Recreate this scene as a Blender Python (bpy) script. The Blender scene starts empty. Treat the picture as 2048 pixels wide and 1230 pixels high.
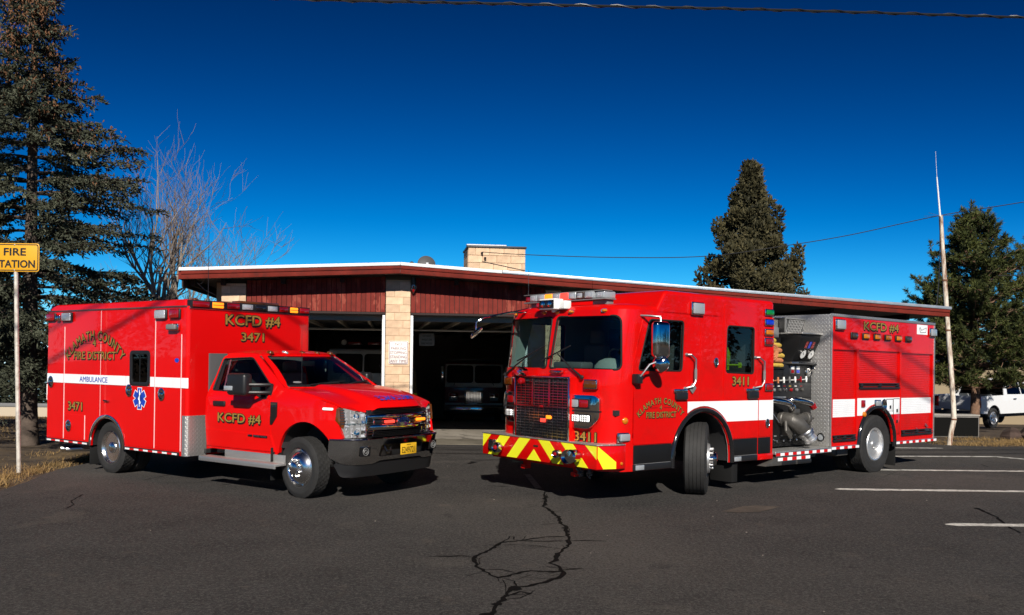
import bpy, bmesh, math, random
import numpy as np
from mathutils import Vector, Matrix
from mathutils.geometry import delaunay_2d_cdt
R_ = math.radians
PI = math.pi
random.seed(7)
NR = np.random.default_rng(11)
SC = bpy.context.scene
COL = SC.collection

# ------------------------------------------------------------------ camera, light, exposure
CAM_H, PITCH, ROLL, FPX, CY = 1.9514, 0.0092, 0.0112, 1769.2, 700.87
cam_data = bpy.data.cameras.new('camera')
cam = bpy.data.objects.new('camera', cam_data)
COL.objects.link(cam)
cr, sr, cp, sp = math.cos(ROLL), math.sin(ROLL), math.cos(PITCH), math.sin(PITCH)
UP0 = Vector((0, -sp, cp)); FW = Vector((0, cp, sp)); RT0 = Vector((1, 0, 0))
RT = cr * RT0 + sr * UP0; UP = cr * UP0 - sr * RT0
m = Matrix.Identity(4)
for i in range(3):
    m[i][0], m[i][1], m[i][2] = RT[i], UP[i], -FW[i]
m[2][3] = CAM_H
cam.matrix_world = m
cam_data.sensor_width = 36.0
cam_data.lens = FPX / 2048 * 36.0
cam_data.shift_y = (CY - 615) / 2048
cam_data.clip_end = 3000
SC.camera = cam

SUN_EL, SUN_DX = R_(32), 0.055
world = bpy.data.worlds.new('World'); SC.world = world
world.use_nodes = True
wn = world.node_tree.nodes; wl = world.node_tree.links
for n in list(wn): wn.remove(n)
sky = wn.new('ShaderNodeTexSky'); sky.sky_type = 'NISHITA'; sky.sun_disc = False
sky.sun_elevation = SUN_EL; sky.sun_rotation = PI - SUN_DX
sky.altitude = 2000; sky.air_density = 0.5; sky.dust_density = 0.0; sky.ozone_density = 3.0
gam = wn.new('ShaderNodeGamma'); gam.inputs['Gamma'].default_value = 2.5
hsv = wn.new('ShaderNodeHueSaturation'); hsv.inputs['Hue'].default_value = .488; hsv.inputs['Saturation'].default_value = 1.04; hsv.inputs['Value'].default_value = 0.100
bg = wn.new('ShaderNodeBackground'); bg.inputs['Strength'].default_value = 0.10
wo = wn.new('ShaderNodeOutputWorld')
vm1 = wn.new('ShaderNodeVectorMath'); vm1.operation = 'MULTIPLY_ADD'; vm1.inputs[1].default_value = (0.085,) * 3; vm1.inputs[2].default_value = (1, 1, 1)
vm2 = wn.new('ShaderNodeVectorMath'); vm2.operation = 'DIVIDE'   # film-like shoulder: the bright horizon keeps its blue
wl.new(sky.outputs[0], gam.inputs['Color']); wl.new(gam.outputs[0], hsv.inputs['Color'])
wl.new(hsv.outputs[0], vm1.inputs[0]); wl.new(hsv.outputs[0], vm2.inputs[0]); wl.new(vm1.outputs[0], vm2.inputs[1])
wl.new(vm2.outputs[0], bg.inputs['Color']); wl.new(bg.outputs[0], wo.inputs['Surface'])

sun_data = bpy.data.lights.new('sun', 'SUN'); sun_data.energy = 4.8; sun_data.angle = R_(0.53)
sun_data.color = (1.0, 0.94, 0.85)
sun = bpy.data.objects.new('sun', sun_data); COL.objects.link(sun)
SUNV = Vector((SUN_DX, -1, 0)).normalized() * math.cos(SUN_EL) + Vector((0, 0, math.sin(SUN_EL)))
sun.rotation_euler = SUNV.to_track_quat('Z', 'Y').to_euler()
vs = SC.view_settings
vs.view_transform = 'Standard'; vs.look = 'None'; vs.gamma = 1.0; vs.use_curve_mapping = False
vs.exposure = 0.38

# ------------------------------------------------------------------ helpers
def sstep(a, b, x):
    t = min(max((x - a) / (b - a), 0.0), 1.0); return t * t * (3 - 2 * t)

def ground_z(x, y):
    y0 = 17.0 + (13.0 - 17.0) * sstep(-4, 1, x)
    d = max(y - y0, 0.0); z = -.0105 * (d * d / 2 if d < 1 else d - .5)
    d = max(y - 26.5, 0.0)
    return z - .05 * (d * d / 6 if d < 3 else d - 1.5)

class MB:
    def __init__(s): s.v = []; s.f = []; s.m = []
    def add(s, vs_, fs, m=0):
        o = len(s.v); s.v += [tuple(v) for v in vs_]
        s.f += [tuple(i + o for i in f) for f in fs]; s.m += [m] * len(fs)
        return s
    def box(s, x0, x1, y0, y1, z0, z1, m=0, rot=None, piv=None):
        c = [Vector((x, y, z)) for x in (x0, x1) for y in (y0, y1) for z in (z0, z1)]
        if rot is not None:
            p = Vector(piv) if piv is not None else Vector(((x0 + x1) / 2, (y0 + y1) / 2, (z0 + z1) / 2))
            c = [rot @ (q - p) + p for q in c]
        return s.add(c, [(0, 1, 3, 2), (4, 6, 7, 5), (0, 4, 5, 1), (2, 3, 7, 6), (0, 2, 6, 4), (1, 5, 7, 3)], m)
    def tube(s, pts, r, n=8, m=0, caps=True, closed=False):
        pts = [Vector([float(q) for q in p]) for p in pts]; k = len(pts)
        rs = [float(q) for q in r] if isinstance(r, (list, tuple)) else [float(r)] * k
        vs_ = []; up = None
        for i, p in enumerate(pts):
            if closed: t = pts[(i + 1) % k] - pts[i - 1]
            else: t = pts[min(i + 1, k - 1)] - pts[max(i - 1, 0)]
            t = t.normalized() if t.length > 1e-9 else Vector((0, 0, 1))
            if up is None: up = Vector((0, 0, 1)) if abs(t.z) < 0.9 else Vector((1, 0, 0))
            a = t.cross(up)
            if a.length < 1e-6: a = t.orthogonal()
            a.normalize(); b = a.cross(t).normalized(); up = b
            for j in range(n):
                q = 2 * PI * j / n
                vs_.append(p + rs[i] * (math.cos(q) * a + math.sin(q) * b))
        fs = []
        for i in range(k if closed else k - 1):
            i2 = (i + 1) % k
            for j in range(n):
                fs.append((i * n + j, i * n + (j + 1) % n, i2 * n + (j + 1) % n, i2 * n + j))
        if caps and not closed:
            fs.append(tuple(range(n))[::-1]); fs.append(tuple((k - 1) * n + j for j in range(n)))
        return s.add(vs_, fs, m)
    def lathe(s, prof, n=24, c=(0, 0, 0), ax=(0, 0, 1), m=0, ms=None, sx=1, sy=1, xdir=None):
        ax = Vector(ax).normalized(); c = Vector(c)
        a = Vector(xdir) if xdir else (Vector((0, 0, 1)) if abs(ax.z) < 0.9 else Vector((1, 0, 0)))
        a = (a - ax * a.dot(ax)).normalized(); b = ax.cross(a)
        vs_ = []; fs = []; mm = []
        for (r, h) in prof:
            for j in range(n):
                q = 2 * PI * j / n
                vs_.append(c + ax * h + r * (sx * math.cos(q) * a + sy * math.sin(q) * b))
        o = len(s.v); s.v += [tuple(v) for v in vs_]
        for i in range(len(prof) - 1):
            for j in range(n):
                fs.append((o + i * n + j, o + i * n + (j + 1) % n, o + (i + 1) * n + (j + 1) % n, o + (i + 1) * n + j))
                mm.append(ms[i] if ms else m)
        if prof[0][0] > 1e-6: fs.append(tuple(o + j for j in range(n))[::-1]); mm.append(ms[0] if ms else m)
        if prof[-1][0] > 1e-6: fs.append(tuple(o + (len(prof) - 1) * n + j for j in range(n))); mm.append(ms[-1] if ms else m)
        s.f += fs; s.m += mm
        return s
    def prism(s, poly, axis, a, b, m=0):
        # polygon in the two other axes, extruded along axis from a to b
        n = len(poly)
        def P(p, t):
            if axis == 'x': return (t, p[0], p[1])
            if axis == 'y': return (p[0], t, p[1])
            return (p[0], p[1], t)
        vs_ = [P(p, a) for p in poly] + [P(p, b) for p in poly]
        fs = [tuple(range(n))[::-1], tuple(range(n, 2 * n))] + [(i, (i + 1) % n, n + (i + 1) % n, n + i) for i in range(n)]
        return s.add(vs_, fs, m)
    def ball(s, c, r, n=10, m=0, sc=(1, 1, 1)):
        c = Vector(c); k = max(n // 2, 4)
        vs_ = []
        for i in range(k + 1):
            t = PI * i / k
            for j in range(n):
                q = 2 * PI * j / n
                vs_.append(c + Vector((r * sc[0] * math.sin(t) * math.cos(q), r * sc[1] * math.sin(t) * math.sin(q), r * sc[2] * math.cos(t))))
        fs = [(i * n + j, (i + 1) * n + j, (i + 1) * n + (j + 1) % n, i * n + (j + 1) % n) for i in range(k) for j in range(n)]
        return s.add(vs_, fs, m)
    def sheet(s, S, loops, th=0.004, off=0.0, res=0.15, sgn=1, m=0, grid=None, close=True, useg=None):
        # trimmed thick sheet over the surface S(u, v); loops[0] outer, the rest holes
        pts = []; edges = []; lp = []
        for L in loops:
            d = []
            for i in range(len(L)):
                a, b = L[i], L[(i + 1) % len(L)]
                k = max(1, int(math.ceil(math.hypot(b[0] - a[0], b[1] - a[1]) / res)))
                ts = [j / k for j in range(k)]
                if useg and abs(b[0] - a[0]) > 1e-6: ts = sorted(set(ts + [t for t in ((q - a[0]) / (b[0] - a[0]) for q in useg) if 1e-4 < t < 1 - 1e-4]))
                for t in ts: d.append((a[0] + (b[0] - a[0]) * t, a[1] + (b[1] - a[1]) * t))
            o = len(pts); pts += d; lp.append((o, len(d)))
            edges += [(o + i, o + (i + 1) % len(d)) for i in range(len(d))]
        LA = [np.array(pts[o:o + k]) for o, k in lp]
        def inside(q):
            c = False
            for A in LA:
                x1, y1 = A[:, 0], A[:, 1]; x2, y2 = np.roll(x1, -1), np.roll(y1, -1)
                w = (y1 > q[1]) != (y2 > q[1])
                if w.any():
                    xi = (x2[w] - x1[w]) * (q[1] - y1[w]) / (y2[w] - y1[w]) + x1[w]
                    c ^= bool((q[0] < xi).sum() % 2)
            return c
        ALL = np.array(pts)
        if grid:
            lo, hi = LA[0].min(0), LA[0].max(0)
            for gx in np.arange(lo[0] + grid / 2, hi[0], grid):
                for gy in np.arange(lo[1] + grid / 2, hi[1], grid):
                    if inside((gx, gy)) and np.min(np.hypot(ALL[:, 0] - gx, ALL[:, 1] - gy)) > grid * 0.45: pts.append((gx, gy))
        if useg:
            lo, hi = LA[0].min(0), LA[0].max(0)
            for q in useg:
                for gy in np.arange(lo[1] + .05, hi[1] - .03, .12):
                    if inside((q, gy)) and np.min(np.hypot(ALL[:, 0] - q, ALL[:, 1] - gy)) > .01: pts.append((q, gy))
        out = delaunay_2d_cdt([Vector(p) for p in pts], edges, [], 0, 1e-6)
        V2 = out[0]; tris = []
        for f in out[2]:
            c = sum((V2[i] for i in f), Vector((0, 0))) / len(f)
            if inside((c.x, c.y)): tris.append(tuple(f))
        e = 1e-3; top = []; bot = []
        for p in V2:
            P0 = Vector(S(p.x, p.y)); du = Vector(S(p.x + e, p.y)) - Vector(S(p.x - e, p.y)); dv = Vector(S(p.x, p.y + e)) - Vector(S(p.x, p.y - e))
            nn = du.cross(dv) * sgn; nn.normalize()
            top.append(P0 + nn * off); bot.append(P0 + nn * (off - th))
        n = len(V2); fs = list(tris)
        if close:
            fs += [tuple(i + n for i in f[::-1]) for f in tris]
            cnt = {}
            for f in tris:
                for i in range(len(f)):
                    a, b = f[i], f[(i + 1) % len(f)]; cnt[(a, b)] = 1
            for (a, b) in cnt:
                if (b, a) not in cnt: fs.append((b, a, a + n, b + n))
            return s.add(top + bot, fs, m)
        return s.add(top, fs, m)
    def text(s, txt, P, m=0, bold=0.0, sx=1.0):
        vs_, fs = glyphs(txt, bold)
        return s.add([P(x * sx, y) for x, y in vs_], fs, m)
    def build(s, name, mats, parent=None, bevel=0, seg=2, ang=32, smooth=True, recalc=True, label=None):
        me = bpy.data.meshes.new(name)
        me.from_pydata(s.v, [], s.f)
        mats = mats if isinstance(mats, (list, tuple)) else [mats]
        for mt in mats: me.materials.append(mt)
        if len(mats) > 1: me.polygons.foreach_set('material_index', s.m)
        if recalc or bevel:
            bm = bmesh.new(); bm.from_mesh(me)
            bmesh.ops.recalc_face_normals(bm, faces=bm.faces)
            if bevel:
                es = [e for e in bm.edges if len(e.link_faces) == 2 and e.calc_face_angle(0) > R_(30)]
                if es: bmesh.ops.bevel(bm, geom=es, offset=bevel, segments=seg, affect='EDGES', clamp_overlap=True, profile=0.5)
            bm.to_mesh(me); bm.free()
        if smooth:
            me.shade_smooth(); me.set_sharp_from_angle(angle=R_(ang))
        me.update()
        o = bpy.data.objects.new(name, me); COL.objects.link(o)
        if mats[0].name.startswith('red_paint') and len(s.f) > 8:
            w_ = o.modifiers.new('weighted_normals', 'WEIGHTED_NORMAL'); w_.keep_sharp = True; w_.weight = 80
        if parent is not None: o.parent = parent
        if label: o['label'] = label
        return o

def tag(o, label=None, cat=None, group=None, kind=None):
    if label: o['label'] = label
    if cat: o['category'] = cat
    if group: o['group'] = group
    if kind: o['kind'] = kind
    return o

def thing(name, label, cat, loc=(0, 0, 0), rot=(0, 0, 0), group=None):
    o = bpy.data.objects.new(name, None); COL.objects.link(o)
    o.location = loc; o.rotation_euler = rot; o.empty_display_size = 0.2
    return tag(o, label, cat, group)

def kids(o): return [c for c in bpy.data.objects if c.parent == o]
def copy_tree(o, parent=None):
    c = o.copy(); COL.objects.link(c); c.parent = parent
    for ch in list(o.children): copy_tree(ch, c)
    return c

def arrays_obj(name, V, F, mats, parent=None, smooth=False, mi=None):
    me = bpy.data.meshes.new(name); V = np.asarray(V, np.float32); F = np.asarray(F, np.int32)
    k = F.shape[1]
    me.vertices.add(len(V)); me.vertices.foreach_set('co', V.ravel())
    me.loops.add(F.size); me.loops.foreach_set('vertex_index', F.ravel())
    me.polygons.add(len(F)); me.polygons.foreach_set('loop_start', np.arange(0, F.size, k, dtype=np.int32))
    me.polygons.foreach_set('loop_total', np.full(len(F), k, np.int32))
    mats = mats if isinstance(mats, (list, tuple)) else [mats]
    for mt in mats: me.materials.append(mt)
    if mi is not None: me.polygons.foreach_set('material_index', np.asarray(mi, np.int32))
    me.update(calc_edges=True); me.validate()
    if smooth: me.shade_smooth()
    o = bpy.data.objects.new(name, me); COL.objects.link(o)
    if parent is not None: o.parent = parent
    return o

_GC = {}
def glyphs(txt, bold=0.0):
    key = (txt, bold)
    if key in _GC: return _GC[key]
    cu = bpy.data.curves.new('lettering_source', 'FONT'); cu.body = txt; cu.size = 1.0; cu.offset = bold
    cu.align_x = 'CENTER'; cu.resolution_u = 3
    ob = bpy.data.objects.new('lettering_source', cu); COL.objects.link(ob)
    bpy.context.view_layer.update()
    me = ob.evaluated_get(bpy.context.evaluated_depsgraph_get()).to_mesh()
    r = ([(v.co.x, v.co.y) for v in me.vertices], [tuple(p.vertices) for p in me.polygons])
    ob.evaluated_get(bpy.context.evaluated_depsgraph_get()).to_mesh_clear()
    bpy.data.objects.remove(ob); bpy.data.curves.remove(cu)
    _GC[key] = r
    return r
CAPH = 0.73  # capital height of a size 1 letter
def text_w(txt, bold=0.0):
    v = glyphs(txt, bold)[0]; xs = [p[0] for p in v]
    return (max(xs) - min(xs)) if xs else 0.3

def rpoly(pts, r, n=4):
    # polygon with rounded corners
    out = []; k = len(pts); rr = r if isinstance(r, (list, tuple)) else [r] * k
    for i in range(k):
        p = Vector(pts[i]); a = Vector(pts[i - 1]) - p; b = Vector(pts[(i + 1) % k]) - p
        if rr[i] < 1e-6: out.append(tuple(p)); continue
        la, lb = a.length, b.length; a.normalize(); b.normalize()
        d = min(rr[i], la * .45, lb * .45); p0 = p + a * d; p1 = p + b * d
        for j in range(n + 1):
            t = j / n
            q = p0 * (1 - t) ** 2 + p * 2 * t * (1 - t) + p1 * t * t
            out.append((q.x, q.y))
    return out
def rrect(x0, x1, y0, y1, r, n=4): return rpoly([(x0, y0), (x1, y0), (x1, y1), (x0, y1)], r, n)
def circ(cx, cy, r, n=20, a0=0, a1=2 * PI, ry=None):
    full = abs(a1 - a0 - 2 * PI) < 1e-6
    k = n if full else n + 1
    return [(cx + r * math.cos(a0 + (a1 - a0) * i / n), cy + (ry or r) * math.sin(a0 + (a1 - a0) * i / n)) for i in range(k)]

# ------------------------------------------------------------------ materials
def mat(name, col=(.5, .5, .5), rough=.5, metal=0, coat=0, coat_r=.03, spec=.5, emit=None, es=1, bump=0, bscale=50,
        var=0, vscale=3, dirt=None, dscale=2.0, damt=.5):
    M = bpy.data.materials.new(name); M.use_nodes = True
    nt = M.node_tree; N = nt.nodes; L = nt.links; b = N['Principled BSDF']
    b.inputs['Base Color'].default_value = (*col, 1); b.inputs['Roughness'].default_value = rough
    b.inputs['Metallic'].default_value = metal; b.inputs['Coat Weight'].default_value = coat
    b.inputs['Coat Roughness'].default_value = coat_r; b.inputs['Specular IOR Level'].default_value = spec
    if emit: b.inputs['Emission Color'].default_value = (*emit, 1); b.inputs['Emission Strength'].default_value = es
    tc = N.new('ShaderNodeTexCoord'); co = tc.outputs['Object']
    if var or dirt:
        no = N.new('ShaderNodeTexNoise'); no.inputs['Scale'].default_value = vscale; no.inputs['Detail'].default_value = 8; no.inputs['Roughness'].default_value = .62
        L.new(co, no.inputs['Vector'])
        mr = N.new('ShaderNodeMapRange'); mr.inputs['From Min'].default_value = .3; mr.inputs['From Max'].default_value = .7
        mr.inputs['To Min'].default_value = 1 - var; mr.inputs['To Max'].default_value = 1 + var
        L.new(no.outputs['Fac'], mr.inputs['Value'])
        mx = N.new('ShaderNodeMix'); mx.data_type = 'RGBA'; mx.blend_type = 'MULTIPLY'; mx.inputs[0].default_value = 1
        mx.inputs[6].default_value = (*col, 1); L.new(mr.outputs[0], mx.inputs[7])
        last = mx.outputs[2]
        if dirt:
            n2 = N.new('ShaderNodeTexNoise'); n2.inputs['Scale'].default_value = dscale; n2.inputs['Detail'].default_value = 10; n2.inputs['Roughness'].default_value = .7
            L.new(co, n2.inputs['Vector'])
            r2 = N.new('ShaderNodeMapRange'); r2.inputs['From Min'].default_value = .48; r2.inputs['From Max'].default_value = .66
            r2.inputs['To Max'].default_value = damt; L.new(n2.outputs['Fac'], r2.inputs['Value'])
            m2 = N.new('ShaderNodeMix'); m2.data_type = 'RGBA'; L.new(r2.outputs[0], m2.inputs[0]); L.new(last, m2.inputs[6]); m2.inputs[7].default_value = (*dirt, 1)
            last = m2.outputs[2]
        L.new(last, b.inputs['Base Color'])
    if bump:
        nb = N.new('ShaderNodeTexNoise'); nb.inputs['Scale'].default_value = bscale; nb.inputs['Detail'].default_value = 6; L.new(co, nb.inputs['Vector'])
        bp = N.new('ShaderNodeBump'); bp.inputs['Strength'].default_value = bump; bp.inputs['Distance'].default_value = .01
        L.new(nb.outputs['Fac'], bp.inputs['Height']); L.new(bp.outputs[0], b.inputs['Normal'])
    return M

def glass_mat(name, tint=(.25, .3, .3), rough=.0, ior=1.45):
    M = bpy.data.materials.new(name); M.use_nodes = True
    nt = M.node_tree; N = nt.nodes; L = nt.links; N.remove(N['Principled BSDF'])
    out = N['Material Output']
    tr = N.new('ShaderNodeBsdfTransparent'); tr.inputs[0].default_value = (*tint, 1)
    gl = N.new('ShaderNodeBsdfGlossy'); gl.inputs['Roughness'].default_value = rough
    fr = N.new('ShaderNodeFresnel'); fr.inputs['IOR'].default_value = ior
    ge = N.new('ShaderNodeNewGeometry'); iv = N.new('ShaderNodeMath'); iv.operation = 'SUBTRACT'; iv.inputs[0].default_value = 1; L.new(ge.outputs['Backfacing'], iv.inputs[1])
    ml = N.new('ShaderNodeMath'); ml.operation = 'MULTIPLY'; L.new(fr.outputs[0], ml.inputs[0]); L.new(iv.outputs[0], ml.inputs[1])   # only the outer skin mirrors
    mx = N.new('ShaderNodeMixShader'); L.new(ml.outputs[0], mx.inputs[0]); L.new(tr.outputs[0], mx.inputs[1]); L.new(gl.outputs[0], mx.inputs[2])
    L.new(mx.outputs[0], out.inputs['Surface'])
    return M

def plate_mat(name, plane, scale=16, col=(.62, .62, .62), rough=.32, strength=.9, metal=1.0):
    # raised diamond tread: crossed lozenges as fine relief
    M = mat(name, col, rough, metal); nt = M.node_tree; N = nt.nodes; L = nt.links; b = N['Principled BSDF']
    tc = N.new('ShaderNodeTexCoord'); sx = N.new('ShaderNodeSeparateXYZ'); L.new(tc.outputs['Object'], sx.inputs[0])
    def mth(op, a, c=None):
        n = N.new('ShaderNodeMath'); n.operation = op
        for i, q in enumerate((a, c)):
            if q is None: continue
            if isinstance(q, (int, float)): n.inputs[i].default_value = q
            else: L.new(q, n.inputs[i])
        return n.outputs[0]
    if plane == 'side': p = mth('ADD', sx.outputs[0], sx.outputs[1]); q = sx.outputs[2]
    else: p = sx.outputs[0]; q = sx.outputs[1]
    u = mth('MULTIPLY', mth('ADD', p, q), scale); v = mth('MULTIPLY', mth('SUBTRACT', p, q), scale)
    ch = mth('MODULO', mth('ADD', mth('FLOOR', u), mth('ADD', mth('FLOOR', v), 1000)), 2)
    fu = mth('ABSOLUTE', mth('SUBTRACT', mth('FRACT', u), .5)); fv = mth('ABSOLUTE', mth('SUBTRACT', mth('FRACT', v), .5))
    def loz(a, c):
        e = mth('ADD', mth('POWER', mth('DIVIDE', a, .48), 2.0), mth('POWER', mth('DIVIDE', c, .17), 2.0))
        return mth('MAXIMUM', mth('SUBTRACT', 1.0, e), 0.0)
    h = mth('ADD', mth('MULTIPLY', ch, loz(fu, fv)), mth('MULTIPLY', mth('SUBTRACT', 1.0, ch), loz(fv, fu)))
    bp = N.new('ShaderNodeBump'); bp.inputs['Strength'].default_value = strength; bp.inputs['Distance'].default_value = .012
    L.new(h, bp.inputs['Height']); L.new(bp.outputs[0], b.inputs['Normal'])
    return M

RED = mat('red_paint', (.60, .0025, .002), .3, coat=.5, coat_r=.02, spec=.15, var=.07, vscale=1.2, dirt=(.30, .012, .008), dscale=3, damt=.35)
RED2 = mat('red_paint_ambulance', (.64, .003, .003), .3, coat=.45, coat_r=.02, spec=.15, var=.05, vscale=.8)
DKRED = mat('maroon_paint', (.20, .016, .020), .35, coat=.6)
WHITEP = mat('white_paint', (.82, .81, .78), .4, coat=.3)
VINYL = mat('white_reflective_vinyl', (.80, .81, .83), .35, var=.04, vscale=4)
REDV = mat('red_reflective_vinyl', (.55, .006, .008), .3)
YELV = mat('yellow_reflective_vinyl', (.80, .78, .02), .35)
BLUEV = mat('blue_vinyl', (.01, .05, .42), .35)
BLACK = mat('black_plastic', (.012, .012, .013), .42, bump=.1, bscale=200)
BLACKG = mat('black_gloss', (.01, .010, .011), .12, coat=.5)
PANELK = mat('black_panel_coating', (.0075, .0075, .008), .5, spec=.25, bump=.25, bscale=150)
RUBBER = mat('rubber', (.010, .010, .010), .75, spec=.25)
TYRE = mat('tyre_rubber', (.017, .0165, .016), .75, bump=.2, bscale=60, var=.3, vscale=6)
CHROME = mat('chrome', (.62, .61, .60), .07, 1.0)
WHEELC = mat('wheel_chrome', (.80, .79, .78), .2, 1.0)
GRILLEM = mat('satin_grille_metal', (.42, .42, .42), .16, 1.0)
ALU = mat('polished_aluminium', (.80, .80, .80), .34, .85, bump=.05, bscale=8)
BRUSH = mat('brushed_aluminium', (.55, .55, .55), .38, 1.0, var=.12, vscale=6)
DULL = mat('cast_grey_metal', (.115, .108, .098), .5, .6, bump=.3, bscale=40, var=.15, vscale=10)
STEELD = mat('dark_frame_steel', (.02, .02, .021), .6)
TREAD_S = plate_mat('tread_plate_upright', 'side', 15, (.50, .49, .47), .45, .40, .8)
TREAD_T = plate_mat('tread_plate_flat', 'top', 15, (.50, .49, .47), .45, .40, .8)
GOLD = mat('gold_leaf', (.47, .30, .06), .42, .45, var=.35, vscale=90)
BLK_INK = mat('black_outline_ink', (.006, .005, .004), .5)
GLASS = glass_mat('tinted_window_glass', (.55, .62, .62), ior=1.42)
GLASSW = glass_mat('windshield_glass', (.74, .82, .81), ior=1.38)
GLASSD = glass_mat('dark_window_glass', (.05, .055, .06))
LENS_CLR = mat('clear_lens', (.30, .32, .34), .12, .0, coat=1, spec=.8, bump=.5, bscale=60)
LENS_SIL = mat('silver_reflector', (.62, .63, .65), .22, .45, coat=1, bump=.9, bscale=45)
LENS_RED = mat('red_lens', (.28, .004, .006), .08, coat=1)
LENS_AMB = mat('amber_lens', (.55, .16, .005), .1, coat=1)
LENS_AMBD = mat('dark_amber_lens', (.11, .030, .003), .1, coat=1)
LENS_BLU = mat('blue_lens', (.005, .03, .50), .1, coat=1)
LENS_GRN = mat('green_lens', (.004, .20, .03), .1, coat=1)
LENS_SMK = mat('smoked_lens', (.05, .03, .02), .08, coat=1)
LIT_AMB = mat('lit_amber_lamp', (.6, .15, .01), .3, emit=(1, .22, .01), es=1.5)
LIT_RED = mat('lit_red_lamp', (.6, .02, .02), .3, emit=(1, .05, .03), es=1.6)
LIT_WHT = mat('lit_white_lamp', (.8, .8, .8), .3, emit=(1, .97, .92), es=.8)
CLOTH = mat('grey_seat_cloth', (.20, .19, .18), .9)
CLOTHD = mat('dark_trim', (.085, .088, .09), .8)
LINING = mat('cab_lining_grey', (.26, .30, .28), .85)
HOSE_Y = mat('yellow_hose_jacket', (.48, .32, .05), .9, var=.2, vscale=20)
HOSE_O = mat('tan_hose_jacket', (.46, .17, .07), .9, var=.2, vscale=20)
HIVIS = mat('hi_vis_cloth', (.55, .80, .02), .7)
GREYP = mat('grey_plastic', (.17, .17, .17), .5)
WHITE_PL = mat('white_plastic', (.75, .75, .73), .4)
# ------------------------------------------------------------------ shared vehicle pieces
class Wrap:
    # vertical skin following a plan outline; u runs along the outline, v is height
    def __init__(s, pts, rake=None):
        s.P = np.array(pts); s.C = np.r_[0, np.cumsum(np.linalg.norm(np.diff(s.P, axis=0), axis=1))]; s.rake = rake
    def S(s, u, z):
        x = float(np.interp(u, s.C, s.P[:, 0])); y = float(np.interp(u, s.C, s.P[:, 1]))
        return s.rake(x, y, z) if s.rake else (x, y, z)
    def u_side(s, x, first=True):
        k = len(s.P) // 2
        if first: return float(np.interp(x, s.P[:k, 0], s.C[:k]))
        return float(np.interp(-x, -s.P[k:, 0], s.C[k:]))
    def u_y(s, y): return float(np.interp(-y, -s.P[:, 1], s.C)) if s.P[0, 1] > s.P[-1, 1] else float(np.interp(y, s.P[:, 1], s.C))

def tyre_mesh(R, rr, w, c, ax, tread, n=96):
    b = MB(); ax = Vector(ax).normalized(); c = Vector(c); a = Vector((0, 0, 1)); a = (a - ax * a.dot(ax)).normalized(); q = ax.cross(a)
    h = w / 2
    prof = [(rr, -h * .72, 0), (rr + .02, -h * .9, 0), ((R + rr) / 2, -h * 1.0, 0), (R - .045, -h * .97, 0), (R - .012, -h * .86, 1)]
    ribs = 5; g = .010; tw = h * 1.62; x0 = -tw / 2
    for i in range(ribs):
        a0 = x0 + tw * i / ribs + (.004 if i else 0); a1 = x0 + tw * (i + 1) / ribs - (.004 if i < ribs - 1 else 0)
        if i: prof.append((R - g, a0 - .001, 0))
        k = 1 if (tread == 'block') else 0
        prof += [(R, a0, k), (R, a1, k)]
        if i < ribs - 1: prof.append((R - g, a1 + .001, 0))
    prof += [(R - .012, h * .86, 1), (R - .045, h * .97, 0), ((R + rr) / 2 + .02, h * 1.0, 0), ((R + rr) / 2 + .012, h * 1.015, 0), ((R + rr) / 2 - .01, h * 1.0, 0), (rr + .02, h * .92, 0), (rr, h * .72, 0)]
    vs_ = []
    for r, hh, k in prof:
        for j in range(n):
            rj = r
            if k and tread == 'block' and (j + int((hh + h) * 30)) % 3 == 0: rj = r - .006
            if k and tread == 'rib' and j % 3 == 0: rj = r - .003
            t = 2 * PI * j / n
            vs_.append(c + ax * hh + rj * (math.cos(t) * a + math.sin(t) * q))
    fs = [(i * n + j, i * n + (j + 1) % n, (i + 1) * n + (j + 1) % n, (i + 1) * n + j) for i in range(len(prof) - 1) for j in range(n)]
    return b.add(vs_, fs)

def ring_nuts(b, c, ax, r, h0, h1, n, rad, m=0, k=6):
    ax = Vector(ax).normalized(); a = Vector((0, 0, 1)); a = (a - ax * a.dot(ax)).normalized(); q = ax.cross(a); c = Vector(c)
    for i in range(n):
        t = 2 * PI * (i + .5) / n; p = c + r * (math.cos(t) * a + math.sin(t) * q)
        b.tube([p + ax * h0, p + ax * h1, p + ax * (h1 + rad * .5)], [rad, rad, rad * .5], k, m)

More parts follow.
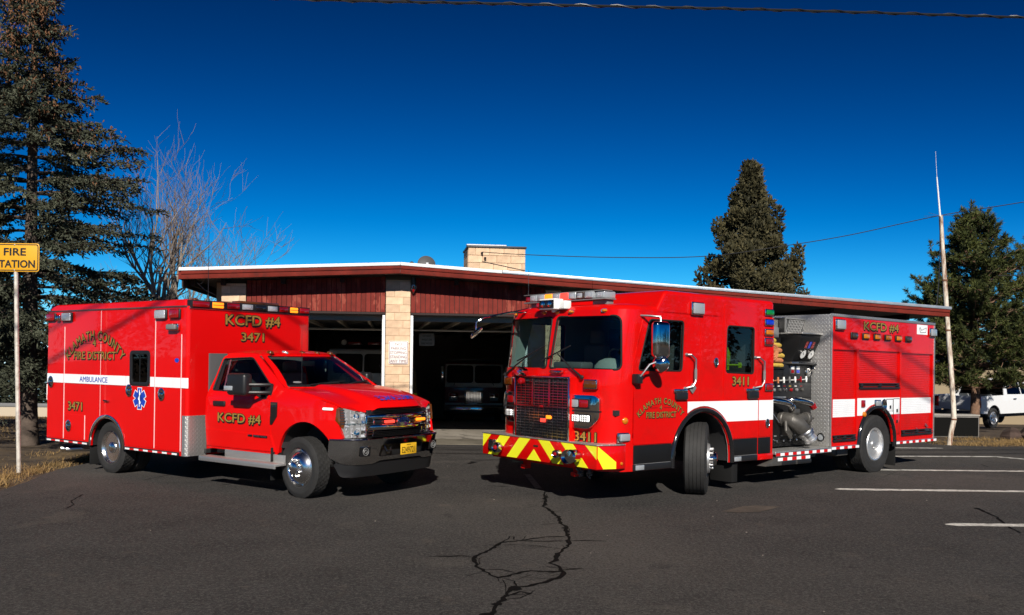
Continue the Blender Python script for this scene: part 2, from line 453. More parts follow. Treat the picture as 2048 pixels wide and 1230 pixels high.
def wheel(parent, c, ax, R, rr, w, style, tread='rib', simple=False):
    h = w / 2; ax = Vector(ax).normalized()
    b = MB()
    if style == 'dish':      # deep polished dual wheel
        b.lathe([(rr, h * .6), (rr + .012, h * .80), (rr - .004, h * .93), (rr - .025, h * .9), (rr - .035, h * .6), (rr - .05, h * .1), (.20, -h * .16), (.165, -h * .18), (.02, -h * .18)], 40, c, ax)
        ring_nuts(b, c, ax, .143, -h * .18, h * .12, 10, .016)
    elif style == 'steer':   # convex front disc
        b.lathe([(rr, h * .6), (rr + .012, h * .80), (rr - .004, h * .93), (rr - .03, h * .88), (rr - .05, h * .6), (.21, h * 1.15), (.17, h * 1.2), (.02, h * 1.2)], 40, c, ax)
        ring_nuts(b, c, ax, .143, h * 1.2, h * 1.45, 10, .016)
    elif style == 'cap':     # chromed convex simulator with studs
        b.lathe([(rr, h * .6), (rr + .01, h * .82), (rr - .006, h * .94), (rr - .02, h * .85), (rr - .035, h * .78), (rr - .06, h * 1.0), (rr * .62, h * 1.28), (rr * .45, h * 1.36), (rr * .43, h * 1.36), (.09, h * 1.38), (.085, h * 1.75), (.06, h * 1.85), (.0, h * 1.87)], 40, c, ax)
        ring_nuts(b, c, ax, .118, h * 1.36, h * 1.58, 8, .017)
    elif style == 'simdish': # chromed dished rear simulator
        b.lathe([(rr, h * .6), (rr + .01, h * .82), (rr - .006, h * .94), (rr - .02, h * .85), (rr - .045, h * .2), (rr * .72, -h * .1), (rr * .62, -h * .12), (rr * .5, h * .0), (.10, h * .05), (.09, h * .75), (.06, h * .9), (0, h * .92)], 40, c, ax)
        ring_nuts(b, c, ax, .125, 0, h * .3, 8, .017)
    elif style == 'alloy':
        b.lathe([(rr, h * .6), (rr + .01, h * .85), (rr - .01, h * .95), (rr - .03, h * .8), (rr - .04, h * .3), (.02, h * .3)], 32, c, ax)
    wo_ = b.build('wheel', ALU if style in ('dish', 'steer', 'alloy') else WHEELC, parent, ang=40)
    tyre_mesh(R, rr, w, c, ax, tread, 48 if simple else 96).build('tyre', TYRE, wo_, ang=14)
    if style in ('dish', 'steer'):
        hb = MB(); h0, h1 = ((-h * .18, h * .62) if style == 'dish' else (h * 1.2, h * 1.75))
        k_ = .72 if style == 'dish' else 1.0
        hb.lathe([(.108 * k_, h0), (.105 * k_, h1 - .02), (.09 * k_, h1), (.05, h1 + .012), (0, h1 + .014)], 24, c, ax, ms=[0, 1, 1, 1])
        hb.build('hub', [RED, ALU] if style == 'dish' else [CHROME, CHROME], wo_)
    if style in ('simdish', 'dish'):
        hl = MB(); a = Vector((0, 0, 1)); q = ax.cross(a); n = 8 if style == 'simdish' else 10
        for i in range(n):
            t = 2 * PI * i / n; p = Vector(c) + (rr * .67 if style == 'simdish' else rr - .09) * (math.cos(t) * a + math.sin(t) * q) + ax * ((-h * .105) if style == 'simdish' else (-h * .12))
            hl.lathe([(.026, 0), (.026, .012), (0, .013)], 12, p, ax)
        hl.build('hand_hole', BLACK, wo_)
    if style == 'alloy':
        sp_ = MB(); a = Vector((0, 0, 1)); q = ax.cross(a); C_ = Vector(c)
        for i in range(6):
            t = 2 * PI * i / 6; d = math.cos(t) * a + math.sin(t) * q; e = ax.cross(d)
            vs_ = []
            for rad, wd in ((.05, .035), (rr - .03, .05)):
                for hh in (h * .35, h * .85):
                    for sgn in (-1, 1): vs_.append(C_ + d * rad + e * wd * sgn + ax * hh)
            sp_.add(vs_, [(0, 1, 3, 2), (4, 6, 7, 5), (0, 4, 5, 1), (2, 3, 7, 6), (0, 2, 6, 4), (1, 5, 7, 3)])
        sp_.build('spoke', ALU, wo_, bevel=.006)
    return wo_

def lettering(parent, txt, O, ex, ey, size, name='lettering', sx=1.0, gold=True, matl=None, bold=.022, arc=None, width=None, nrm=None, shadow=True):
    # flat print: O = centre of baseline, ex/ey = unit vectors across and up; arc = radius of a curved baseline
    O = Vector(O); ex = Vector(ex); ey = Vector(ey); nz = Vector(nrm) if nrm else ex.cross(ey)
    k = size / CAPH
    def spread(b_):
        if b_ < .002: return [(0, 0)]
        if b_ < .03: return [(-b_, 0), (b_, 0), (0, b_ * .6)]
        return [(b_ * math.cos(a), b_ * math.sin(a)) for a in np.linspace(0, 2 * PI, 9)[:-1]]
    def place(b, off, bold_, dx, dy, m):
        if arc is None:
            w = text_w(txt); s_ = sx if width is None else width / (w * k)
            for q, (bx, by) in enumerate(spread(bold_)):
                b.text(txt, lambda x, y: O + ex * (x * k * s_ + dx + bx * k) + ey * (y * k + dy + by * k) + nz * (off + q * .00008), m)
        else:
            ws = [text_w(ch) if ch != ' ' else .28 for ch in txt]; gap = .13
            tot = sum(ws) + gap * (len(ws) - 1); s_ = width / (tot * k); cur = -tot / 2
            for ch, w in zip(txt, ws):
                cx_ = (cur + w / 2) * k * s_; cur += w + gap
                if ch == ' ': continue
                a = cx_ / arc
                ca, sa = math.cos(a), math.sin(a)
                for q, (bx, by) in enumerate(spread(bold_)):
                    def P(x, y):
                        lx, ly = x * k * s_ + bx * k, y * k + by * k
                        X = (arc + ly) * sa + lx * ca; Y = (arc + ly) * ca - lx * sa - arc
                        return O + ex * (X + dx) + ey * (Y + dy) + nz * (off + q * .00008)
                    b.text(ch, P, m)
    b = MB()
    if gold:
        if shadow: place(b, .001, bold + .05, size * .055, -size * .075, 1)
        place(b, .002, bold + .035, 0, 0, 1)
        place(b, .0035, bold, 0, 0, 0)
        return b.build(name, [GOLD, BLK_INK], parent, smooth=False, recalc=False)
    place(b, .0015, bold, 0, 0, 0)
    return b.build(name, matl, parent, smooth=False, recalc=False)

def strip_blocks(parent, pts, h, colors, n, thick, name='reflective_strip'):
    # alternating reflective blocks along a rail from pts[0] to pts[1], facing +-y
    a, c = Vector(pts[0]), Vector(pts[1]); b = MB(); d = (c - a)
    for i in range(n):
        p, q = a + d * (i / n), a + d * ((i + 1) / n)
        y0, y1 = sorted((p.y, p.y + thick))
        b.box(min(p.x, q.x), max(p.x, q.x), y0, y1, p.z - h / 2, p.z + h / 2, i % len(colors))
    return b.build(name, colors, parent, smooth=False)

# ------------------------------------------------------------------ setting: terrain, lot, apron
def ground_material(name, cols, scale, speck=None, rough=.95, bump=.4, big=None):
    M = bpy.data.materials.new(name); M.use_nodes = True; nt = M.node_tree; N = nt.nodes; L = nt.links; b = N['Principled BSDF']
    b.inputs['Roughness'].default_value = rough; b.inputs['Specular IOR Level'].default_value = .25
    tc = N.new('ShaderNodeTexCoord'); co = tc.outputs['Object']
    n1 = N.new('ShaderNodeTexNoise'); n1.inputs['Scale'].default_value = scale; n1.inputs['Detail'].default_value = 12; n1.inputs['Roughness'].default_value = .68; L.new(co, n1.inputs['Vector'])
    cr_ = N.new('ShaderNodeValToRGB'); L.new(n1.outputs['Fac'], cr_.inputs[0])
    el = cr_.color_ramp.elements; el[0].position, el[1].position = .32, .70
    el[0].color = (*cols[0], 1); el[1].color = (*cols[-1], 1)
    for i, c in enumerate(cols[1:-1]):
        e = el.new(.32 + .38 * (i + 1) / (len(cols) - 1)); e.color = (*c, 1)
    last = cr_.outputs[0]
    def overlay(scale_, lo, hi, col, amt, detail=4, vec=co):
        nonlocal last
        n = N.new('ShaderNodeTexNoise'); n.inputs['Scale'].default_value = scale_; n.inputs['Detail'].default_value = detail; L.new(vec, n.inputs['Vector'])
        r = N.new('ShaderNodeMapRange'); r.inputs['From Min'].default_value = lo; r.inputs['From Max'].default_value = hi; r.inputs['To Max'].default_value = amt; L.new(n.outputs['Fac'], r.inputs['Value'])
        m_ = N.new('ShaderNodeMix'); m_.data_type = 'RGBA'; L.new(r.outputs[0], m_.inputs[0]); L.new(last, m_.inputs[6]); m_.inputs[7].default_value = (*col, 1); last = m_.outputs[2]
        return n
    for o in (big or []): overlay(*o)
    if speck:
        v = N.new('ShaderNodeTexVoronoi'); v.inputs['Scale'].default_value = 120; L.new(co, v.inputs['Vector'])
        r = N.new('ShaderNodeMapRange'); r.inputs['From Min'].default_value = .78; r.inputs['From Max'].default_value = .92; r.inputs['To Max'].default_value = .5
        sp_ = N.new('ShaderNodeSeparateColor'); L.new(v.outputs['Color'], sp_.inputs[0]); L.new(sp_.outputs[0], r.inputs['Value'])
        m_ = N.new('ShaderNodeMix'); m_.data_type = 'RGBA'; L.new(r.outputs[0], m_.inputs[0]); L.new(last, m_.inputs[6]); m_.inputs[7].default_value = (*speck, 1); last = m_.outputs[2]
    L.new(last, b.inputs['Base Color'])
    nb = N.new('ShaderNodeTexNoise'); nb.inputs['Scale'].default_value = 60; nb.inputs['Detail'].default_value = 8; nb.inputs['Roughness'].default_value = .75; L.new(co, nb.inputs['Vector'])
    bp = N.new('ShaderNodeBump'); bp.inputs['Strength'].default_value = bump; bp.inputs['Distance'].default_value = .02; L.new(nb.outputs['Fac'], bp.inputs['Height']); L.new(bp.outputs[0], b.inputs['Normal'])
    return M
ASPH = ground_material('asphalt', [(.022, .0205, .0197), (.035, .0323, .0308), (.050, .0462, .0436)], .9, speck=(.13, .12, .11), bump=.8,
                       big=[(.16, .46, .62, (.082, .071, .062), .6, 3), (.45, .52, .66, (.026, .0245, .0235), .6, 7), (1.7, .64, .70, (.014, .013, .0125), .6, 5), (.8, .62, .68, (.095, .083, .07), .4, 10), (9, .6, .8, (.085, .078, .072), .35, 4), (26, .50, .66, (.092, .084, .077), .6, 2), (34, .52, .66, (.012, .0115, .011), .65, 2), (2.6, .62, .7, (.085, .068, .055), .35, 9)])
TAR = mat('crack_sealer', (.004, .0038, .0036), .9, spec=.08, bump=.3, bscale=80)
DIRT = ground_material('dry_dirt', [(.045, .033, .024), (.085, .062, .042), (.15, .11, .068)], 2.5, bump=.9, big=[(.6, .56, .68, (.19, .128, .06), .65, 6), (6, .55, .7, (.035, .028, .022), .6, 8)])
CONC = ground_material('worn_concrete', [(.10, .088, .066), (.15, .132, .10), (.20, .178, .135)], .8, bump=.25, big=[(2.2, .55, .7, (.05, .045, .036), .7, 8)])
FLOORM = ground_material('garage_floor_paint', [(.19, .17, .14), (.28, .25, .21), (.36, .33, .28)], .7, rough=.6, bump=.15, big=[(3, .58, .66, (.02, .02, .018), .8, 8)])
PAINTW = mat('worn_white_road_paint', (.52, .50, .46), .8, var=.25, vscale=12, dirt=(.06, .055, .05), dscale=9, damt=.9)
STRAW = mat('dry_straw_grass', (.26, .165, .06), .9, var=.5, vscale=14)

def G3(x, y, o=0): return (x, y, ground_z(x, y) + o)
xs_ = sorted(set(list(np.arange(-30, 45, 1.5)) + [-900, -500, -250, -140, -80, -50, 60, 90, 150, 280, 500, 900]))
ys_ = sorted(set(list(np.arange(-12, 48, 1.5)) + [-900, -400, -150, -60, -30, 60, 80, 120, 200, 400, 900, 1800]))
b = MB(); b.v = [(x, y, ground_z(x, y) - .03) for y in ys_ for x in xs_]
nx = len(xs_)
b.f = [(j * nx + i, j * nx + i + 1, (j + 1) * nx + i + 1, (j + 1) * nx + i) for j in range(len(ys_) - 1) for i in range(nx - 1)]; b.m = [0] * len(b.f)
tag(b.build('ground', DIRT, recalc=False), 'dry brown dirt and straw ground around the paved lot', kind='structure')
def GS(o): return lambda u, v: (u, v, ground_z(u, v) + o)
lot = [(-7.1, -40), (40, -40), (40, 21.7), (13.2, 21.75), (11.84, 21.8), (10.93, 22.05), (10.4, 23.6), (10.2, 26), (3, 25.2), (2.9, 21.05), (-2.5, 20.28), (-6.7, 19.7), (-7.0, 18.6), (-7.74, 16.9), (-7.52, 15.9), (-7.60, 14.97), (-7.5, 14.2), (-7.34, 13.5), (-7.21, 12.52), (-7.0, 11.0), (-7.2, 5), (-7.1, 0)]
MB().sheet(GS(.004), [lot], .06, 0, 1.0, 1, grid=1.0).build('parking_lot', ASPH, ang=60, recalc=False)['kind'] = 'structure'
# concrete apron in front of the bays, garage floor behind it
bang = R_(8); BO = Vector((-2.6025, 20.35, 0)); cb, sb_ = math.cos(bang), math.sin(bang)
def BW2(x, y): return (BO.x + cb * x - sb_ * y, BO.y + sb_ * x + cb * y)
def BS3(o):
    def f(u, v):
        X, Y = BW2(u, v); return (X, Y, ground_z(X, Y) + o)
    return f
o_ = MB().sheet(BS3(.010), [[(-3.35, -.02), (3.0, -.02), (3.0, 1.45), (-3.35, 1.45)]], .08, 0, .5, 1, grid=.5).build('concrete_apron', CONC, ang=60); o_['kind'] = 'structure'
o_ = MB().sheet(BS3(.008), [[(-3.95, 1.453), (6.9, 1.453), (6.9, 23), (-3.95, 23)]], .08, 0, .8, 1, grid=.8).build('garage_floor', FLOORM, ang=60); o_['kind'] = 'structure'
# parking lines
def ribbon(name, pts, w, matl, o, kind='structure', jag=0.0, res=.35):
    b = MB(); P = []
    for i in range(len(pts) - 1):
        a, c = Vector(pts[i]), Vector(pts[i + 1]); k = max(1, int((c - a).length / res))
        for j in range(k): P.append(a + (c - a) * (j / k))
    P.append(Vector(pts[-1])); n = len(P)
    for i, p in enumerate(P):
        t = (P[min(i + 1, n - 1)] - P[max(i - 1, 0)]); t = t.normalized() if t.length else Vector((1, 0))
        q = Vector((-t.y, t.x)); ww = w * (1 + random.uniform(-jag, jag)); 
        if jag and i in (0, n - 1): ww *= .25
        p = p + q * random.uniform(-jag, jag) * w * .8
        b.v += [G3(*(p + q * ww / 2), o), G3(*(p - q * ww / 2), o)]
    b.f = [(2 * i, 2 * i + 1, 2 * i + 3, 2 * i + 2) for i in range(n - 1)]; b.m = [0] * len(b.f)
    ob = b.build(name, matl, recalc=False, smooth=False); ob['kind'] = kind
    return ob
for pts in ([(5.25, 10.70), (10.5, 10.64)], [(4.97, 13.57), (11, 13.52)], [(6.55, 16.30), (12.5, 16.38)], [(8.10, 18.95), (10.47, 19.12), (12.6, 16.2)], [(8.95, 21.06), (10.31, 21.12)]):
    ribbon('parking_line', pts, .185, PAINTW, .010, jag=.07, res=.12)
ribbon('parking_line', [(.42, 13.3), (.28, 15.0)], .10, mat('faded_road_paint', (.16, .15, .14), .9, dirt=(.045, .04, .038), dscale=8, damt=.9), .010)
CR = [[(0.5, 12.95), (0.48, 12.2), (0.44, 11.7), (0.53, 11.31), (0.59, 10.94), (0.61, 10.49), (0.66, 10.26), (0.63, 9.91), (0.64, 9.62), (0.61, 9.2), (0.54, 9.05), (0.47, 8.8), (0.45, 8.57), (0.39, 8.45), (0.48, 8.24), (0.48, 8.04), (0.43, 7.87), (0.3, 7.71), (0.17, 7.58), (0.04, 7.55), (-0.03, 7.28), (-0.07, 7.08), (-0.11, 6.87), (-0.14, 6.74), (-0.18, 6.4), (-.2, 5.6)], [(0.6, 9.72), (0.38, 9.69), (0.11, 9.47), (-0.1, 9.35), (-0.18, 9.05), (-0.35, 8.66), (-0.31, 8.29), (-0.23, 8.09), (-0.1, 7.85), (-0.01, 7.93), (0.1, 8.08), (0.2, 8.14), (0.32, 8.12), (0.49, 8.12)], [(0.49, 8.18), (0.59, 8.22), (0.7, 8.25)], [(-0.35, 8.66), (-0.44, 8.71), (-0.79, 8.66)], [(0.64, 9.5), (0.84, 9.51), (1.03, 9.49)], [(0.11, 9.46), (0.35, 9.45), (0.59, 9.48)], [(-0.06, 9.27), (0.22, 9.25), (0.54, 9.08)], [(-0.24, 8.15), (-0.07, 8.17), (0.06, 8.05)], [(-0.05, 7.85), (0.04, 7.75), (0.06, 7.55)], [(-0.01, 7.28), (0.09, 7.4), (0.17, 7.34), (0.09, 7.2), (-0.02, 7.17)], [(-0.06, 7.8), (-0.03, 7.59), (-0.03, 7.35)], [(-0.36, 13.5), (-0.04, 13.47)], [(-0.56, 12.05), (-0.46, 12.05)], [(-0.1, 9.37), (-0.02, 9.54), (-0.0, 9.69), (0.05, 9.67), (0.04, 9.51)], [(0.07, 7.8), (0.16, 7.94), (0.23, 8.0)], [(0.43, 12.26), (0.53, 12.4), (0.52, 12.74)],
      [(6.3, 11.95), (6.25, 11.69), (6.19, 11.27), (6.05, 10.87), (5.96, 10.6), (5.9, 10.21)], [(5.56, 14.38), (5.75, 14.2), (5.9, 14.31)], [(6.46, 15.32), (6.99, 16.02)], [(5.61, 11.72), (5.8, 11.67)], [(9.31, 17.55), (9.15, 16.91)],
      [(-5.69, 13.71), (-5.6, 14.04), (-5.51, 14.46)], [(-5.92, 12.28), (-5.79, 11.67), (-5.64, 11.45), (-5.57, 11.11)], [(-5.39, 13.43), (-4.86, 13.47), (-4.46, 13.81)], [(-4.36, 13.21), (-4.21, 13.46)], [(-6.89, 11.96), (-6.91, 12.26)],
      [(-1.9, 19.6), (.6, 19.85)], [(-1.8, 18.9), (.2, 19.2)], [(-1.6, 18.2), (.0, 18.4)], [(-1.4, 17.2), (-.2, 17.3)]]
WID = [.046, .040, .036, .03, .03, .026, .014, .014, .02, .026, .010, .03, .03, .02, .010, .012] + [.035, .012, .012, .012, .014] + [.018, .018, .010, .016, .012] + [.03, .02, .02, .015]
for pts, w in zip(CR, WID): ribbon('asphalt_crack', pts, w * .88, TAR, .0085, jag=.5, res=.06)
for L_ in CR[:3]:   # hairline offshoots
    for p in L_[1:-1]:
        for q_ in range(random.choice((0, 1, 1))):
            a = random.uniform(0, 2 * PI); q = [p]
            for k in range(random.randint(2, 4)):
                a += random.uniform(-.7, .7); q.append((q[-1][0] + .075 * math.cos(a), q[-1][1] + .11 * math.sin(a)))
            ribbon('asphalt_crack', q, .008, TAR, .0083, jag=.5, res=.05)
for cx, cy, r_ in ((.04, 7.5, .07), (-.1, 7.02, .045), (-.17, 6.72, .05), (-.34, 8.62, .03), (-.02, 7.27, .03), (.47, 11.8, .035), (.62, 10.2, .03), (6.27, 11.9, .05)):
    MB().add([G3(cx + r_ * math.cos(a) * random.uniform(.6, 1.25), cy + r_ * math.sin(a) * random.uniform(.6, 1.25), .0095) for a in np.linspace(0, 2 * PI, 13)[:-1]], [tuple(range(12))]).build('tar_patch', TAR, recalc=False)['kind'] = 'structure'
pp_ = [(2.72, 11.43), (2.9, 11.62), (3.1, 11.85), (3.3, 11.95), (3.63, 11.88), (3.4, 11.62), (3.23, 11.44), (2.93, 11.36)]
MB().add([G3(x, y, .0095) for x, y in pp_], [tuple(range(8))]).build('asphalt_patch', ground_material('sandy_patch', [(.05, .042, .034), (.075, .062, .05), (.10, .083, .065)], 3, bump=.5), recalc=False)['kind'] = 'structure'
# small stones and a leaf lying on the lot
for i in range(24):
    x, y = random.uniform(-6.5, 7), random.uniform(6.8, 16); r_ = random.uniform(.005, .010)
    o_ = MB().ball(G3(x, y, .008 + r_ * .4), r_, 5, 0, (1.2, 1, .6)).build('pebble', mat('pebble_stone', (.24, .21, .18), .9) if i == 0 else bpy.data.materials['pebble_stone'])
    tag(o_, 'tiny pale pebble lying loose on the asphalt', 'pebble', 'pebbles scattered on the lot')
# dry grass on the verges
def grass_patch(name, n, fn, h0, h1, label, matl=STRAW):
    V = []; F = []
    for i in range(n):
        x, y = fn()
        z = ground_z(x, y) - .03; a = random.uniform(0, 2 * PI); l = random.uniform(h0, h1); dx, dy = math.cos(a), math.sin(a)
        le = random.uniform(.3, 1.6) * l; w = .003 + .003 * random.random(); k = len(V)
        V += [(x - dy * w, y + dx * w, z), (x + dy * w, y - dx * w, z), (x + dx * le, y + dy * le, z + l * random.uniform(.5, 1.0))]
        F += [(k, k + 1, k + 2)]
    o = arrays_obj(name, V, F, matl); tag(o, label, kind='stuff'); return o
clE = [(-7.78 - abs(random.gauss(0, .14)) + (.3 if y < 13.4 else 0), y) for y in [random.uniform(11.6, 17) for _ in range(15)]]
clL = [(random.uniform(-16, -7.9), random.uniform(11.5, 20)) for _ in range(38)] + [(-7.75 - abs(random.gauss(0, .25)), random.uniform(12, 17)) for _ in range(13)]
def vL():
    c = random.choice(clL); return (c[0] + random.gauss(0, .22), c[1] + random.gauss(0, .3))
def vE():
    c = random.choice(clE); return (c[0] + random.gauss(0, .07), c[1] + random.gauss(0, .10))
def okL(f, lim):
    while True:
        p = f()
        if lim(p): return p
limL = lambda p: p[0] < -7.55 - (0.12 if p[1] > 14 else -.2) + (.5 if p[1] < 13 else 0) * .5
grass_patch('dry_grass', 6500, lambda: okL(vL, limL), .02, .10, 'straw coloured dry grass on the left verge')
grass_patch('dry_weeds', 700, vE, .06, .26, 'taller ragged straw weeds along the broken asphalt edge at left')
grass_patch('dry_grass', 16000, lambda: (random.uniform(-24, -8), random.uniform(20, 34)), .04, .12, 'straw coloured dry lawn beyond the big spruce')
clR = [(random.uniform(10.6, 17), random.uniform(22.1, 24.6)) for _ in range(60)]
def vR():
    c = random.choice(clR); return (c[0] + random.gauss(0, .35), c[1] + random.gauss(0, .2))
grass_patch('dry_grass', 14000, lambda: okL(vR, lambda p: p[1] > 21.95 and p[0] > 10.5), .04, .13, 'straw coloured dry grass strip on the right')
# ------------------------------------------------------------------ fire station
def rnd_mat(name, col, rough, amt, bump=.3, bscale=60, peel=None, hue=None):
    M = mat(name, col, rough, bump=bump, bscale=bscale, var=.18, vscale=5, spec=.15); nt = M.node_tree; N = nt.nodes; L = nt.links; b = N['Principled BSDF']
    src = b.inputs['Base Color'].links[0].from_socket
    oi = N.new('ShaderNodeObjectInfo'); mr = N.new('ShaderNodeMapRange'); mr.inputs['To Min'].default_value = 1 - amt; mr.inputs['To Max'].default_value = 1 + amt; L.new(oi.outputs['Random'], mr.inputs['Value'])
    mx = N.new('ShaderNodeMix'); mx.data_type = 'RGBA'; mx.blend_type = 'MULTIPLY'; mx.inputs[0].default_value = 1; L.new(src, mx.inputs[6]); L.new(mr.outputs[0], mx.inputs[7]); last = mx.outputs[2]
    if peel:
        tc = N.new('ShaderNodeTexCoord'); mp = N.new('ShaderNodeMapping'); mp.inputs['Scale'].default_value = (3.0, 3.0, 1.2); L.new(tc.outputs['Object'], mp.inputs[0])
        n = N.new('ShaderNodeTexNoise'); n.inputs['Scale'].default_value = 1.1; n.inputs['Detail'].default_value = 9; n.inputs['Roughness'].default_value = .7; L.new(mp.outputs[0], n.inputs['Vector'])
        r = N.new('ShaderNodeMapRange'); r.inputs['From Min'].default_value = .54; r.inputs['From Max'].default_value = .57; r.inputs['To Max'].default_value = .85; L.new(n.outputs['Fac'], r.inputs['Value'])
        m2 = N.new('ShaderNodeMix'); m2.data_type = 'RGBA'; L.new(r.outputs[0], m2.inputs[0]); L.new(last, m2.inputs[6]); m2.inputs[7].default_value = (*peel, 1); last = m2.outputs[2]
    L.new(last, b.inputs['Base Color']); return M
BLOCK = rnd_mat('tan_concrete_block', (.63, .44, .29), .85, .13, .5, 70)
MORTAR = mat('tan_mortar', (.47, .34, .22), .95, bump=.4)
SIDING = rnd_mat('red_stained_siding', (.165, .024, .017), .75, .16, .4, 30, peel=(.27, .060, .040))
FASC = mat('red_fascia_board', (.155, .021, .014), .8, spec=.12, bump=.3, bscale=20, var=.2, vscale=3, dirt=(.07, .02, .016), dscale=5, damt=.6)
SNOW = mat('white_roof_edge', (.72, .72, .72), .7)
GALV = mat('galvanised_flashing', (.42, .47, .52), .45, .6, var=.15, vscale=5)
ROOFM = mat('grey_roofing', (.12, .12, .12), .9, bump=.4)
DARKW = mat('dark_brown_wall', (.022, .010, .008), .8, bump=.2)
INSIDE = mat('garage_wall_paint', (.52, .47, .39), .9, var=.2, vscale=1)
INSUL = mat('foil_insulation', (.28, .26, .23), .6, .2, bump=1.0, bscale=6)
st_ = thing('fire_station', 'low fire station with red siding, tan block columns and two open bays', 'building', (BO.x, BO.y, 0), (0, 0, bang))
RZ0, RSL, RSR = 3.83, .0505, .0553      # underside of the fascia at the ridge, slopes
def fz_(x): return RZ0 + (RSL * x if x < 0 else -RSR * x)
XL, XR, YF, YB = -4.72, 13.35, -.58, 23.5
# roof deck
b = MB()
for y in (YF + .03, YB):
    b.v += [(XL, y, fz_(XL) + .02), (0, y, RZ0 + .02), (XR, y, fz_(XR) + .02), (XR, y, fz_(XR) + .17), (0, y, RZ0 + .17), (XL, y, fz_(XL) + .17)]
b.f = [(0, 1, 4, 5), (1, 2, 3, 4), (6, 11, 10, 7), (7, 10, 9, 8)] + [(i, (i + 1) % 6, 6 + (i + 1) % 6, 6 + i) for i in range(6)]; b.m = [0] * len(b.f)
roof = b.build('roof', ROOFM, st_)
for x in (-4.55, -3.9, -2.6, -1.3, 1.3, 2.6, 4.5, 6.5, 8.5, 10.5, 12.5):
    MB().box(x - .045, x + .045, YF + .40, 3.0, fz_(x) - .12, fz_(x) + .018).build('rafter_tail', DARKW, roof)
MB().prism([(XL + .02, fz_(XL) - .16), (XL + .05, fz_(XL) - .16), (XL + .05, fz_(XL) + .02), (XL + .02, fz_(XL) + .02)], 'y', YF + .06, YB).build('eave_board', DARKW, roof)
def sloped(name, xa, xb, h0, h1, y0, y1, mt, par=st_, bev=.006):
    fa_, fb_ = fz_(xa), fz_(xb)
    return MB().prism([(xa, fa_ + h0), (xb, fb_ + h0), (xb, fb_ + h1), (xa, fa_ + h1)], 'y', y0, y1).build(name, mt, par, bevel=bev)
for xa, xb in ((XL, -.003), (.003, 4.4), (4.406, 9.0), (9.006, XR)): sloped('fascia_board', xa, xb, 0, .175, YF, YF + .045, FASC)
for xa, xb in ((XL + .02, -.003), (.003, 4.4), (4.406, 9.0), (9.006, XR)): sloped('fascia_trim', xa, xb, .105, .176, YF - .022, YF - .001, FASC, bev=.004)
for xa, xb, mt, nm in ((XL - .03, -.002, SNOW, 'white_edge_flashing'), (.002, 2.3, SNOW, 'white_edge_flashing'), (2.305, XR + .03, GALV, 'grey_edge_flashing')):
    sloped(nm, xa, xb, .178, .25, YF - .045, YF + .6, mt, bev=.012)
MB().prism([(YF, fz_(XL) - .0), (YB, fz_(XL)), (YB, fz_(XL) + .175), (YF, fz_(XL) + .175)], 'x', XL - .04, XL).build('fascia_board', FASC, st_)
MB().box(XL - .06, XL + .2, YF + .62, YB, fz_(XL) + .178, fz_(XL) + .245).build('white_edge_flashing', SNOW, st_, bevel=.01)
# block columns with separate blocks
BLK = {}
def block_mesh(l, h, d):
    key = (round(l, 3), round(h, 3), round(d, 3))
    if key not in BLK:
        o = MB().box(0, l, 0, d, 0, h).build('block', BLOCK, None, bevel=.005, seg=1); BLK[key] = o.data
        bpy.data.objects.remove(o)
    return BLK[key]
def lay(par, x0, x1, y0, z0_, z1_, depth, H=.178, lens=(.40, .31), j=.009, sidex=None):
    z = z0_; row = 0
    while z < z1_ - .05:
        h = min(H, z1_ - z) - j; x = x0 + .002; k = row
        first = (.40, .20, .31)[row % 3]; l = min(first, x1 - x)
        while x < x1 - .03:
            if x1 - (x + l) < .08: l = x1 - x
            o = bpy.data.objects.new('block', block_mesh(l - j, h, depth)); COL.objects.link(o); o.parent = par
            o.location = (x + j / 2, y0 - random.uniform(0, .004), z + j / 2); x += l; l = min(.40, x1 - x)
        z += H; row += 1
def column(x0, x1, ztop):
    c = MB().box(x0 + .012, x1 - .012, -.004, .40, -.2, ztop).build('block_column', MORTAR, st_)
    lay(c, x0, x1, -.012, -.05, ztop - .005, .05)
    return c
col1 = column(-.315, .255, RZ0 - .10); col2 = column(-3.96, -3.42, fz_(-3.96) - .06)
# walls
added_wins = [(2.0, 3.6), (5.0, 6.6), (8.0, 9.6), (11.0, 12.6)]  # openings added to let skylight into the dark bays, no known windows
def SW(u, v): return (-3.94, u, v)
wl1 = MB().sheet(SW, [[(.42, -.4), (YB, -.4), (YB, fz_(-3.96) - .02), (.42, fz_(-3.96) - .02)]] + [[(a, 1.3), (b_, 1.3), (b_, 2.7), (a, 2.7)] for a, b_ in added_wins], .2, 0, .6, 1).build('side_wall', MORTAR, st_)
for a, b_ in added_wins:
    f_ = MB().box(-3.97, -3.85, a - .05, a, 1.25, 2.75).box(-3.97, -3.85, b_, b_ + .05, 1.25, 2.75).box(-3.968, -3.852, a, b_, 2.7, 2.75).box(-3.968, -3.852, a, b_, 1.25, 1.3).box(-3.93, -3.88, (a + b_) / 2 - .03, (a + b_) / 2 + .03, 1.3, 2.7).build('window', WHITE_PL, st_)  # frame of an added skylight opening, out of view
    MB().box(-3.912, -3.906, a, b_, 1.3, 2.7).build('pane', glass_mat('added_clear_pane', (.9, .92, .92)) if a == 2.0 else bpy.data.materials['added_clear_pane'], f_)
MB().box(6.7, 6.9, 1.2, YB, -.8, 3.4).build('side_wall', INSIDE, st_); MB().box(-3.9, 6.9, 23.0, 23.2, -1.2, 3.6).build('rear_wall', INSIDE, st_)
def SIW(u, v): return (-3.70, u, v)
MB().sheet(SIW, [[(.5, -.8), (22.9, -.8), (22.9, 3.3), (.5, 3.3)]] + [[(a, 1.3), (b_, 1.3), (b_, 2.7), (a, 2.7)] for a, b_ in added_wins], .03, 0, .6, -1).build('inner_wall', INSIDE, st_)
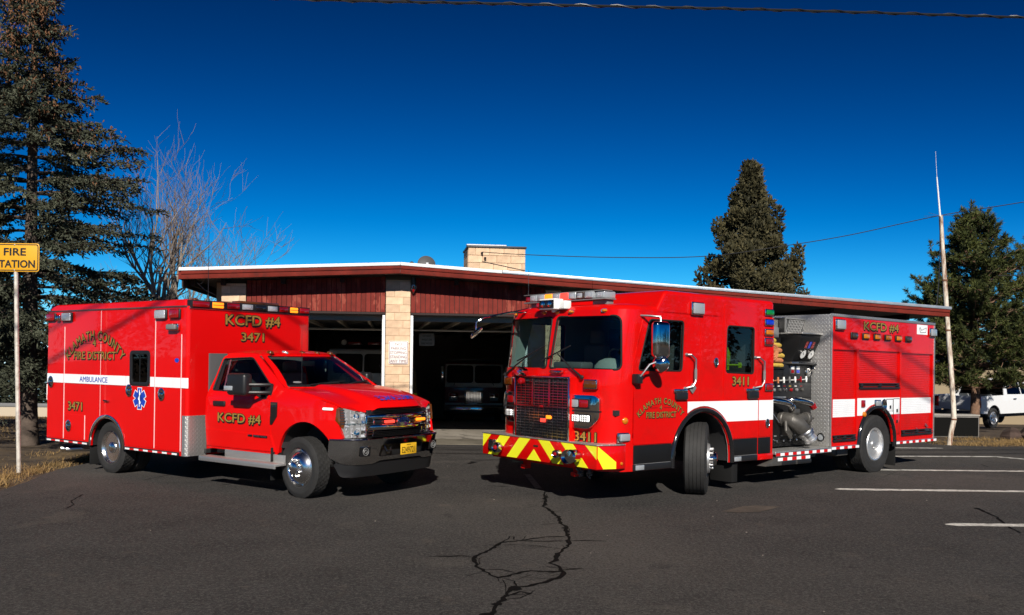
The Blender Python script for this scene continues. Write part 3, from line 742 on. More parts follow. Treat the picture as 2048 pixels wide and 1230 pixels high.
MB().box(3.40, 13.15, 2.4, 2.5, -.6, 3.35).build('porch_wall', DARKW, st_)
cl3 = MB().box(3.42, 3.78, .012, .40, -.2, fz_(3.6) - .06).build('block_column', MORTAR, st_); lay(cl3, 3.41, 3.79, 0, -.05, fz_(3.6) - .07, .05)
MB().box(3.01, 3.41, .05, .12, -.2, 3.0).build('bay_return', DARKW, st_)
MB().box(3.05, 3.2, .14, 2.4, -.6, 3.3).build('bay_side_wall', INSIDE, st_)
# vertical siding boards over the bays
SM = {}
DOORT = mat('tan_door_panel', (.30, .25, .19), .6)
def siding(xa, xb):
    n = round((xb - xa) / .112); w = (xb - xa) / n
    back = MB().prism([(xa, 3.005), (xb, 3.005), (xb, fz_(xb) - .02), (xa, fz_(xa) - .02)], 'y', .05, .09).build('siding_backing', DARKW, st_)
    for i in range(n):
        x0, x1 = xa + i * w, xa + (i + 1) * w; d = random.uniform(-.006, .004)
        g = .005
        o = MB().prism([(x0 + g, 2.985), (x1 - g, 2.985), (x1 - g, fz_(x1) - .012), (x0 + g, fz_(x0) - .012)], 'y', .020 + d, .047).build('siding_board', SIDING, st_, bevel=.004, seg=1)
siding(-3.415, -.32); siding(.26, 3.40)
MB().box(-3.415, -.32, .0, .10, 2.935, 2.983).box(.26, 3.40, .0, .10, 2.935, 2.983).build('bay_header', DARKW, st_)
for xa, xb in ((-3.415, -.32), (.26, 3.0)):
    for xq in (xa + .03, xb - .03):
        MB().box(xq - .03, xq + .03, .03, .14, -.1, 2.93).build('door_jamb', WHITE_PL, st_, bevel=.005)
    gd = MB().box(xa + .07, xb - .07, .30, .345, 2.80, 2.93).build('overhead_door', DOORT, st_)
    for k in range(5):
        y0 = .40 + k * .56
        MB().box(xa + .08, xb - .08, y0, y0 + .54, 2.95, 2.99).build('door_section', GREYP, gd, bevel=.006)
        MB().box(xa + .08, xb - .08, y0 + .26, y0 + .30, 2.90, 2.95).build('door_strut', BRUSH, gd)
    for xq in (xa + .05, xb - .05):
        MB().box(xq - .025, xq + .025, .3, 3.6, 2.84, 2.88).box(xq - .02, xq + .02, .15, .2, -.1, 2.85).build('door_track', BRUSH, st_)
# ceiling of insulation with joists
b = MB(); nxx, nyy = 60, 70
for j in range(nyy + 1):
    for i in range(nxx + 1):
        b.v.append((-3.7 + 10.4 * i / nxx, 3.3 + 19.5 * j / nyy, 3.06 + .05 * math.sin(i * .9 + j * .3) * random.uniform(.3, 1)))
b.f = [(j * (nxx + 1) + i, j * (nxx + 1) + i + 1, (j + 1) * (nxx + 1) + i + 1, (j + 1) * (nxx + 1) + i) for j in range(nyy) for i in range(nxx)]; b.m = [0] * len(b.f)
b.build('insulated_ceiling', INSUL, st_, recalc=False)
for x in np.arange(-3.2, 6.6, .81): MB().box(x - .03, x + .03, 3.3, 22, 2.90, 3.0).build('ceiling_joist', INSIDE, st_)
MB().box(-3.6, 6.5, 3.1, 3.3, 2.98, 3.4).build('header_beam', INSIDE, st_)
MB().tube([(.2, 2.45, 2.66), (3.0, 2.45, 2.66)], .025, 8).build('torsion_bar', BRUSH, st_)
MB().tube([(-3.4, 2.45, 2.66), (-.3, 2.45, 2.66)], .025, 8).build('torsion_bar', BRUSH, st_)
# chimney
ck = MB().box(1.95, 3.52, 4.03, 5.4, 3.7, 5.03).build('chimney', MORTAR, st_)
lay(ck, 1.93, 3.54, 4.0, 4.0, 5.03, .05, H=.205)
def sidelay(x, y0, y1, s):
    z = 4.0; row = 0
    while z < 5.0:
        y = y0; l = .40 if row % 2 else .2
        while y < y1 - .03:
            l = min(l, y1 - y)
            o = bpy.data.objects.new('block', block_mesh(l - .009, .196, .05)); COL.objects.link(o); o.parent = ck
            o.rotation_euler = (0, 0, PI / 2 * (1 if s > 0 else -1)); o.location = (x, y + .004 if s > 0 else y + l - .004, z + .004); y += l; l = .40
        z += .205; row += 1
sidelay(3.545, 4.06, 5.4, 1); sidelay(1.925, 4.06, 5.4, -1)
MB().box(1.90, 3.57, 3.97, 5.45, 5.035, 5.09).build('chimney_cap', mat('dark_metal_cap', (.05, .05, .055), .5, .5), ck, bevel=.006)
MB().box(1.885, 3.0, 3.955, 4.2, 5.091, 5.12).build('cap_snow', SNOW, ck, bevel=.01)
for dx, dz in ((.38, 4.88), (.47, 4.74)):
    MB().lathe([(.03, 0), (.035, .03), (.02, .05), (.03, .08), (0, .09)], 10, (1.93 + dx, 3.99, dz), (0, -1, 0)).build('wire_insulator', BLACKG, ck)
# things fixed to the station
def Wb(x, y, z): X, Y = BW2(x, y); return (X, Y, z)
dish = thing('satellite_dish', 'grey satellite dish rising behind the roof ridge', 'satellite dish', Wb(.78, 4.0, 4.12), (0, 0, bang))
MB().lathe([(0, .05), (.15, .03), (.25, -.02), (.252, -.03), (.15, .015), (0, .035)], 24, (0, -.05, .42), (.1, -.9, .3)).build('reflector', mat('dark_grey_dish', (.06, .06, .062), .6), dish)
MB().tube([(0, 0, -.05), (0, 0, .40)], .025, 8).build('mast', BRUSH, dish); MB().tube([(0, -.05, .25), (0, -.4, .38)], .012, 6).box(-.03, .03, -.46, -.38, .35, .41).build('feed_arm', BRUSH, dish)
vt = thing('roof_vent', 'small dark vent cap on the roof beside the dish', 'vent', Wb(.36, 3.6, 4.0), (0, 0, bang))
MB().lathe([(.04, 0), (.04, .38), (.09, .42), (.08, .50), (.03, .55), (0, .56)], 12).build('cap', DULL, vt)
bell = thing('alarm_lamp', 'dark caged alarm lamp with red lens hung beside the middle column', 'alarm lamp', Wb(.315, -.06, 3.40), (0, 0, bang))
MB().lathe([(.055, .38), (.06, .25), (.05, .22), (0, .22)], 14).box(-.02, .02, -.02, .1, .25, .4).build('housing', BLACK, bell)
MB().lathe([(.04, .22), (.042, .1), (.02, .05), (0, .04)], 14).build('lens', LENS_RED, bell)
b = MB()
for a in np.linspace(0, 2 * PI, 7)[:-1]: b.tube([(.055 * math.cos(a), .055 * math.sin(a), .22), (.06 * math.cos(a), .06 * math.sin(a), .1), (.01 * math.cos(a), .01 * math.sin(a), .02)], .005, 5)
b.tube([(.06 * math.cos(a), .06 * math.sin(a), .13) for a in np.linspace(0, 2 * PI, 15)[:-1]], .005, 5, closed=True); b.build('cage', CHROME, bell)
def signboard(name, label, cat, loc, rz, w, h, rows, face, ink, size, border=None, bold=.02, rot=None, group=None, rad=.03, wid=None):
    t = thing(name, label, cat, loc, (0, 0, rz))
    MB().prism(rrect(-w / 2, w / 2, -h / 2, h / 2, rad, 3), 'y', 0, .008).build('panel', face, t, bevel=.002)
    if border:
        def BSS(u, v): return (u, 0, v)
        MB().sheet(BSS, [rrect(-w / 2 + .012, w / 2 - .012, -h / 2 + .012, h / 2 - .012, rad * .8, 3), rrect(-w / 2 + .024, w / 2 - .024, -h / 2 + .024, h / 2 - .024, rad * .6, 3)], .001, .002, .2, 1).build('border', border, t)
    for i, r_ in enumerate(rows):
        z = h / 2 - h * (i + .5) / len(rows) * .92 - h * .04 - size / 2
        lettering(t, r_, (0, -.001, z), (1, 0, 0), (0, 0, 1), size, gold=False, matl=ink, bold=bold, width=(wid[i] if wid else None))
    for z in (h / 2 - .03, -h / 2 + .03): MB().lathe([(.009, 0), (.007, .006), (0, .007)], 8, (0, -.001, z), (0, -1, 0)).build('bolt', BRUSH, t)
    return t
INKR = mat('faded_red_ink', (.16, .045, .05), .6, dirt=(.6, .45, .35), dscale=9, damt=.6)
SIGNW = mat('sign_white', (.80, .78, .76), .5, dirt=(.62, .5, .4), dscale=5, damt=.35)
signboard('parking_sign', 'white no parking sign with faded red letters on the middle block column', 'sign', Wb(-.01, -.03, 2.06), bang, .44, .53, ['NO', 'PARKING', 'STOPPING', 'STANDING', 'ANY TIME'], SIGNW, INKR, .068, INKR, .01, wid=[.15, .34, .37, .37, .37])
hs = signboard('hanging_sign', 'pale board about fire hose hanging inside the right bay', 'sign', (-2.22, 23.0, 2.42), bang, .40, .32, ['DO NOT', 'WALK ON', 'FIRE HOSE'], mat('dim_board', (.30, .29, .26), .7), BLK_INK, .055, None, .01, wid=[.22, .26, .28])
for x in (-.15, .15): MB().tube([(x, .004, .15), (x, .004, .30)], .004, 5).build('hanger', BLACK, hs)
# ------------------------------------------------------------------ fire engine
eng = thing('fire_engine', 'big red fire engine with chrome grille, chevron bumper and open pump panel', 'fire engine',
            (2.0519, 13.8322, 0), (0, -0.0095, R_(219.55)))
W = 1.24
pl = [(x, W) for x in np.linspace(-1.64, 1.55, 40)]
for t in np.linspace(0, 1, 14)[1:]:
    a = t * PI / 2 * .93; pl.append((1.55 + .42 * math.sin(a), .86 + .38 * math.cos(a)))
x0_, y0_ = pl[-1]
for t in np.linspace(0, 1, 12)[1:]:
    y = y0_ * (1 - t); pl.append((2.03 - (2.03 - x0_) * (y / y0_) ** 2, y))
pl = pl + [(x, -y) for x, y in pl[-2::-1]]
def eng_rake(x, y, z):
    w = min(max((x - 1.25) / .7, 0), 1)
    return (x - w * max(z - 1.72, 0) * .17, y, z)
EW = Wrap(pl, eng_rake); UT = EW.C[-1]
def ul(x): return EW.u_side(x, True)
def ur(x): return UT - EW.u_side(x, True)
def uf(y): return EW.u_y(y)
def arch_pts(cx, cz, r, zb, fn, n=14):
    # from the rear foot to the front foot of a wheel arch
    return [(fn(cx - r), zb)] + [(fn(cx - r * math.cos(a)), cz + r * math.sin(a)) for a in np.linspace(0, PI, n)] + [(fn(cx + r), zb)]
AC, AZ, AR = .09, .56, .64
top = 2.62
outer = [(0, .44)] + arch_pts(AC, AZ, AR, .44, ul) + arch_pts(AC, AZ, AR, .44, ur)[::-1] + [(UT, .44), (UT, top), (0, top)]
def ws_loop(fn, g=0):
    return rpoly([(fn(.035 - g), 1.805 - g), (fn(1.185) + (g if fn is uf else -g) * 0, 1.80 - g), (fn(1.135), 2.53 + g), (fn(.055 - g), 2.535 + g)], [.05, .10, .12, .06], 5)
ufr = lambda y: uf(-y)
wsL = ws_loop(uf); wsR = ws_loop(ufr)[::-1]
def dwin(fn, g=0): return rpoly([(fn(1.50 + g), 1.80 - g), (fn(.585 - g), 1.795 - g), (fn(.56 - g), 2.50 + g), (fn(1.285 + g), 2.495 + g)], .06 + g, 4)
def cwin(fn, g=0): return rpoly([(fn(-.42 + g), 1.785 - g), (fn(-1.113 - g), 1.77 - g), (fn(-1.116 - g), 2.475 + g), (fn(-.447 + g), 2.48 + g)], .06 + g, 4)
holes = [wsL, wsR, dwin(ul), cwin(ul), dwin(ur), cwin(ur)]
UC = [ul(1.55) + q for q in np.linspace(0, .62, 11)]; UC = UC + [UT - q for q in UC]
cab = MB().sheet(EW.S, [outer] + holes, .03, 0, .12, -1, grid=.3, useg=UC).build('cab', RED, eng, ang=30)
trim = MB().sheet(EW.S, [outer] + holes, .006, -.032, .2, -1, grid=.4).build('cab_lining', LINING, eng)
# brow roof
def ring(inset, z, n=len(pl)):
    out = []
    for (x, y) in pl:
        xx, yy, zz = eng_rake(x, y, z)
        sx_ = 1 - inset / 1.24
        out.append((-1.64 + (xx + 1.64) * (1 - inset / 3.6), yy * sx_, z))
    return out
b = MB(); rs = [ring(0, top), ring(.012, 2.65), ring(.04, 2.68), ring(.09, 2.697), ring(.2, 2.705)]
k = len(pl); b.v = [p for r in rs for p in r]
for i in range(len(rs) - 1):
    for j in range(k - 1): b.f.append((i * k + j, i * k + j + 1, (i + 1) * k + j + 1, (i + 1) * k + j)); b.m.append(0)
b.f.append(tuple((len(rs) - 1) * k + j for j in range(k))); b.m.append(0)
b.build('cab_roof', RED, eng, ang=50, recalc=False)
# raised rear roof
secs = [(2.60, 1.16, W, 0), (2.86, .99, W, 0), (2.895, .955, W - .012, .0), (2.918, .91, W - .04, .01), (2.93, .84, W - .10, .03)]
b = MB()
for z, xf, yh, xr in secs:
    for q in rrect(-1.64 + xr, xf, -yh, yh, .05, 3): b.v.append((q[0], q[1], z))
n = len(b.v) // len(secs)
for i in range(len(secs) - 1):
    for j in range(n): b.f.append((i * n + j, i * n + (j + 1) % n, (i + 1) * n + (j + 1) % n, (i + 1) * n + j)); b.m.append(0)
b.f.append(tuple((len(secs) - 1) * n + j for j in range(n))); b.m.append(0)
b.build('raised_roof', RED, eng, ang=45)
MB().box(-1.638, -1.60, -1.2, 1.2, .46, 2.90).build('cab_rear_wall', RED, eng, bevel=.004)
MB().box(.78, 1.62, -1.19, 1.19, .46, 1.18).box(-1.6, -.58, -1.19, 1.19, .46, 1.18).box(-1.6, 1.85, -1.18, 1.18, 1.19, 1.26).build('cab_floor', STEELD, eng)
# interior
MB().lathe([(.26, -.1), (.24, .06), (.17, .13), (.08, .165), (0, .17)], 20, (1.50, .72, 1.79), (0, 0, 1), sx=.55, sy=1.15).build('instrument_hood', LINING, eng)
MB().box(1.35, 1.6, -.35, .25, 1.80, 1.90).build('radio_stack', CLOTHD, eng, bevel=.03)
dash = MB().prism([(1.25, 1.28), (1.80, 1.28), (1.86, 1.72), (1.70, 1.80), (1.45, 1.80), (1.25, 1.70)], 'y', -1.12, 1.12).build('dashboard', LINING, eng, bevel=.02)
for sgn in (1, -1):
    st = MB().box(.30, .80, sgn * .78 - .25, sgn * .78 + .25, 1.45, 1.60).box(.18, .33, sgn * .78 - .24, sgn * .78 + .24, 1.55, 2.18).box(.19, .31, sgn * .78 - .13, sgn * .78 + .13, 2.2, 2.42)
    st.build('seat', CLOTH, eng, bevel=.04, seg=3)
for y in (.82, .2, -.3, -.82):
    MB().box(-1.45, -1.30, y - .22, y + .22, 1.5, 2.3).box(-1.40, -.95, y - .22, y + .22, 1.42, 1.56).build('crew_seat', CLOTHD, eng, bevel=.03)
MB().prism([(-.45, 1.27), (1.25, 1.27), (1.1, 1.72), (-.45, 1.72)], 'y', -.45, .45).build('engine_cover', CLOTHD, eng, bevel=.05)
b = MB(); b.tube([(1.32 + .12 * math.cos(a), .78 + .22 * math.sin(a), 1.92 + .17 * math.cos(a)) for a in np.linspace(0, 2 * PI, 24)[:-1]], .016, 6, closed=True)
b.tube([(1.32, .78, 1.92), (1.5, .78, 1.72)], .03, 6); b.build('steering_wheel', BLACK, eng)
b = MB()
b.ball((-.75, .95, 2.02), .16, 10, 0, (.9, .5, 1.2)); b.box(-.92, -.58, .90, .93, 1.82, 2.1)
b.build('hi_vis_vest', HIVIS, eng)
MB().tube([(-.44, 1.10, 1.90), (-1.0, 1.10, 1.90)], .016, 6).box(-.99, -.93, 1.09, 1.11, 1.86, 1.94).build('grab_bar', HIVIS, eng)
# glazing
def glaze(name, loop, matl, off=-.016, grid=.3):
    g = MB().sheet(EW.S, [loop], .005, off, .1, -1, grid=grid).build(name, matl, eng, ang=60)
    b = MB(); b.tube([EW.S(u, z) for u, z in loop], .014, 6, closed=True); b.build('gasket', RUBBER, g)
    return g
glaze('windshield', wsL, GLASSW); glaze('windshield', wsR, GLASSW)
for fn in (ul, ur):
    glaze('door_window', dwin(fn), GLASS); glaze('crew_window', cwin(fn), GLASS)
# doors, panels on the visible side; SL is the flat left flank
def SL(u, v): return (u, W, v)
def flank(name, loops, matl, parent=eng, off=.010, th=.012, bevel=.0, res=.12):
    return MB().sheet(SL, loops, th, off, res, -1).build(name, matl, parent, bevel=bevel, ang=30)
idf = lambda x: x
def flankwin(f): return f(idf)
aseg = lambda a0, a1, r=AR + .01, n=8: [(AC - r * math.cos(a), AZ + r * math.sin(a)) for a in np.linspace(a0, a1, n)]
a_mid = PI * .76
d1 = [(1.578, .795), (1.585, 1.9), (1.39, 2.575), (.462, 2.565), (.462, AZ + math.sqrt((AR + .01) ** 2 - (.462 - AC) ** 2))]
a_s = math.acos((AC - .462) / (AR + .01)); a_e = PI - math.asin((.795 - AZ) / (AR + .01))
d1 += aseg(a_s, a_e)[1:]
door1 = flank('front_door', [rpoly(d1, [.03, .12, .05, .03] + [0] * (len(d1) - 4), 3), dwin(idf, .012)], RED, bevel=.003)
b0 = math.asin((.795 - AZ) / (AR + .01)); b1 = math.acos((AC + .365) / (AR + .01))
d2 = [(-1.232, .795), (-1.232, 2.80), (-.368, 2.80), (-.368, AZ + (AR + .01) * math.sin(b1))] + aseg(b1, b0)[1:]
door2 = flank('crew_door', [rpoly(d2, [.03, .03, .03] + [0] * (len(d2) - 3), 3), cwin(idf, .012)], RED, bevel=.003)
flank('access_door', [rrect(-.285, .178, 1.375, 2.49, .02)], RED, off=.006, bevel=.003)
flank('rear_locker_door', [rrect(-1.625, -1.255, .80, 1.43, .02)], RED, off=.009, bevel=.003)
flank('pillar_panel', [rrect(.19, .455, 1.38, 2.49, .015)], RED, off=.004, bevel=.002)
for x0, x1 in ((-1.225, -.625), (-1.57, -1.255), (.79, 1.565)):
    flank('kick_panel', [rrect(x0, x1, .535, .785, .01)], PANELK, off=.011, bevel=.002)
for x0, x1 in ((-1.22, -.62), (.80, 1.57)):
    s_ = MB().box(x0, x1, 1.0, W + .025, .445, .53).build('door_step', BLACK, eng, bevel=.004)
    MB().box(x0 + .02, x1 - .02, 1.02, W + .02, .531, .536).build('step_tread', TREAD_T, s_)
    xx = x1 - .2 if x0 > 0 else x1 - .18
    MB().box(xx, xx + .17, W + .026, W + .030, .455, .52).build('step_light', LENS_CLR, s_, bevel=.002)
MB().box(-1.64, -1.225, 1.0, W + .012, .44, .53).build('rocker_panel', RED, eng, bevel=.004)
MB().box(.78, 2.0, -W, -1.0, .44, .535).build('rocker_panel', RED, eng, bevel=.004)
# white stripe, cut by the arch, broken at door gaps
z0, z1 = 1.055, 1.362
rO = .735
def arch_x(z, s): return AC + s * math.sqrt(max(rO ** 2 - (z - AZ) ** 2, 0))
def stripe_seg(xa, xb):
    flank('white_stripe', [[(xa, z0), (xb, z0), (xb, z1), (xa, z1)]], VINYL, off=.0125, th=.002)
stripe_seg(-1.63, -1.252); stripe_seg(-1.232, -.49)
zs = np.linspace(z0, AZ + rO - .005, 8)
flank('white_stripe', [[(-.488, z0), (arch_x(z0, -1), z0)] + [(arch_x(z, -1), z) for z in zs[1:]] + [(AC, AZ + rO), (AC, z1), (-.368 + .006, z1), (-.362, z1), (-.488, z1)]], VINYL, off=.0125, th=.002)
zr = np.linspace(AZ + rO - .005, 1.14, 6)
flank('white_stripe', [[(AC + .004, AZ + rO)] + [(arch_x(z, 1), z) for z in zr if arch_x(z, 1) < .456] + [(.456, AZ + math.sqrt(rO ** 2 - (.456 - AC) ** 2)), (.456, z1), (AC + .004, z1)]], VINYL, off=.0125, th=.002)
# fender flares (rubber) and wells
def flare(cx, cz, r0, r1, zb, y, s, name='fender_flare', matl=BLACKG):
    b = MB(); n = 20; sec = []
    angs = np.linspace(0, PI, n)
    path = [(cx - (r0 + r1) / 2, zb)] + [(cx - (r0 + r1) / 2 * math.cos(a), cz + (r0 + r1) / 2 * math.sin(a)) for a in angs] + [(cx + (r0 + r1) / 2, zb)]
    rad = (r1 - r0) / 2
    nr = [(-1, 0)] + [(-math.cos(a), math.sin(a)) for a in angs] + [(1, 0)]
    k = 8
    for (px, pz), (nx, nz) in zip(path, nr):
        for j in range(k):
            t = PI * j / (k - 1)
            b.v.append((px + nx * rad * math.cos(t), y + s * (-.015 + .06 * math.sin(t)), pz + nz * rad * math.cos(t)))
    for i in range(len(path) - 1):
        for j in range(k - 1): b.f.append((i * k + j, i * k + j + 1, (i + 1) * k + j + 1, (i + 1) * k + j)); b.m.append(0)
    return b.build(name, matl, eng, ang=50, recalc=False)
def well(parent, cx, cz, r, y0, y1, zb):
    b = MB(); pts = [(cx - r, zb)] + [(cx - r * math.cos(a), cz + r * math.sin(a)) for a in np.linspace(0, PI, 14)] + [(cx + r, zb)]
    n = len(pts); b.v = [(x, y0, z) for x, z in pts] + [(x, y1, z) for x, z in pts]
    for i in range(n - 1): b.f.append((i, i + 1, n + i + 1, n + i)); b.m.append(0)
    b.f.append(tuple(range(n))); b.m.append(0)
    return b.build('wheel_well', STEELD, parent, recalc=False)
for s in (1, -1):
    flare(AC, AZ, AR, .72, .44, W * s, s)
    well(eng, AC, AZ, .66, s * .45, s * 1.22, .46)
# front face: grille
g0 = MB().box(1.98, 2.115, -.54, .56, .80, 1.665).build('grille', BLACK, eng)
b = MB()
for z in np.concatenate([np.arange(.86, 1.26, .040), np.arange(1.30, 1.64, .038)]): b.box(2.105, 2.142, -.53, .55, z - .0045, z + .0045)
for y in np.linspace(-.53, .55, 12): b.box(2.11, 2.138, y - .0045, y + .0045, .82, 1.65)
for y in (-.17, .19): b.box(2.12, 2.150, y - .018, y + .018, 1.27, 1.65)
b.box(2.10, 2.152, -.54, .56, 1.255, 1.278)
b.build('grille_bars', GRILLEM, g0, smooth=False)
b = MB()
b.box(2.0, 2.125, -.575, -.545, .80, 1.69).box(2.0, 2.125, .555, .585, .80, 1.69).box(2.0, 2.126, -.574, .584, 1.665, 1.695)
b.build('grille_surround', RED, g0, bevel=.008)
MB().box(2.126, 2.152, -.575, -.552, .80, 1.69).box(2.126, 2.152, .562, .585, .80, 1.69).box(2.1265, 2.153, -.552, .562, 1.668, 1.69).box(2.1265, 2.151, -.552, .562, .80, .825).build('grille_frame', CHROME, g0, bevel=.006)
for y in (.03,):
    MB().box(2.153, 2.165, y - .04, y + .04, 1.25, 1.285).build('grille_badge', LENS_RED, g0, bevel=.005)
for y, z, mt in ((.05, 1.07, LIT_RED), (.17, 1.12, LIT_AMB)):
    MB().box(2.120, 2.146, y - .05, y + .05, z - .025, z + .025).build('grille_strobe', mt, g0, bevel=.006)
# headlight clusters
for s in (1, -1):
    F = (lambda y, s=s: uf(y * s))
    q_ = 1.0 if s > 0 else .97
    L = rpoly([(F(.455), 1.45), (F(q_ - .05), 1.45), (F(q_), 1.40), (F(q_), 1.14), (F(q_ - .13), 1.0), (F(.455), 1.0)], .05, 3)
    bez = MB().sheet(EW.S, [L], .12, .075 if s > 0 else .06, .08, -1, grid=.12).build('headlight_cluster', CHROME, eng, bevel=.018, seg=3, ang=40)
    for (ya, yb, za, zb, mt, nm, o_) in ((.555, .685, 1.285, 1.385, LENS_CLR, 'turn_lens', .088), (.70, .85, 1.285, 1.385, LENS_RED, 'warning_lens', .088), (.53, .90, 1.085, 1.19, BLACKG, 'headlight_panel', .080), (.535, .875, 1.265, 1.40, BLACK, 'upper_panel', .080)):
        L = rrect(*sorted((F(ya), F(yb))), za, zb, .02, 3)
        MB().sheet(EW.S, [L], .03, o_ - (0 if s > 0 else .015), .06, -1).build(nm, mt, bez, bevel=.006)
    MB().sheet(EW.S, [[(F(.45), 1.222), (F(q_ + .003), 1.222), (F(q_ + .003), 1.246), (F(.45), 1.246)]], .10, .079 if s > 0 else .064, .08, -1).build('bezel_gap', BLACK, bez)
    for ya, yb in ((.555, .705), (.725, .88)):
        L = rrect(*sorted((F(ya), F(yb))), 1.095, 1.18, .012, 2)
        MB().sheet(EW.S, [L], .02, .088 - (0 if s > 0 else .015), .06, -1).build('headlight', LIT_WHT, bez, bevel=.005)
        gb = MB()
        for q in np.linspace(ya, yb, 5)[1:-1]:
            P = Vector(EW.S(F(q), 1.137)); gb.box(P.x + .084, P.x + .094, P.y - .005, P.y + .005, 1.095, 1.18)
        for zz in (1.122, 1.15):
            P = Vector(EW.S(F((ya + yb) / 2), zz)); gb.box(P.x + .084, P.x + .0935, P.y - (yb - ya) / 2 + .01, P.y + (yb - ya) / 2 - .01, zz - .004, zz + .004)
        gb.build('lamp_grid', GREYP, bez, smooth=False)
    L = rrect(*sorted((F(.75), F(.96))), 1.535, 1.665, .015, 2)
    t_ = MB().sheet(EW.S, [L], .07, .055, .1, -1).build('turn_signal', CHROME, eng, bevel=.008)
    L = rrect(*sorted((F(.765), F(.945))), 1.55, 1.65, .012, 2)
    MB().sheet(EW.S, [L], .03, .072, .1, -1).build('lens', LENS_AMBD, t_, bevel=.006)
# wipers
for s in (1, -1):
    p0 = Vector(EW.S(uf(.70 if s > 0 else -1.02), 1.69)) + Vector((.03, 0, 0)); p1 = Vector(EW.S(uf(.18 if s > 0 else -.35), 2.02)) + Vector((.04, 0, 0))
    b = MB().tube([p0, p0 * .55 + p1 * .45 + Vector((.02, 0, 0)), p1], [.018, .011, .008], 6)
    dv = Vector((0, .28, .10)); b.tube([p1 - dv * 1.2, p1 + dv], .010, 6)
    b.ball(p0, .032, 8); b.build('wiper', BLACK, eng)
# warning lamps beside bell position: chrome twin siren on the grille top
b = MB()
C_ = Vector((2.14, -.36, 1.74))
bo = MB().lathe([(.0, -.02), (.05, -.02), (.07, .06), (.072, .12), (.06, .15), (0, .152)], 16, C_, (1, 0, .1)).tube([C_ + Vector((-.06, 0, -.08)), C_], .03, 8)
rot = bo.build('rotating_beacon', CHROME, eng)
for dy, dz in ((-.12, -.03), (.02, -.13)):
    MB().lathe([(.0, -.03), (.045, -.02), (.052, .04), (.03, .06), (0, .062)], 14, C_ + Vector((.06, dy, dz)), (1, -.1, 0)).build('red_lens', LENS_RED, rot)
MB().box(2.02, 2.10, .12, .34, 1.735, 1.775).build('grab_handle', CHROME, eng, bevel=.012)
# marker lights
for y in (-.94, -.24, .04, .32, .91):
    P = Vector(EW.S(uf(y), 2.60)); d = Vector(EW.S(uf(y), 2.60)) - Vector((1.2, y * .6, 2.60)); d.normalize()
    mk = MB().lathe([(.05, 0), (.05, .012), (0, .014)], 14, P - d * .004, d, sx=.6).build('marker_light', CHROME, eng)
    MB().lathe([(.042, 0), (.038, .02), (.02, .034), (0, .037)], 14, P + d * .010, d, sx=.55).build('lens', LENS_AMB, mk)
# light bar with modules, spot lamp
lb = MB().box(1.52, 1.74, -.88, .84, 2.765, 2.785).box(1.53, 1.66, .52, .80, 2.69, 2.765).box(1.53, 1.66, -.80, -.60, 2.69, 2.765).build('light_bar', GREYP, eng, bevel=.006)
seq = [LENS_RED, LENS_CLR, LENS_CLR, LIT_AMB, LENS_CLR, LIT_RED, LENS_CLR, LENS_SMK, LENS_CLR, LENS_CLR]
ys = np.linspace(-.90, .78, len(seq) + 1)
for i, mt in enumerate(seq):
    y0, y1 = ys[i] + .006, ys[i + 1] - .006
    back = (max(0, abs((y0 + y1) / 2 + .05) - .58)) * .35
    mo = MB().box(1.52 - back, 1.76 - back, y0, y1, 2.79, 2.885).build('bar_module', mt, lb, bevel=.014, seg=3)
    if mt in (LENS_CLR, LENS_SMK): MB().box(1.755 - back, 1.763 - back, y0 + .03, y1 - .03, 2.805, 2.87).build('reflector', LENS_SIL, mo, bevel=.004)
MB().box(1.54, 1.72, -.91, .79, 2.888, 2.90).build('bar_lid', GREYP, lb, bevel=.005)
sl_ = MB().box(1.86, 2.03, -.20, .14, 2.635, 2.79).box(1.82, 1.95, .13, .26, 2.64, 2.76).tube([(1.9, 0, 2.60), (1.9, 0, 2.66)], .05, 10).build('scene_spotlight', WHITE_PL, eng, bevel=.02, seg=3)
MB().box(2.03, 2.042, -.18, .12, 2.655, 2.77).build('lamp_face', BLACKG, sl_, bevel=.01)
for y in (-.10, .04): MB().lathe([(0, -.03), (.03, -.02), (.048, .012), (.042, .014)], 16, (2.036, y, 2.712), (1, 0, 0)).build('reflector', CHROME, sl_)
MB().ball((1.97, -.27, 2.70), .045, 10).build('beacon', LENS_RED, eng)
# bumper with chevrons
BX = 2.17
bplan = [(1.72, -1.27), (BX, -1.27), (BX, 1.16), (1.885, 1.25), (1.72, 1.25)]
bump = MB().prism(bplan, 'z', .49, .80).build('bumper', RED, eng, bevel=.006)
MB().prism([(1.73, -1.28), (BX + .012, -1.285), (BX + .012, 1.17), (1.89, 1.262), (1.73, 1.262)], 'z', .801, .816).build('bumper_top', TREAD_T, bump, bevel=.003)
def chy(p):
    t = (p - 80) / 1445.0; s = 14.9 * t / (13.2 + 1.7 * t); return -1.27 + 2.43 * s
def SB(u, v): return (BX, u, v)
def yel(pts): MB().sheet(SB, [pts], .003, .003, .3, 1).build('chevron', YELV, bump, smooth=False)
zt, zb = .794, .496
yel([(chy(82), zt), (chy(185), zt), (chy(82), .60)])
for a0, a1, c0, c1 in ((300, 430, 150, 275), (550, 690, 390, 520), (790, 930, 975, 1115), (1075, 1225, 1280, 1420)):
    yel([(chy(c0), zb), (chy(c1), zb), (chy(a1), zt), (chy(a0), zt)])
yel([(chy(650), zb), (chy(830), zb), (chy(737), .655)])
yel([(chy(1380), zt), (1.155, zt), (1.155, .62)])
cn = Vector((1.16 - 1.25, -(BX - 1.885), 0)).normalized() * -1
def SCH(u, v): return (BX + (1.885 - BX) * u, 1.16 + .09 * u, v)
MB().sheet(SCH, [[(.04, zt), (.96, .585), (.96, zb), (.32, zb), (.04, .64)]], .003, .003, .3, 1).build('chevron', YELV, bump, smooth=False)
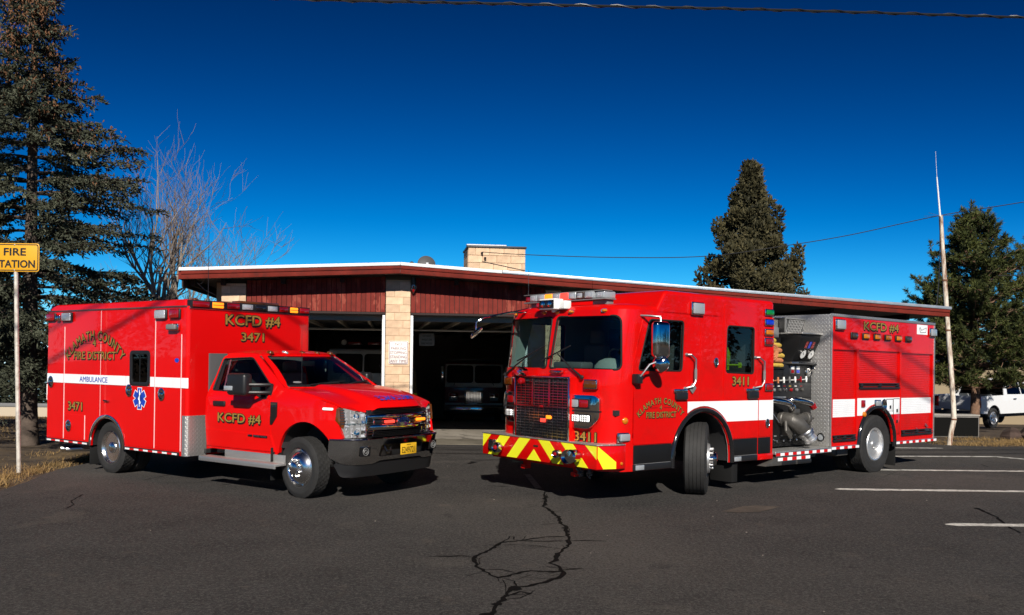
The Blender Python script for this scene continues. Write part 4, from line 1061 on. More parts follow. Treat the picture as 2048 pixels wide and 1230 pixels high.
sq = MB().box(BX, BX + .03, -1.10, -.93, .555, .725).build('siren_speaker', CHROME, bump, bevel=.008)
MB().lathe([(.07, 0), (.065, .02), (.03, .012), (0, .016)], 18, (BX + .03, -1.015, .64), (1, 0, 0)).build('speaker_cone', BLACK, sq)
def horn(y, z, r, nm='bumper_siren', lens=None):
    h_ = MB().lathe([(r * .45, 0), (r * .5, .04), (r, .06), (r * 1.02, .13), (r * .9, .15), (r * .5, .12), (0, .13)], 22, (BX, y, z), (1, 0, 0)).build(nm, CHROME, bump)
    if lens: MB().lathe([(r * .5, .135), (r * .3, .16), (0, .165)], 14, (BX, y, z), (1, 0, 0)).build('lens', lens, h_)
horn(-.80, .625, .075, 'intake_cap', LENS_RED); horn(.50, .645, .055, 'marker_lamp', LENS_RED); horn(.72, .625, .095); 
bs = MB().lathe([(.05, .0), (.06, .06), (.085, .08), (.09, .19), (.07, .22), (0, .225)], 24, (BX, .84, .65), (1, .1, 0)).build('bumper_siren', CHROME, bump)
MB().box(BX + .002, BX + .005, -.10, .0, .69, .715).build('small_emblem', CHROME, bump)
MB().lathe([(.022, 0), (.02, .012), (0, .016)], 12, (1.80, 1.25, .56), (0, 1, 0)).build('side_reflector', LENS_AMB, bump)
for y in (-.50, .56):
    MB().box(1.9, 1.98, y - .05, y + .05, .38, .5).box(1.9, 2.03, y - .045, y + .045, .33, .39).build('tow_hook', RED, eng, bevel=.015)
for y in (.66, .86):
    b = MB()
    for k in range(5): b.box(1.98 + random.uniform(-.03, .03), 2.02 + random.uniform(-.02, .03), y + random.uniform(-.07, .03), y + random.uniform(.03, .07), .34 + k * .03, .365 + k * .03, rot=Matrix.Rotation(random.uniform(-.6, .6), 3, 'X'))
    b.build('air_line_coupling', DULL, eng, bevel=.004)
# front and side lettering
P = Vector(EW.S(uf(.775), .9)); N_ = Vector((1, .13, 0)).normalized(); exf = Vector((0, 0, 1)).cross(N_)
lettering(eng, '3411', P + N_ * .012 - Vector((0, 0, .075)), exf, (0, 0, 1), .135, width=.37)
EXL = (-1, 0, 0); EZ = (0, 0, 1)
def eside(txt, x, z, size, width, off=.011, **kw): return lettering(eng, txt, (x, W + off, z), EXL, EZ, size, width=width, nrm=(0, 1, 0), **kw)
eside('KLAMATH COUNTY', 1.03, 1.345, .085, .98, arc=.62, bold=.006)
eside('4', 1.035, 1.262, .06, .045, bold=.006)
eside('FIRE DISTRICT', 1.02, 1.150, .085, .62, bold=.006)
MB().box(1.10, 1.25, W + .011, W + .0125, 1.283, 1.288).box(.82, .97, W + .011, W + .0125, 1.283, 1.288).build('lettering_rule', BLK_INK, eng, smooth=False)
eside('3411', -.79, 1.595, .135, .40)
# lamps and hardware on the flank
def boxlamp(parent, x0, x1, z0, z1, lens, name, y=W, depth=.05, rim=CHROME, S=None):
    r_ = MB().box(x0, x1, y + .004, y + depth * .6, z0, z1).build(name, rim, parent, bevel=.012, seg=3)
    MB().box(x0 + .02, x1 - .02, y + depth * .55, y + depth, z0 + .018, z1 - .018).build('lens', lens, r_, bevel=.012, seg=3)
    return r_
for (za, zb_), mt in zip(((2.675, 2.785), (2.52, 2.63), (2.365, 2.475), (2.21, 2.335)), (LENS_GRN, LENS_BLU, LENS_AMB, LENS_RED)):
    boxlamp(eng, -1.595, -1.37, za, zb_, mt, 'warning_light')
boxlamp(eng, .150, .425, 2.60, 2.79, LENS_CLR, 'scene_light', depth=.07)
boxlamp(eng, -1.60, -1.40, 1.50, 1.625, LENS_RED, 'side_marker', depth=.05)
cl_ = MB()
P = Vector(EW.S(ul(1.72), .9)); boxlamp(eng, 1.62, 1.84, .835, .965, LENS_CLR, 'corner_light', y=1.185, depth=.075)
MB().lathe([(.045, 0), (.042, .02), (.02, .035), (0, .037)], 16, (1.70, 1.205, 1.12), (.25, 1, 0)).build('turn_signal', LENS_AMB, eng)
def grab(x0, x1, za, zb_, y=W):
    b = MB().tube([(x0, y, za), (x0 - .06, y + .05, za), (x1, y + .07, za - .06), (x1, y + .07, zb_ + .10), (x1 + .05, y + .06, zb_ + .03), (x0 + .02, y, zb_)], .016, 8)
    b.ball((x0, y + .01, za), .03, 8).ball((x0 + .02, y + .01, zb_), .03, 8)
    g_ = b.build('grab_rail', BRUSH, eng)
    MB().tube([(x1, y + .07, za - .2), (x1, y + .07, zb_ + .13)], .021, 8).build('grip', GREYP, g_)
grab(.50, .36, 2.03, 1.55); grab(-1.14, -1.30, 2.02, 1.55)
MB().box(.30, .42, W + .004, W + .03, 1.50, 1.60, rot=Matrix.Rotation(.785, 3, 'Y')).build('rail_bracket', GREYP, eng, bevel=.005)
for x0, x1 in ((.48, .775), (-1.215, -.905)):
    h_ = MB().box(x0, x1, W + .008, W + .035, 1.49, 1.545).build('door_handle', CHROME, eng, bevel=.008)
    MB().box(x0 + .02, x1 - .03, W + .008, W + .06, 1.395, 1.495).build('latch_housing', BLACK, h_, bevel=.012)
def dring(parent, x, z, y=W, r=.055, s=1):
    d_ = MB().lathe([(r, .0), (r * .97, .012), (r * .75, .014), (r * .6, .004), (0, .003)], 18, (x, y + s * .006, z), (0, s, 0), sx=1.35).build('latch', CHROME, parent)
    MB().tube([(x - r * .45, y + s * .016, z - r * .2), (x - r * .4, y + s * .02, z - r * .7), (x + r * .4, y + s * .02, z - r * .7), (x + r * .45, y + s * .016, z - r * .2)], .007, 6).build('ring_pull', CHROME, d_)
dring(eng, -.17, 1.93, W + .004); dring(eng, -1.475, 1.0, W + .006)
# mirrors
mr = MB().box(1.195, 1.475, 1.42, 1.56, 1.97, 2.46).build('side_mirror', CHROME, eng, bevel=.055, seg=4)
MB().tube([(1.46, W, 2.54), (1.40, 1.36, 2.535), (1.33, 1.48, 2.52), (1.33, 1.49, 2.45)], .015, 8).build('mirror_arm', BRUSH, mr)
MB().tube([(1.57, W, 1.70), (1.57, 1.36, 1.72), (1.50, 1.45, 1.88), (1.36, 1.49, 1.93), (1.34, 1.49, 1.98)], .015, 8).build('mirror_arm', BRUSH, mr)
MB().box(1.52, 1.62, W + .006, 1.36, 1.62, 1.75).build('mirror_mount', BLACK, mr, bevel=.012)
MB().lathe([(.10, -.02), (.115, .0), (.11, .03), (.05, .075), (0, .08)], 20, (1.33, 1.50, 1.89), (.9, .5, -.1)).build('convex_mirror', CHROME, mr)
A0 = Vector(EW.S(uf(-.70), 2.62)); A1 = Vector((2.55, -.72, 2.47))
fm = MB().tube([A0, A0 + Vector((.25, -.05, .0)), (2.50, -.88, 2.52), (2.60, -.93, 2.45), (2.60, -.93, 2.33)], .013, 8).tube([A0 + Vector((0, .03, .06)), (2.45, -.85, 2.53)], .010, 6).build('front_mirror_arm', CHROME, eng)
MB().lathe([(.0, -.03), (.08, -.02), (.115, .01), (.11, .02), (0, .028)], 22, (2.60, -.93, 2.30), (-.45, .5, -.72)).build('front_mirror', CHROME, fm)
# whip aerial, chassis
MB().tube([(1.60, -.94, 2.70), (1.60, -.94, 3.30)], [.006, .003], 5).build('aerial', BLACK, eng)
ch = MB()
for y in (-.43, .43): ch.box(-7.0, 1.9, y - .05, y + .05, .60, .85)
ch.tube([(0, -.95, .52), (0, .95, .52)], .07, 8).tube([(-4.85, -1.0, .52), (-4.85, 1.0, .52)], .11, 8).ball((-4.85, 0, .52), .24, 10)
ch.box(-2.9, -1.0, -.35, .35, .42, .75).box(-3.3, -1.7, -1.1, .85, .56, .60).build('chassis', STEELD, eng)
# wheels
sa = R_(35.5); sx_, sy_ = math.cos(sa), math.sin(sa)
for s in (1, -1):
    wheel(eng, (0, s * 1.06, .525), Vector((-sy_, sx_, 0)) * s, .525, .29, .33, 'steer', 'rib')
    wheel(eng, (-4.852, s * 1.10, .525), (0, s, 0), .525, .29, .28, 'dish', 'block')
    wheel(eng, (-4.852, s * .76, .525), (0, s, 0), .525, .29, .28, 'dish', 'block', simple=True)
    MB().box(-.80, -.66, s * .80, s * 1.20, .13, .93, rot=Matrix.Rotation(0, 3, 'Y')).build('mud_flap', RUBBER, eng, bevel=.004)
    MB().box(-5.60, -5.57, s * .70, s * 1.22, .10, .60).build('mud_flap', RUBBER, eng, bevel=.004)
mf = MB().box(-.655, -.645, .82, 1.19, .50, .545).build('flap_strip', BRUSH, eng)
# ---- pump compartment
BXF, BXR, ZB, ZT = -3.315, -7.06, .545, 2.80
PY = .88
pp = MB().box(-3.305, -1.66, PY - .02, PY, .57, 1.935).build('pump_panel', PANELK, eng, bevel=.003)
for x0, x1, za, zb_ in ((-3.28, -2.45, 1.64, 1.92), (-3.28, -1.75, 1.38, 1.62), (-3.27, -2.95, .70, 1.02), (-3.26, -2.98, 1.24, 1.36)):
    MB().box(x0, x1, PY + .001, PY + .006, za, zb_).build('panel_plate', BLACK, pp, bevel=.002)
MB().box(-3.31, -2.55, .30, PY + .10, 1.94, 1.975).build('hose_tray_lip', BRUSH, eng, bevel=.004)
# T handles (white) and knobs
xs = np.linspace(-1.83, -2.98, 8)
for i, x in enumerate(xs):
    z = 1.655 + .004 * i
    t_ = MB().tube([(x, PY, z - .01), (x, PY + .10, z)], .012, 6).tube([(x - .0, PY + .10, z + .055), (x, PY + .105, z - .045)], [.017, .015], 8).box(x - .020, x + .020, PY + .088, PY + .115, z - .015, z + .024)
    t_.build('valve_handle', (WHITE_PL, WHITE_PL, HOSE_O, WHITE_PL, GREYP, WHITE_PL, LENS_RED, WHITE_PL)[i], pp, bevel=.005)
    MB().lathe([(.03, 0), (.028, .03), (.012, .04), (0, .04)], 12, (x - .02, PY + .002, 1.505), (0, 1, 0)).build('gauge' if i % 2 else 'drain_knob', (CHROME, LENS_RED, GREYP, DULL)[i % 4], pp)
    MB().box(x - .03, x + .03, PY + .002, PY + .008, 1.56, 1.575).build('label_plate', (WHITE_PL, LENS_RED, HOSE_Y)[i % 3], pp)
for i in range(7):
    x = -1.85 - i * .19
    MB().lathe([(.022, 0), (.02, .05), (0, .055)], 10, (x, PY + .002, .665), (0, 1, 0)).build('drain_valve', CHROME, pp)
    MB().box(x - .05, x + .02, PY + .002, PY + .006, .735, .755).build('label_plate', GREYP, pp)
for x, mt in ((-2.70, LENS_RED), (-2.86, LENS_BLU)):
    q_ = MB().box(x - .06, x + .06, PY + .006, PY + .02, 1.775, 1.905).build('level_gauge', BRUSH, pp, bevel=.004)
    MB().box(x - .04, x + .04, PY + .02, PY + .024, 1.79, 1.84).build('gauge_glow', mt, q_); MB().box(x - .04, x + .04, PY + .02, PY + .024, 1.85, 1.885).build('gauge_face', WHITE_PL, q_)
cr_ = MB().lathe([(.075, 0), (.075, .02), (.05, .03), (0, .03)], 20, (-3.17, PY + .006, 1.80), (0, 1, 0)).build('throttle_knob', CHROME, pp)
MB().tube([(-3.17, PY + .03, 1.80), (-3.22, PY + .09, 1.87)], .012, 6).ball((-3.22, PY + .10, 1.87), .024, 8).build('throttle_crank', CHROME, cr_)
MB().tube([(-1.80, PY + .06, 1.42), (-1.80, PY + .06, 2.05)], .026, 10).build('standpipe', BRUSH, pp)
MB().box(-2.5, -1.70, PY + .005, PY + .03, 1.365, 1.395).box(-2.98, -2.56, PY + .005, PY + .03, 1.345, 1.375).build('trim_rail', BRUSH, pp, bevel=.004)
# chrome discharges
def elbow(x0, x1, z0, r, cap):
    e = MB().tube([(x0 + .12, PY, z0 + .02), (x0 + .04, PY + .12, z0 + .03), (x0 - .10, PY + .20, z0 + .01), (x1, PY + .22, z0 - .02), (x1 - .06, PY + .22, z0 - .05)], [r, r, r, r * .95, r * .9], 14)
    o_ = e.build('discharge_elbow', CHROME, pp)
    d = Vector((-.05, .01, -.06)).normalized()
    MB().lathe([(r * 1.15, 0), (r * 1.2, .03), (r * 1.05, .05), (r * 1.1, .07), (r * .6, .08), (0, .08)], 16, (x1 - .06, PY + .22, z0 - .05), d).build('discharge_cap', cap, o_)
elbow(-2.08, -2.30, 1.31, .05, CHROME); elbow(-2.66, -2.92, 1.31, .05, LENS_RED)
MB().tube([(-1.95, PY + .02, 1.30), (-2.0, PY + .10, 1.15), (-2.15, PY + .14, .98)], .008, 6).build('cap_cable', BRUSH, pp)
# big intake with relief valve
ik = MB()
ik.lathe([(.10, 0), (.12, .02), (.12, .08), (.105, .10)], 18, (-2.38, PY, 1.03), (0, 1, 0))
ik.tube([(-2.38, PY + .06, 1.03), (-2.42, PY + .20, 1.01), (-2.50, PY + .26, .95), (-2.62, PY + .30, .85)], [.115, .125, .13, .115], 16)
ik.tube([(-2.45, PY + .20, 1.02), (-2.74, PY + .24, 1.04)], [.09, .085], 14).lathe([(.085, 0), (.105, .01), (.105, .07), (.09, .09)], 18, (-2.72, PY + .24, 1.04), (-1, .1, 0))
ik.box(-2.56, -2.40, PY + .14, PY + .26, 1.12, 1.20).tube([(-2.30, PY + .16, 1.0), (-2.25, PY + .2, .85), (-2.40, PY + .2, .72)], .03, 8)
ik.box(-2.48, -2.34, PY + .06, PY + .18, .76, .95)
intake = ik.build('intake_valve', DULL, pp, bevel=.006, ang=40)
MB().lathe([(.09, 0), (.06, .01), (0, .012)], 18, (-2.81, PY + .25, 1.04), (-1, .1, 0)).build('sight_glass', BLACKG, intake)
d = Vector((-.55, .25, -.75)).normalized(); q0 = Vector((-2.62, PY + .30, .85))
MB().lathe([(.125, 0), (.14, .02), (.14, .05), (.12, .06), (.125, .08), (.125, .10), (.10, .11)], 22, q0, d).build('coupling_ring', BRUSH, intake)
MB().lathe([(.10, .10), (.105, .17), (.115, .18), (.115, .21), (.08, .22), (0, .22)], 22, q0, d).build('intake_cap', ALU, intake)
MB().tube([(-2.95, PY, 1.02), (-2.98, PY + .14, 1.02), (-3.12, PY + .16, 1.03)], .022, 8).lathe([(.04, 0), (.04, .03), (0, .03)], 10, (-2.96, PY + .08, 1.02), (0, 1, 0)).build('small_discharge', DULL, pp)
# upper cabinet, gauges, mesh, hoses
UY = .56
MB().box(-3.20, -1.66, UY - .04, UY, 1.98, 2.72).build('upper_cabinet', TREAD_S, eng, bevel=.003)
MB().box(-3.215, -3.18, UY, UY + .03, 1.98, 2.74).box(-3.2, -1.66, UY, UY + .03, 2.715, 2.745).build('cabinet_trim', BRUSH, eng, bevel=.003)
MB().box(-2.45, -2.15, UY + .001, UY + .05, 2.42, 2.52).box(-2.68, -2.52, UY + .001, UY + .08, 2.30, 2.56).box(-2.66, -2.56, UY + .001, UY + .06, 2.18, 2.3).build('mount_bracket', GREYP, eng, bevel=.01)
gz = MB()
gz.prism([(PY + .16, 2.44), (PY + .16, 2.36), (PY - .02, 1.99), (PY - .32, 1.99), (PY - .32, 2.44)], 'x', -3.305, -2.72)
gb = gz.build('gauge_box', PANELK, eng, bevel=.006)
MB().box(-3.31, -2.70, PY - .3, PY + .20, 2.445, 2.47).build('gauge_hood', TREAD_T, gb, bevel=.004)
gn = Vector((0, .89, -.43)).normalized(); gu = Vector((0, .43, .89)).normalized()
def gp(x, t, o=0): return Vector((x, PY - .02, 1.99)) + gu * t + gn * o
for x in (-2.93, -3.17):
    g_ = MB().lathe([(.085, 0), (.085, .025), (.075, .03)], 22, gp(x, .14), gn).build('pressure_gauge', CHROME, gb)
    MB().lathe([(.072, .031), (0, .032)], 22, gp(x, .14), gn).build('dial', WHITE_PL, g_, recalc=False)
    MB().tube([gp(x, .14, .036), gp(x + .03, .18, .036)], .005, 4).build('needle', BLACK, g_)
for i, mt in enumerate((LENS_RED, LENS_BLU, LENS_RED)):
    c_ = gp(-2.95 - i * .10, .31, .006)
    MB().add([c_ + Vector((sx * .035, 0, 0)) + gu * (sz * .06) for sx, sz in ((-1, -1), (1, -1), (1, 1), (-1, 1))], [(0, 1, 2, 3)]).build('digital_readout', mt, gb, recalc=False)
MB().box(-3.31, -2.75, PY - .06, PY + .10, 1.93, 1.985).build('light_shield', BLACK, eng, bevel=.006)
# expanded metal above the gauges
em = MB()
for i in range(14):
    xa = -2.78 - i * .045
    for sg in (1, -1):
        a0 = Vector((xa, .72, 2.49)); a1 = Vector((xa + sg * .11, .72, 2.71))
        if a1.x > -3.32 and a1.x < -2.72: em.tube([a0, a1], .005, 4, caps=False)
em.box(-3.315, -2.74, .71, .735, 2.475, 2.49).box(-3.315, -2.74, .71, .735, 2.71, 2.73).box(-2.755, -2.735, .71, .735, 2.49, 2.71)
em.build('mesh_screen', GREYP, eng, smooth=False)
MB().box(-3.315, -2.74, .60, .70, 2.475, 2.73).build('screen_backing', BLACK, eng)
ht = MB().box(-2.46, -1.70, .58, PY + .03, 1.855, 1.873).box(-2.46, -2.445, .58, PY - .06, 1.87, 2.38).build('hose_tray', PANELK, eng)
for x1, z, r, mt, dy in ((-2.40, 1.915, .040, HOSE_Y, .0), (-2.36, 1.995, .040, HOSE_O, .02), (-2.42, 2.075, .042, HOSE_Y, .0), (-2.30, 2.16, .045, HOSE_O, .03), (-2.36, 2.245, .042, HOSE_Y, -.02), (-2.24, 2.325, .040, HOSE_Y, -.04)):
    MB().tube([(-1.70, PY + dy, z), (x1 + .12, PY + dy + .01, z), (x1 + .04, PY + dy + .015, z - .004), (x1, PY + dy + .012, z - .006), (x1 - .02, PY + dy + .01, z - .006)], [r * .85, r, r * 1.02, r * .8, r * .3], 10).build('hose', mt, eng)
sp_ = [(-2.06 + (.03 + .0030 * k) * math.cos(k * .5), PY + .07, 2.13 + (.03 + .0030 * k) * math.sin(k * .5)) for k in range(40)]
MB().tube(sp_, .018, 6).build('rolled_hose', HOSE_O, eng)
# running board and step
rb = MB().box(-3.30, -1.69, PY + .005, W + .03, .50, .545).build('running_board', TREAD_T, eng, bevel=.004)
strip_blocks(rb, [(-3.30, W + .031, .497), (-1.70, W + .031, .497)], .045, [VINYL, REDV], 14, .004)
MB().box(-3.3, -1.7, W + .02, W + .031, .46, .53).build('board_edge', BRUSH, rb)
stp = MB().prism([(-1.42, .33), (-2.67, .315), (-2.67, .46), (-1.72, .46)], 'y', .75, W + .028).build('folding_step', DULL, eng, bevel=.005)
strip_blocks(stp, [(-2.66, W + .030, .42), (-1.75, W + .030, .42)], .05, [VINYL, REDV], 7, .004)
for x in (-2.05, -2.5): MB().box(x - .19, x + .19, W + .02, W + .040, .325, .385).build('step_pocket', BLACK, stp, bevel=.004)
MB().box(-3.1, -2.75, .9, 1.1, .38, .5).tube([(-2.9, 1.0, .42), (-2.8, 1.15, .42)], .03, 8).build('drain_fitting', DULL, eng, bevel=.01)
MB().box(-4.1, -3.75, .8, 1.12, .36, .50).prism([(-3.5, .48), (-3.9, .48), (-3.75, .35)], 'y', .85, 1.1).build('air_tank_bracket', DULL, eng, bevel=.01)
# ---- rear body
RC, RZ, RR = -4.86, .56, .60
arR = [(RC - RR * math.cos(a), RZ + RR * math.sin(a)) for a in np.linspace(0, PI, 16)]
bo_ = [(BXR, ZB), (RC - RR, ZB)] + arR + [(RC + RR, ZB), (BXF, ZB), (BXF, ZT), (BXR, ZT)]
sh = [(-4.134, -3.367, .632, 2.20), (-5.671, -4.205, 1.525, 2.205), (-6.97, -5.735, .645, 2.19)]
shol = [[(a, c), (b_, c), (b_, d_), (a, d_)] for a, b_, c, d_ in sh]
body = MB().sheet(SL, [bo_] + shol, .04, 0, .2, -1).build('rear_body', RED, eng, bevel=.004)
def SR(u, v): return (u, -W, v)
MB().sheet(SR, [bo_], .03, 0, .3, 1).build('rear_body_far_side', RED, eng)
MB().box(BXR, BXF - .01, -W + .04, W - .05, ZT - .06, ZT - .002).box(BXR, BXR + .02, -W + .04, W - .05, ZB, ZT - .07).build('rear_body_roof', TREAD_T, eng)
MB().box(BXR + .05, BXF - .05, -1.0, 1.0, 1.25, 1.30).box(BXR + .05, -5.55, -1.1, 1.12, .6, 2.7).box(-5.54, -4.2, -1.1, 1.12, 1.22, 2.7).box(-4.19, BXF - .05, -1.1, 1.12, .6, 2.7).build('body_core', STEELD, eng)
def SF(u, v): return (BXF, u, v)
fp = MB().sheet(SF, [[(-W, ZB), (W + .004, ZB), (W + .004, ZT), (-W, ZT)]], .02, .010, .3, 1).build('front_bulkhead', TREAD_S, eng, bevel=.003)
MB().tube([(BXF + .012, 1.07 + .062 * math.cos(a), .70 + .062 * math.sin(a)) for a in np.linspace(0, 2 * PI, 20)[:-1]], .012, 6, closed=True).build('port_ring', BLACK, fp)
MB().lathe([(.055, 0), (0, .004)], 18, (BXF + .012, 1.07, .70), (1, 0, 0)).build('port_lens', LENS_CLR, fp)
MB().box(BXR - .01, BXF + .012, W - .02, W + .012, ZT - .035, ZT + .012).box(BXR - .01, BXR + .03, W - .01, W + .010, ZB, ZT - .04).box(BXF - .03, BXF + .012, W - .01, W + .010, ZB, ZT - .04).build('tread_edging', TREAD_S, eng, bevel=.003)
# roller shutters: slats as real relief, white where the stripe crosses
def shutter(x0, x1, za, zb_):
    y = W - .02; o_ = MB().box(x0, x1, y - .02, y - .012, za, zb_).build('roller_shutter', RED, body)
    b = MB(); n = int((zb_ - za) / .0335); h = (zb_ - za) / n
    for i in range(n):
        p, q = za + i * h, za + (i + 1) * h; mi = 1 if (p + q) / 2 > z0 and (p + q) / 2 < z1 else 0
        prof = [(y - .004, p + .0005), (y + .0006, p + .002), (y + .0016, (p + q) / 2), (y + .0006, q - .002), (y - .004, q - .0005)]
        vs_ = [(x, yy, zz) for x in (x0, x1) for yy, zz in prof]
        b.add(vs_, [(j, j + 1, 5 + j + 1, 5 + j) for j in range(4)], mi)
    s_ = b.build('slats', [RED, VINYL], o_, ang=20, recalc=False); s_['kind'] = 'stuff'
    fr = MB().box(x0 - .03, x0, W - .01, W + .012, za, zb_ + .03).box(x1, x1 + .03, W - .01, W + .012, za, zb_ + .03).box(x0 - .028, x1 + .028, W - .008, W + .0125, zb_, zb_ + .035)
    fr.build('shutter_frame', RED, o_, bevel=.003)
    g_ = MB().box(x0 + .02, x1 - .02, W - .012, W + .035, za + .0, za + .032).box(x0 + .02, x1 - .02, W - .012, W + .022, za + .085, za + .105)
    for x in np.linspace(x0 + .06, x1 - .12, 3): g_.box(x, x + .06, W - .012, W + .03, za + .03, za + .09)
    g_.tube([(x0 + .03, W + .03, za + .055), (x1 - .03, W + .03, za + .055)], .013, 8).build('lift_bar', BLACK, o_, bevel=.003)
for q in sh: shutter(*q)
# stripe on the fixed skin
def bstripe(xa, xb, za=z0, zb_=z1): MB().sheet(SL, [[(xa, za), (xb, za), (xb, zb_), (xa, zb_)]], .002, .0025, .2, -1).build('white_stripe', VINYL, body, smooth=False)
rx = lambda z: math.sqrt(.70 ** 2 - (z - RZ) ** 2)
tops = [(RC + rx(z), z) for z in np.linspace(z0, RZ + .695, 8)]
MB().sheet(SL, [[(RC + rx(z0), z0), (-4.17, z0), (-4.17, z1), (RC, z1), (RC, RZ + .70)] + tops[::-1][:-1]], .002, .0025, .15, -1).build('white_stripe', VINYL, body, smooth=False)
tops = [(RC - rx(z), z) for z in np.linspace(z0, RZ + .695, 8)]
MB().sheet(SL, [[(-5.70, z0), (RC - rx(z0), z0)] + tops[1:] + [(RC, RZ + .70), (RC, z1), (-5.70, z1)]], .002, .0025, .15, -1).build('white_stripe', VINYL, body, smooth=False)
bstripe(-7.02, -7.003)
flare(RC, RZ, .60, .68, .46, W, 1); flare(RC, RZ, .60, .68, .46, -W, -1)
for s in (1, -1): well(eng, RC, RZ, .62, s * .45, s * 1.22, .50)
# hatches by the wheel
for x0, x1, za, zb_, knobs in ((-5.42, -5.21, 1.115, 1.325, [1.19]), (-5.67, -5.465, .685, 1.33, [1.12, .92])):
    if za > 1: MB().box(x0, x1, W + .003, W + .012, za, zb_).build('hatch', VINYL, eng, bevel=.004)
    else:
        h_ = MB().box(x0, x1, W + .003, W + .012, za, z0 - .001).build('hatch', RED, eng, bevel=.004)
        MB().box(x0, x1, W + .003, W + .012, z0 + .001, zb_).build('upper_panel', VINYL, h_, bevel=.004)
    fr = MB().box(x0 - .012, x0 - .002, W + .002, W + .008, za - .01, zb_ + .01).box(x1 + .002, x1 + .012, W + .002, W + .008, za - .01, zb_ + .01).box(x0 - .012, x1 + .012, W + .002, W + .0085, zb_ + .003, zb_ + .014).build('hatch_seal', BLACK, eng)
    for z in knobs: MB().box((x0 + x1) / 2 - .03, (x0 + x1) / 2 + .02, W + .012, W + .022, z - .03, z + .03).build('hatch_latch', BLACK, eng, bevel=.006)
MB().lathe([(.10, 0), (.105, .015), (.09, .022), (.06, .01), (0, .008)], 24, (-5.095, W + .003, 1.23), (0, 1, 0), sx=1.05).build('fuel_door', CHROME, eng)
boxlamp(eng, -4.965, -4.75, 1.20, 1.33, LENS_CLR, 'ground_light')
MB().box(-4.42, -4.30, W + .003, W + .03, 1.20, 1.33).build('side_marker', LENS_RED, eng, bevel=.02)
MB().lathe([(.05, 0), (.045, .03), (.02, .045), (0, .047)], 16, (-4.40, W + .003, 1.075), (0, 1, 0)).build('turn_signal', LENS_AMB, eng)
boxlamp(eng, -3.69, -3.40, 2.535, 2.725, LENS_CLR, 'warning_light', depth=.07); boxlamp(eng, -7.045, -6.80, 2.53, 2.70, LENS_CLR, 'warning_light', depth=.07)
for i, x in enumerate(np.linspace(-4.02, -5.97, 6)):
    boxlamp(eng, x - .11, x + .11, 2.40, 2.515, LENS_SMK if i in (0, 5) else LENS_AMB, 'traffic_light', rim=BLACK)
dc = MB().box(-6.75, -6.33, W + .002, W + .006, 2.565, 2.75).build('dealer_decal', VINYL, eng)
MB().tube([(-6.42, W + .008, 2.69), (-6.46, W + .008, 2.60), (-6.68, W + .008, 2.61), (-6.70, W + .008, 2.70), (-6.5, W + .008, 2.645), (-6.44, W + .008, 2.705)], .006, 4).build('decal_swirl', GREYP, dc)
eside('KCFD #4', -4.985, 2.575, .150, 1.24, off=.002)
r_ = MB().box(-4.215, -3.30, W - .02, W + .03, .50, .555).build('rub_rail', BRUSH, eng, bevel=.003)
strip_blocks(r_, [(-4.21, W + .031, .522), (-3.32, W + .031, .522)], .042, [VINYL, REDV], 7, .004)
r_ = MB().box(-7.12, -5.52, W - .02, W + .03, .50, .555).build('rub_rail', BRUSH, eng, bevel=.003)
strip_blocks(r_, [(-7.11, W + .031, .522), (-5.53, W + .031, .522)], .042, [VINYL, REDV], 13, .004)
MB().box(-7.25, -7.06, -1.2, 1.2, .48, .55).build('tailboard', TREAD_T, eng, bevel=.005)
for (x, z, w_, h_) in ((-6.72, .83, .10, .012), (-6.75, .80, .12, .014), (-6.35, .765, .08, .01), (-6.78, .735, .16, .02), (-6.7, .725, .2, .01)):
    MB().add([(x + w_ * .5 * math.cos(a) , W + .0145, z + h_ * math.sin(a) + .02 * math.cos(a)) for a in np.linspace(0, 2 * PI, 9)[:-1]], [tuple(range(8))]).build('paint_chip', BRUSH, body, recalc=False)
# ------------------------------------------------------------------ ambulance
amb = thing('ambulance', 'red box ambulance with white stripe, chrome grille and bonnet lettering', 'ambulance',
            (-2.3265, 12.9898, 0), (0, 0, R_(-34.8126)))
AW = 1.207; AF = -2.262; ARr = -6.33; AZB, AZT = .425, 2.69
r = .05
pl = [(x, -AW) for x in np.linspace(ARr + r, AF - r, 40)] + [(AF - r + r * math.sin(a), -AW + r - r * math.cos(a)) for a in np.linspace(0, PI / 2, 6)[1:]]
pl += [(AF, y) for y in np.linspace(-AW + r, AW - r, 14)[1:]] + [(AF - r + r * math.cos(a), AW - r + r * math.sin(a)) for a in np.linspace(0, PI / 2, 6)[1:]]
pl += [(x, AW) for x in np.linspace(AF - r, ARr + r, 24)[1:]]
BW = Wrap(pl)
def bu(x): return x - (ARr + r)           # right flank: u grows with x
LEN = (AF - r) - (ARr + r)
U1 = LEN + r * PI / 2                     # start of the front face
def bf(y): return float(np.interp(y, [-AW + r, AW - r], [U1, U1 + 2 * (AW - r)]))
UT2 = BW.C[-1]
ac, az, arr = -4.40, .43, .475
def barch(fn): return [(fn(ac - arr * math.cos(a)), az + arr * math.sin(a)) for a in np.linspace(0, PI, 16)]
wl_ = rrect(bu(-3.715), bu(-3.235), 1.49, 1.98, .06, 4)
ul2 = lambda x: UT2 - bu(x)
outer = [(0, AZB)] + barch(bu) + [(UT2 - 0, AZB)]
outer = [(0, AZB), (bu(ac - arr), AZB)] + barch(bu)[1:-1] + [(bu(ac + arr), AZB), (ul2(ac + arr), AZB)] + barch(ul2)[1:-1][::-1] + [(ul2(ac - arr), AZB), (UT2, AZB), (UT2, AZT), (0, AZT)]
UB = [LEN + q for q in np.linspace(-.001, r * PI / 2 + .001, 7)]; UB = UB + [UT2 - q for q in UB]
box = MB().sheet(BW.S, [outer, wl_], .035, 0, .12, 1, grid=.5, useg=UB).build('patient_box', RED2, amb, ang=30)
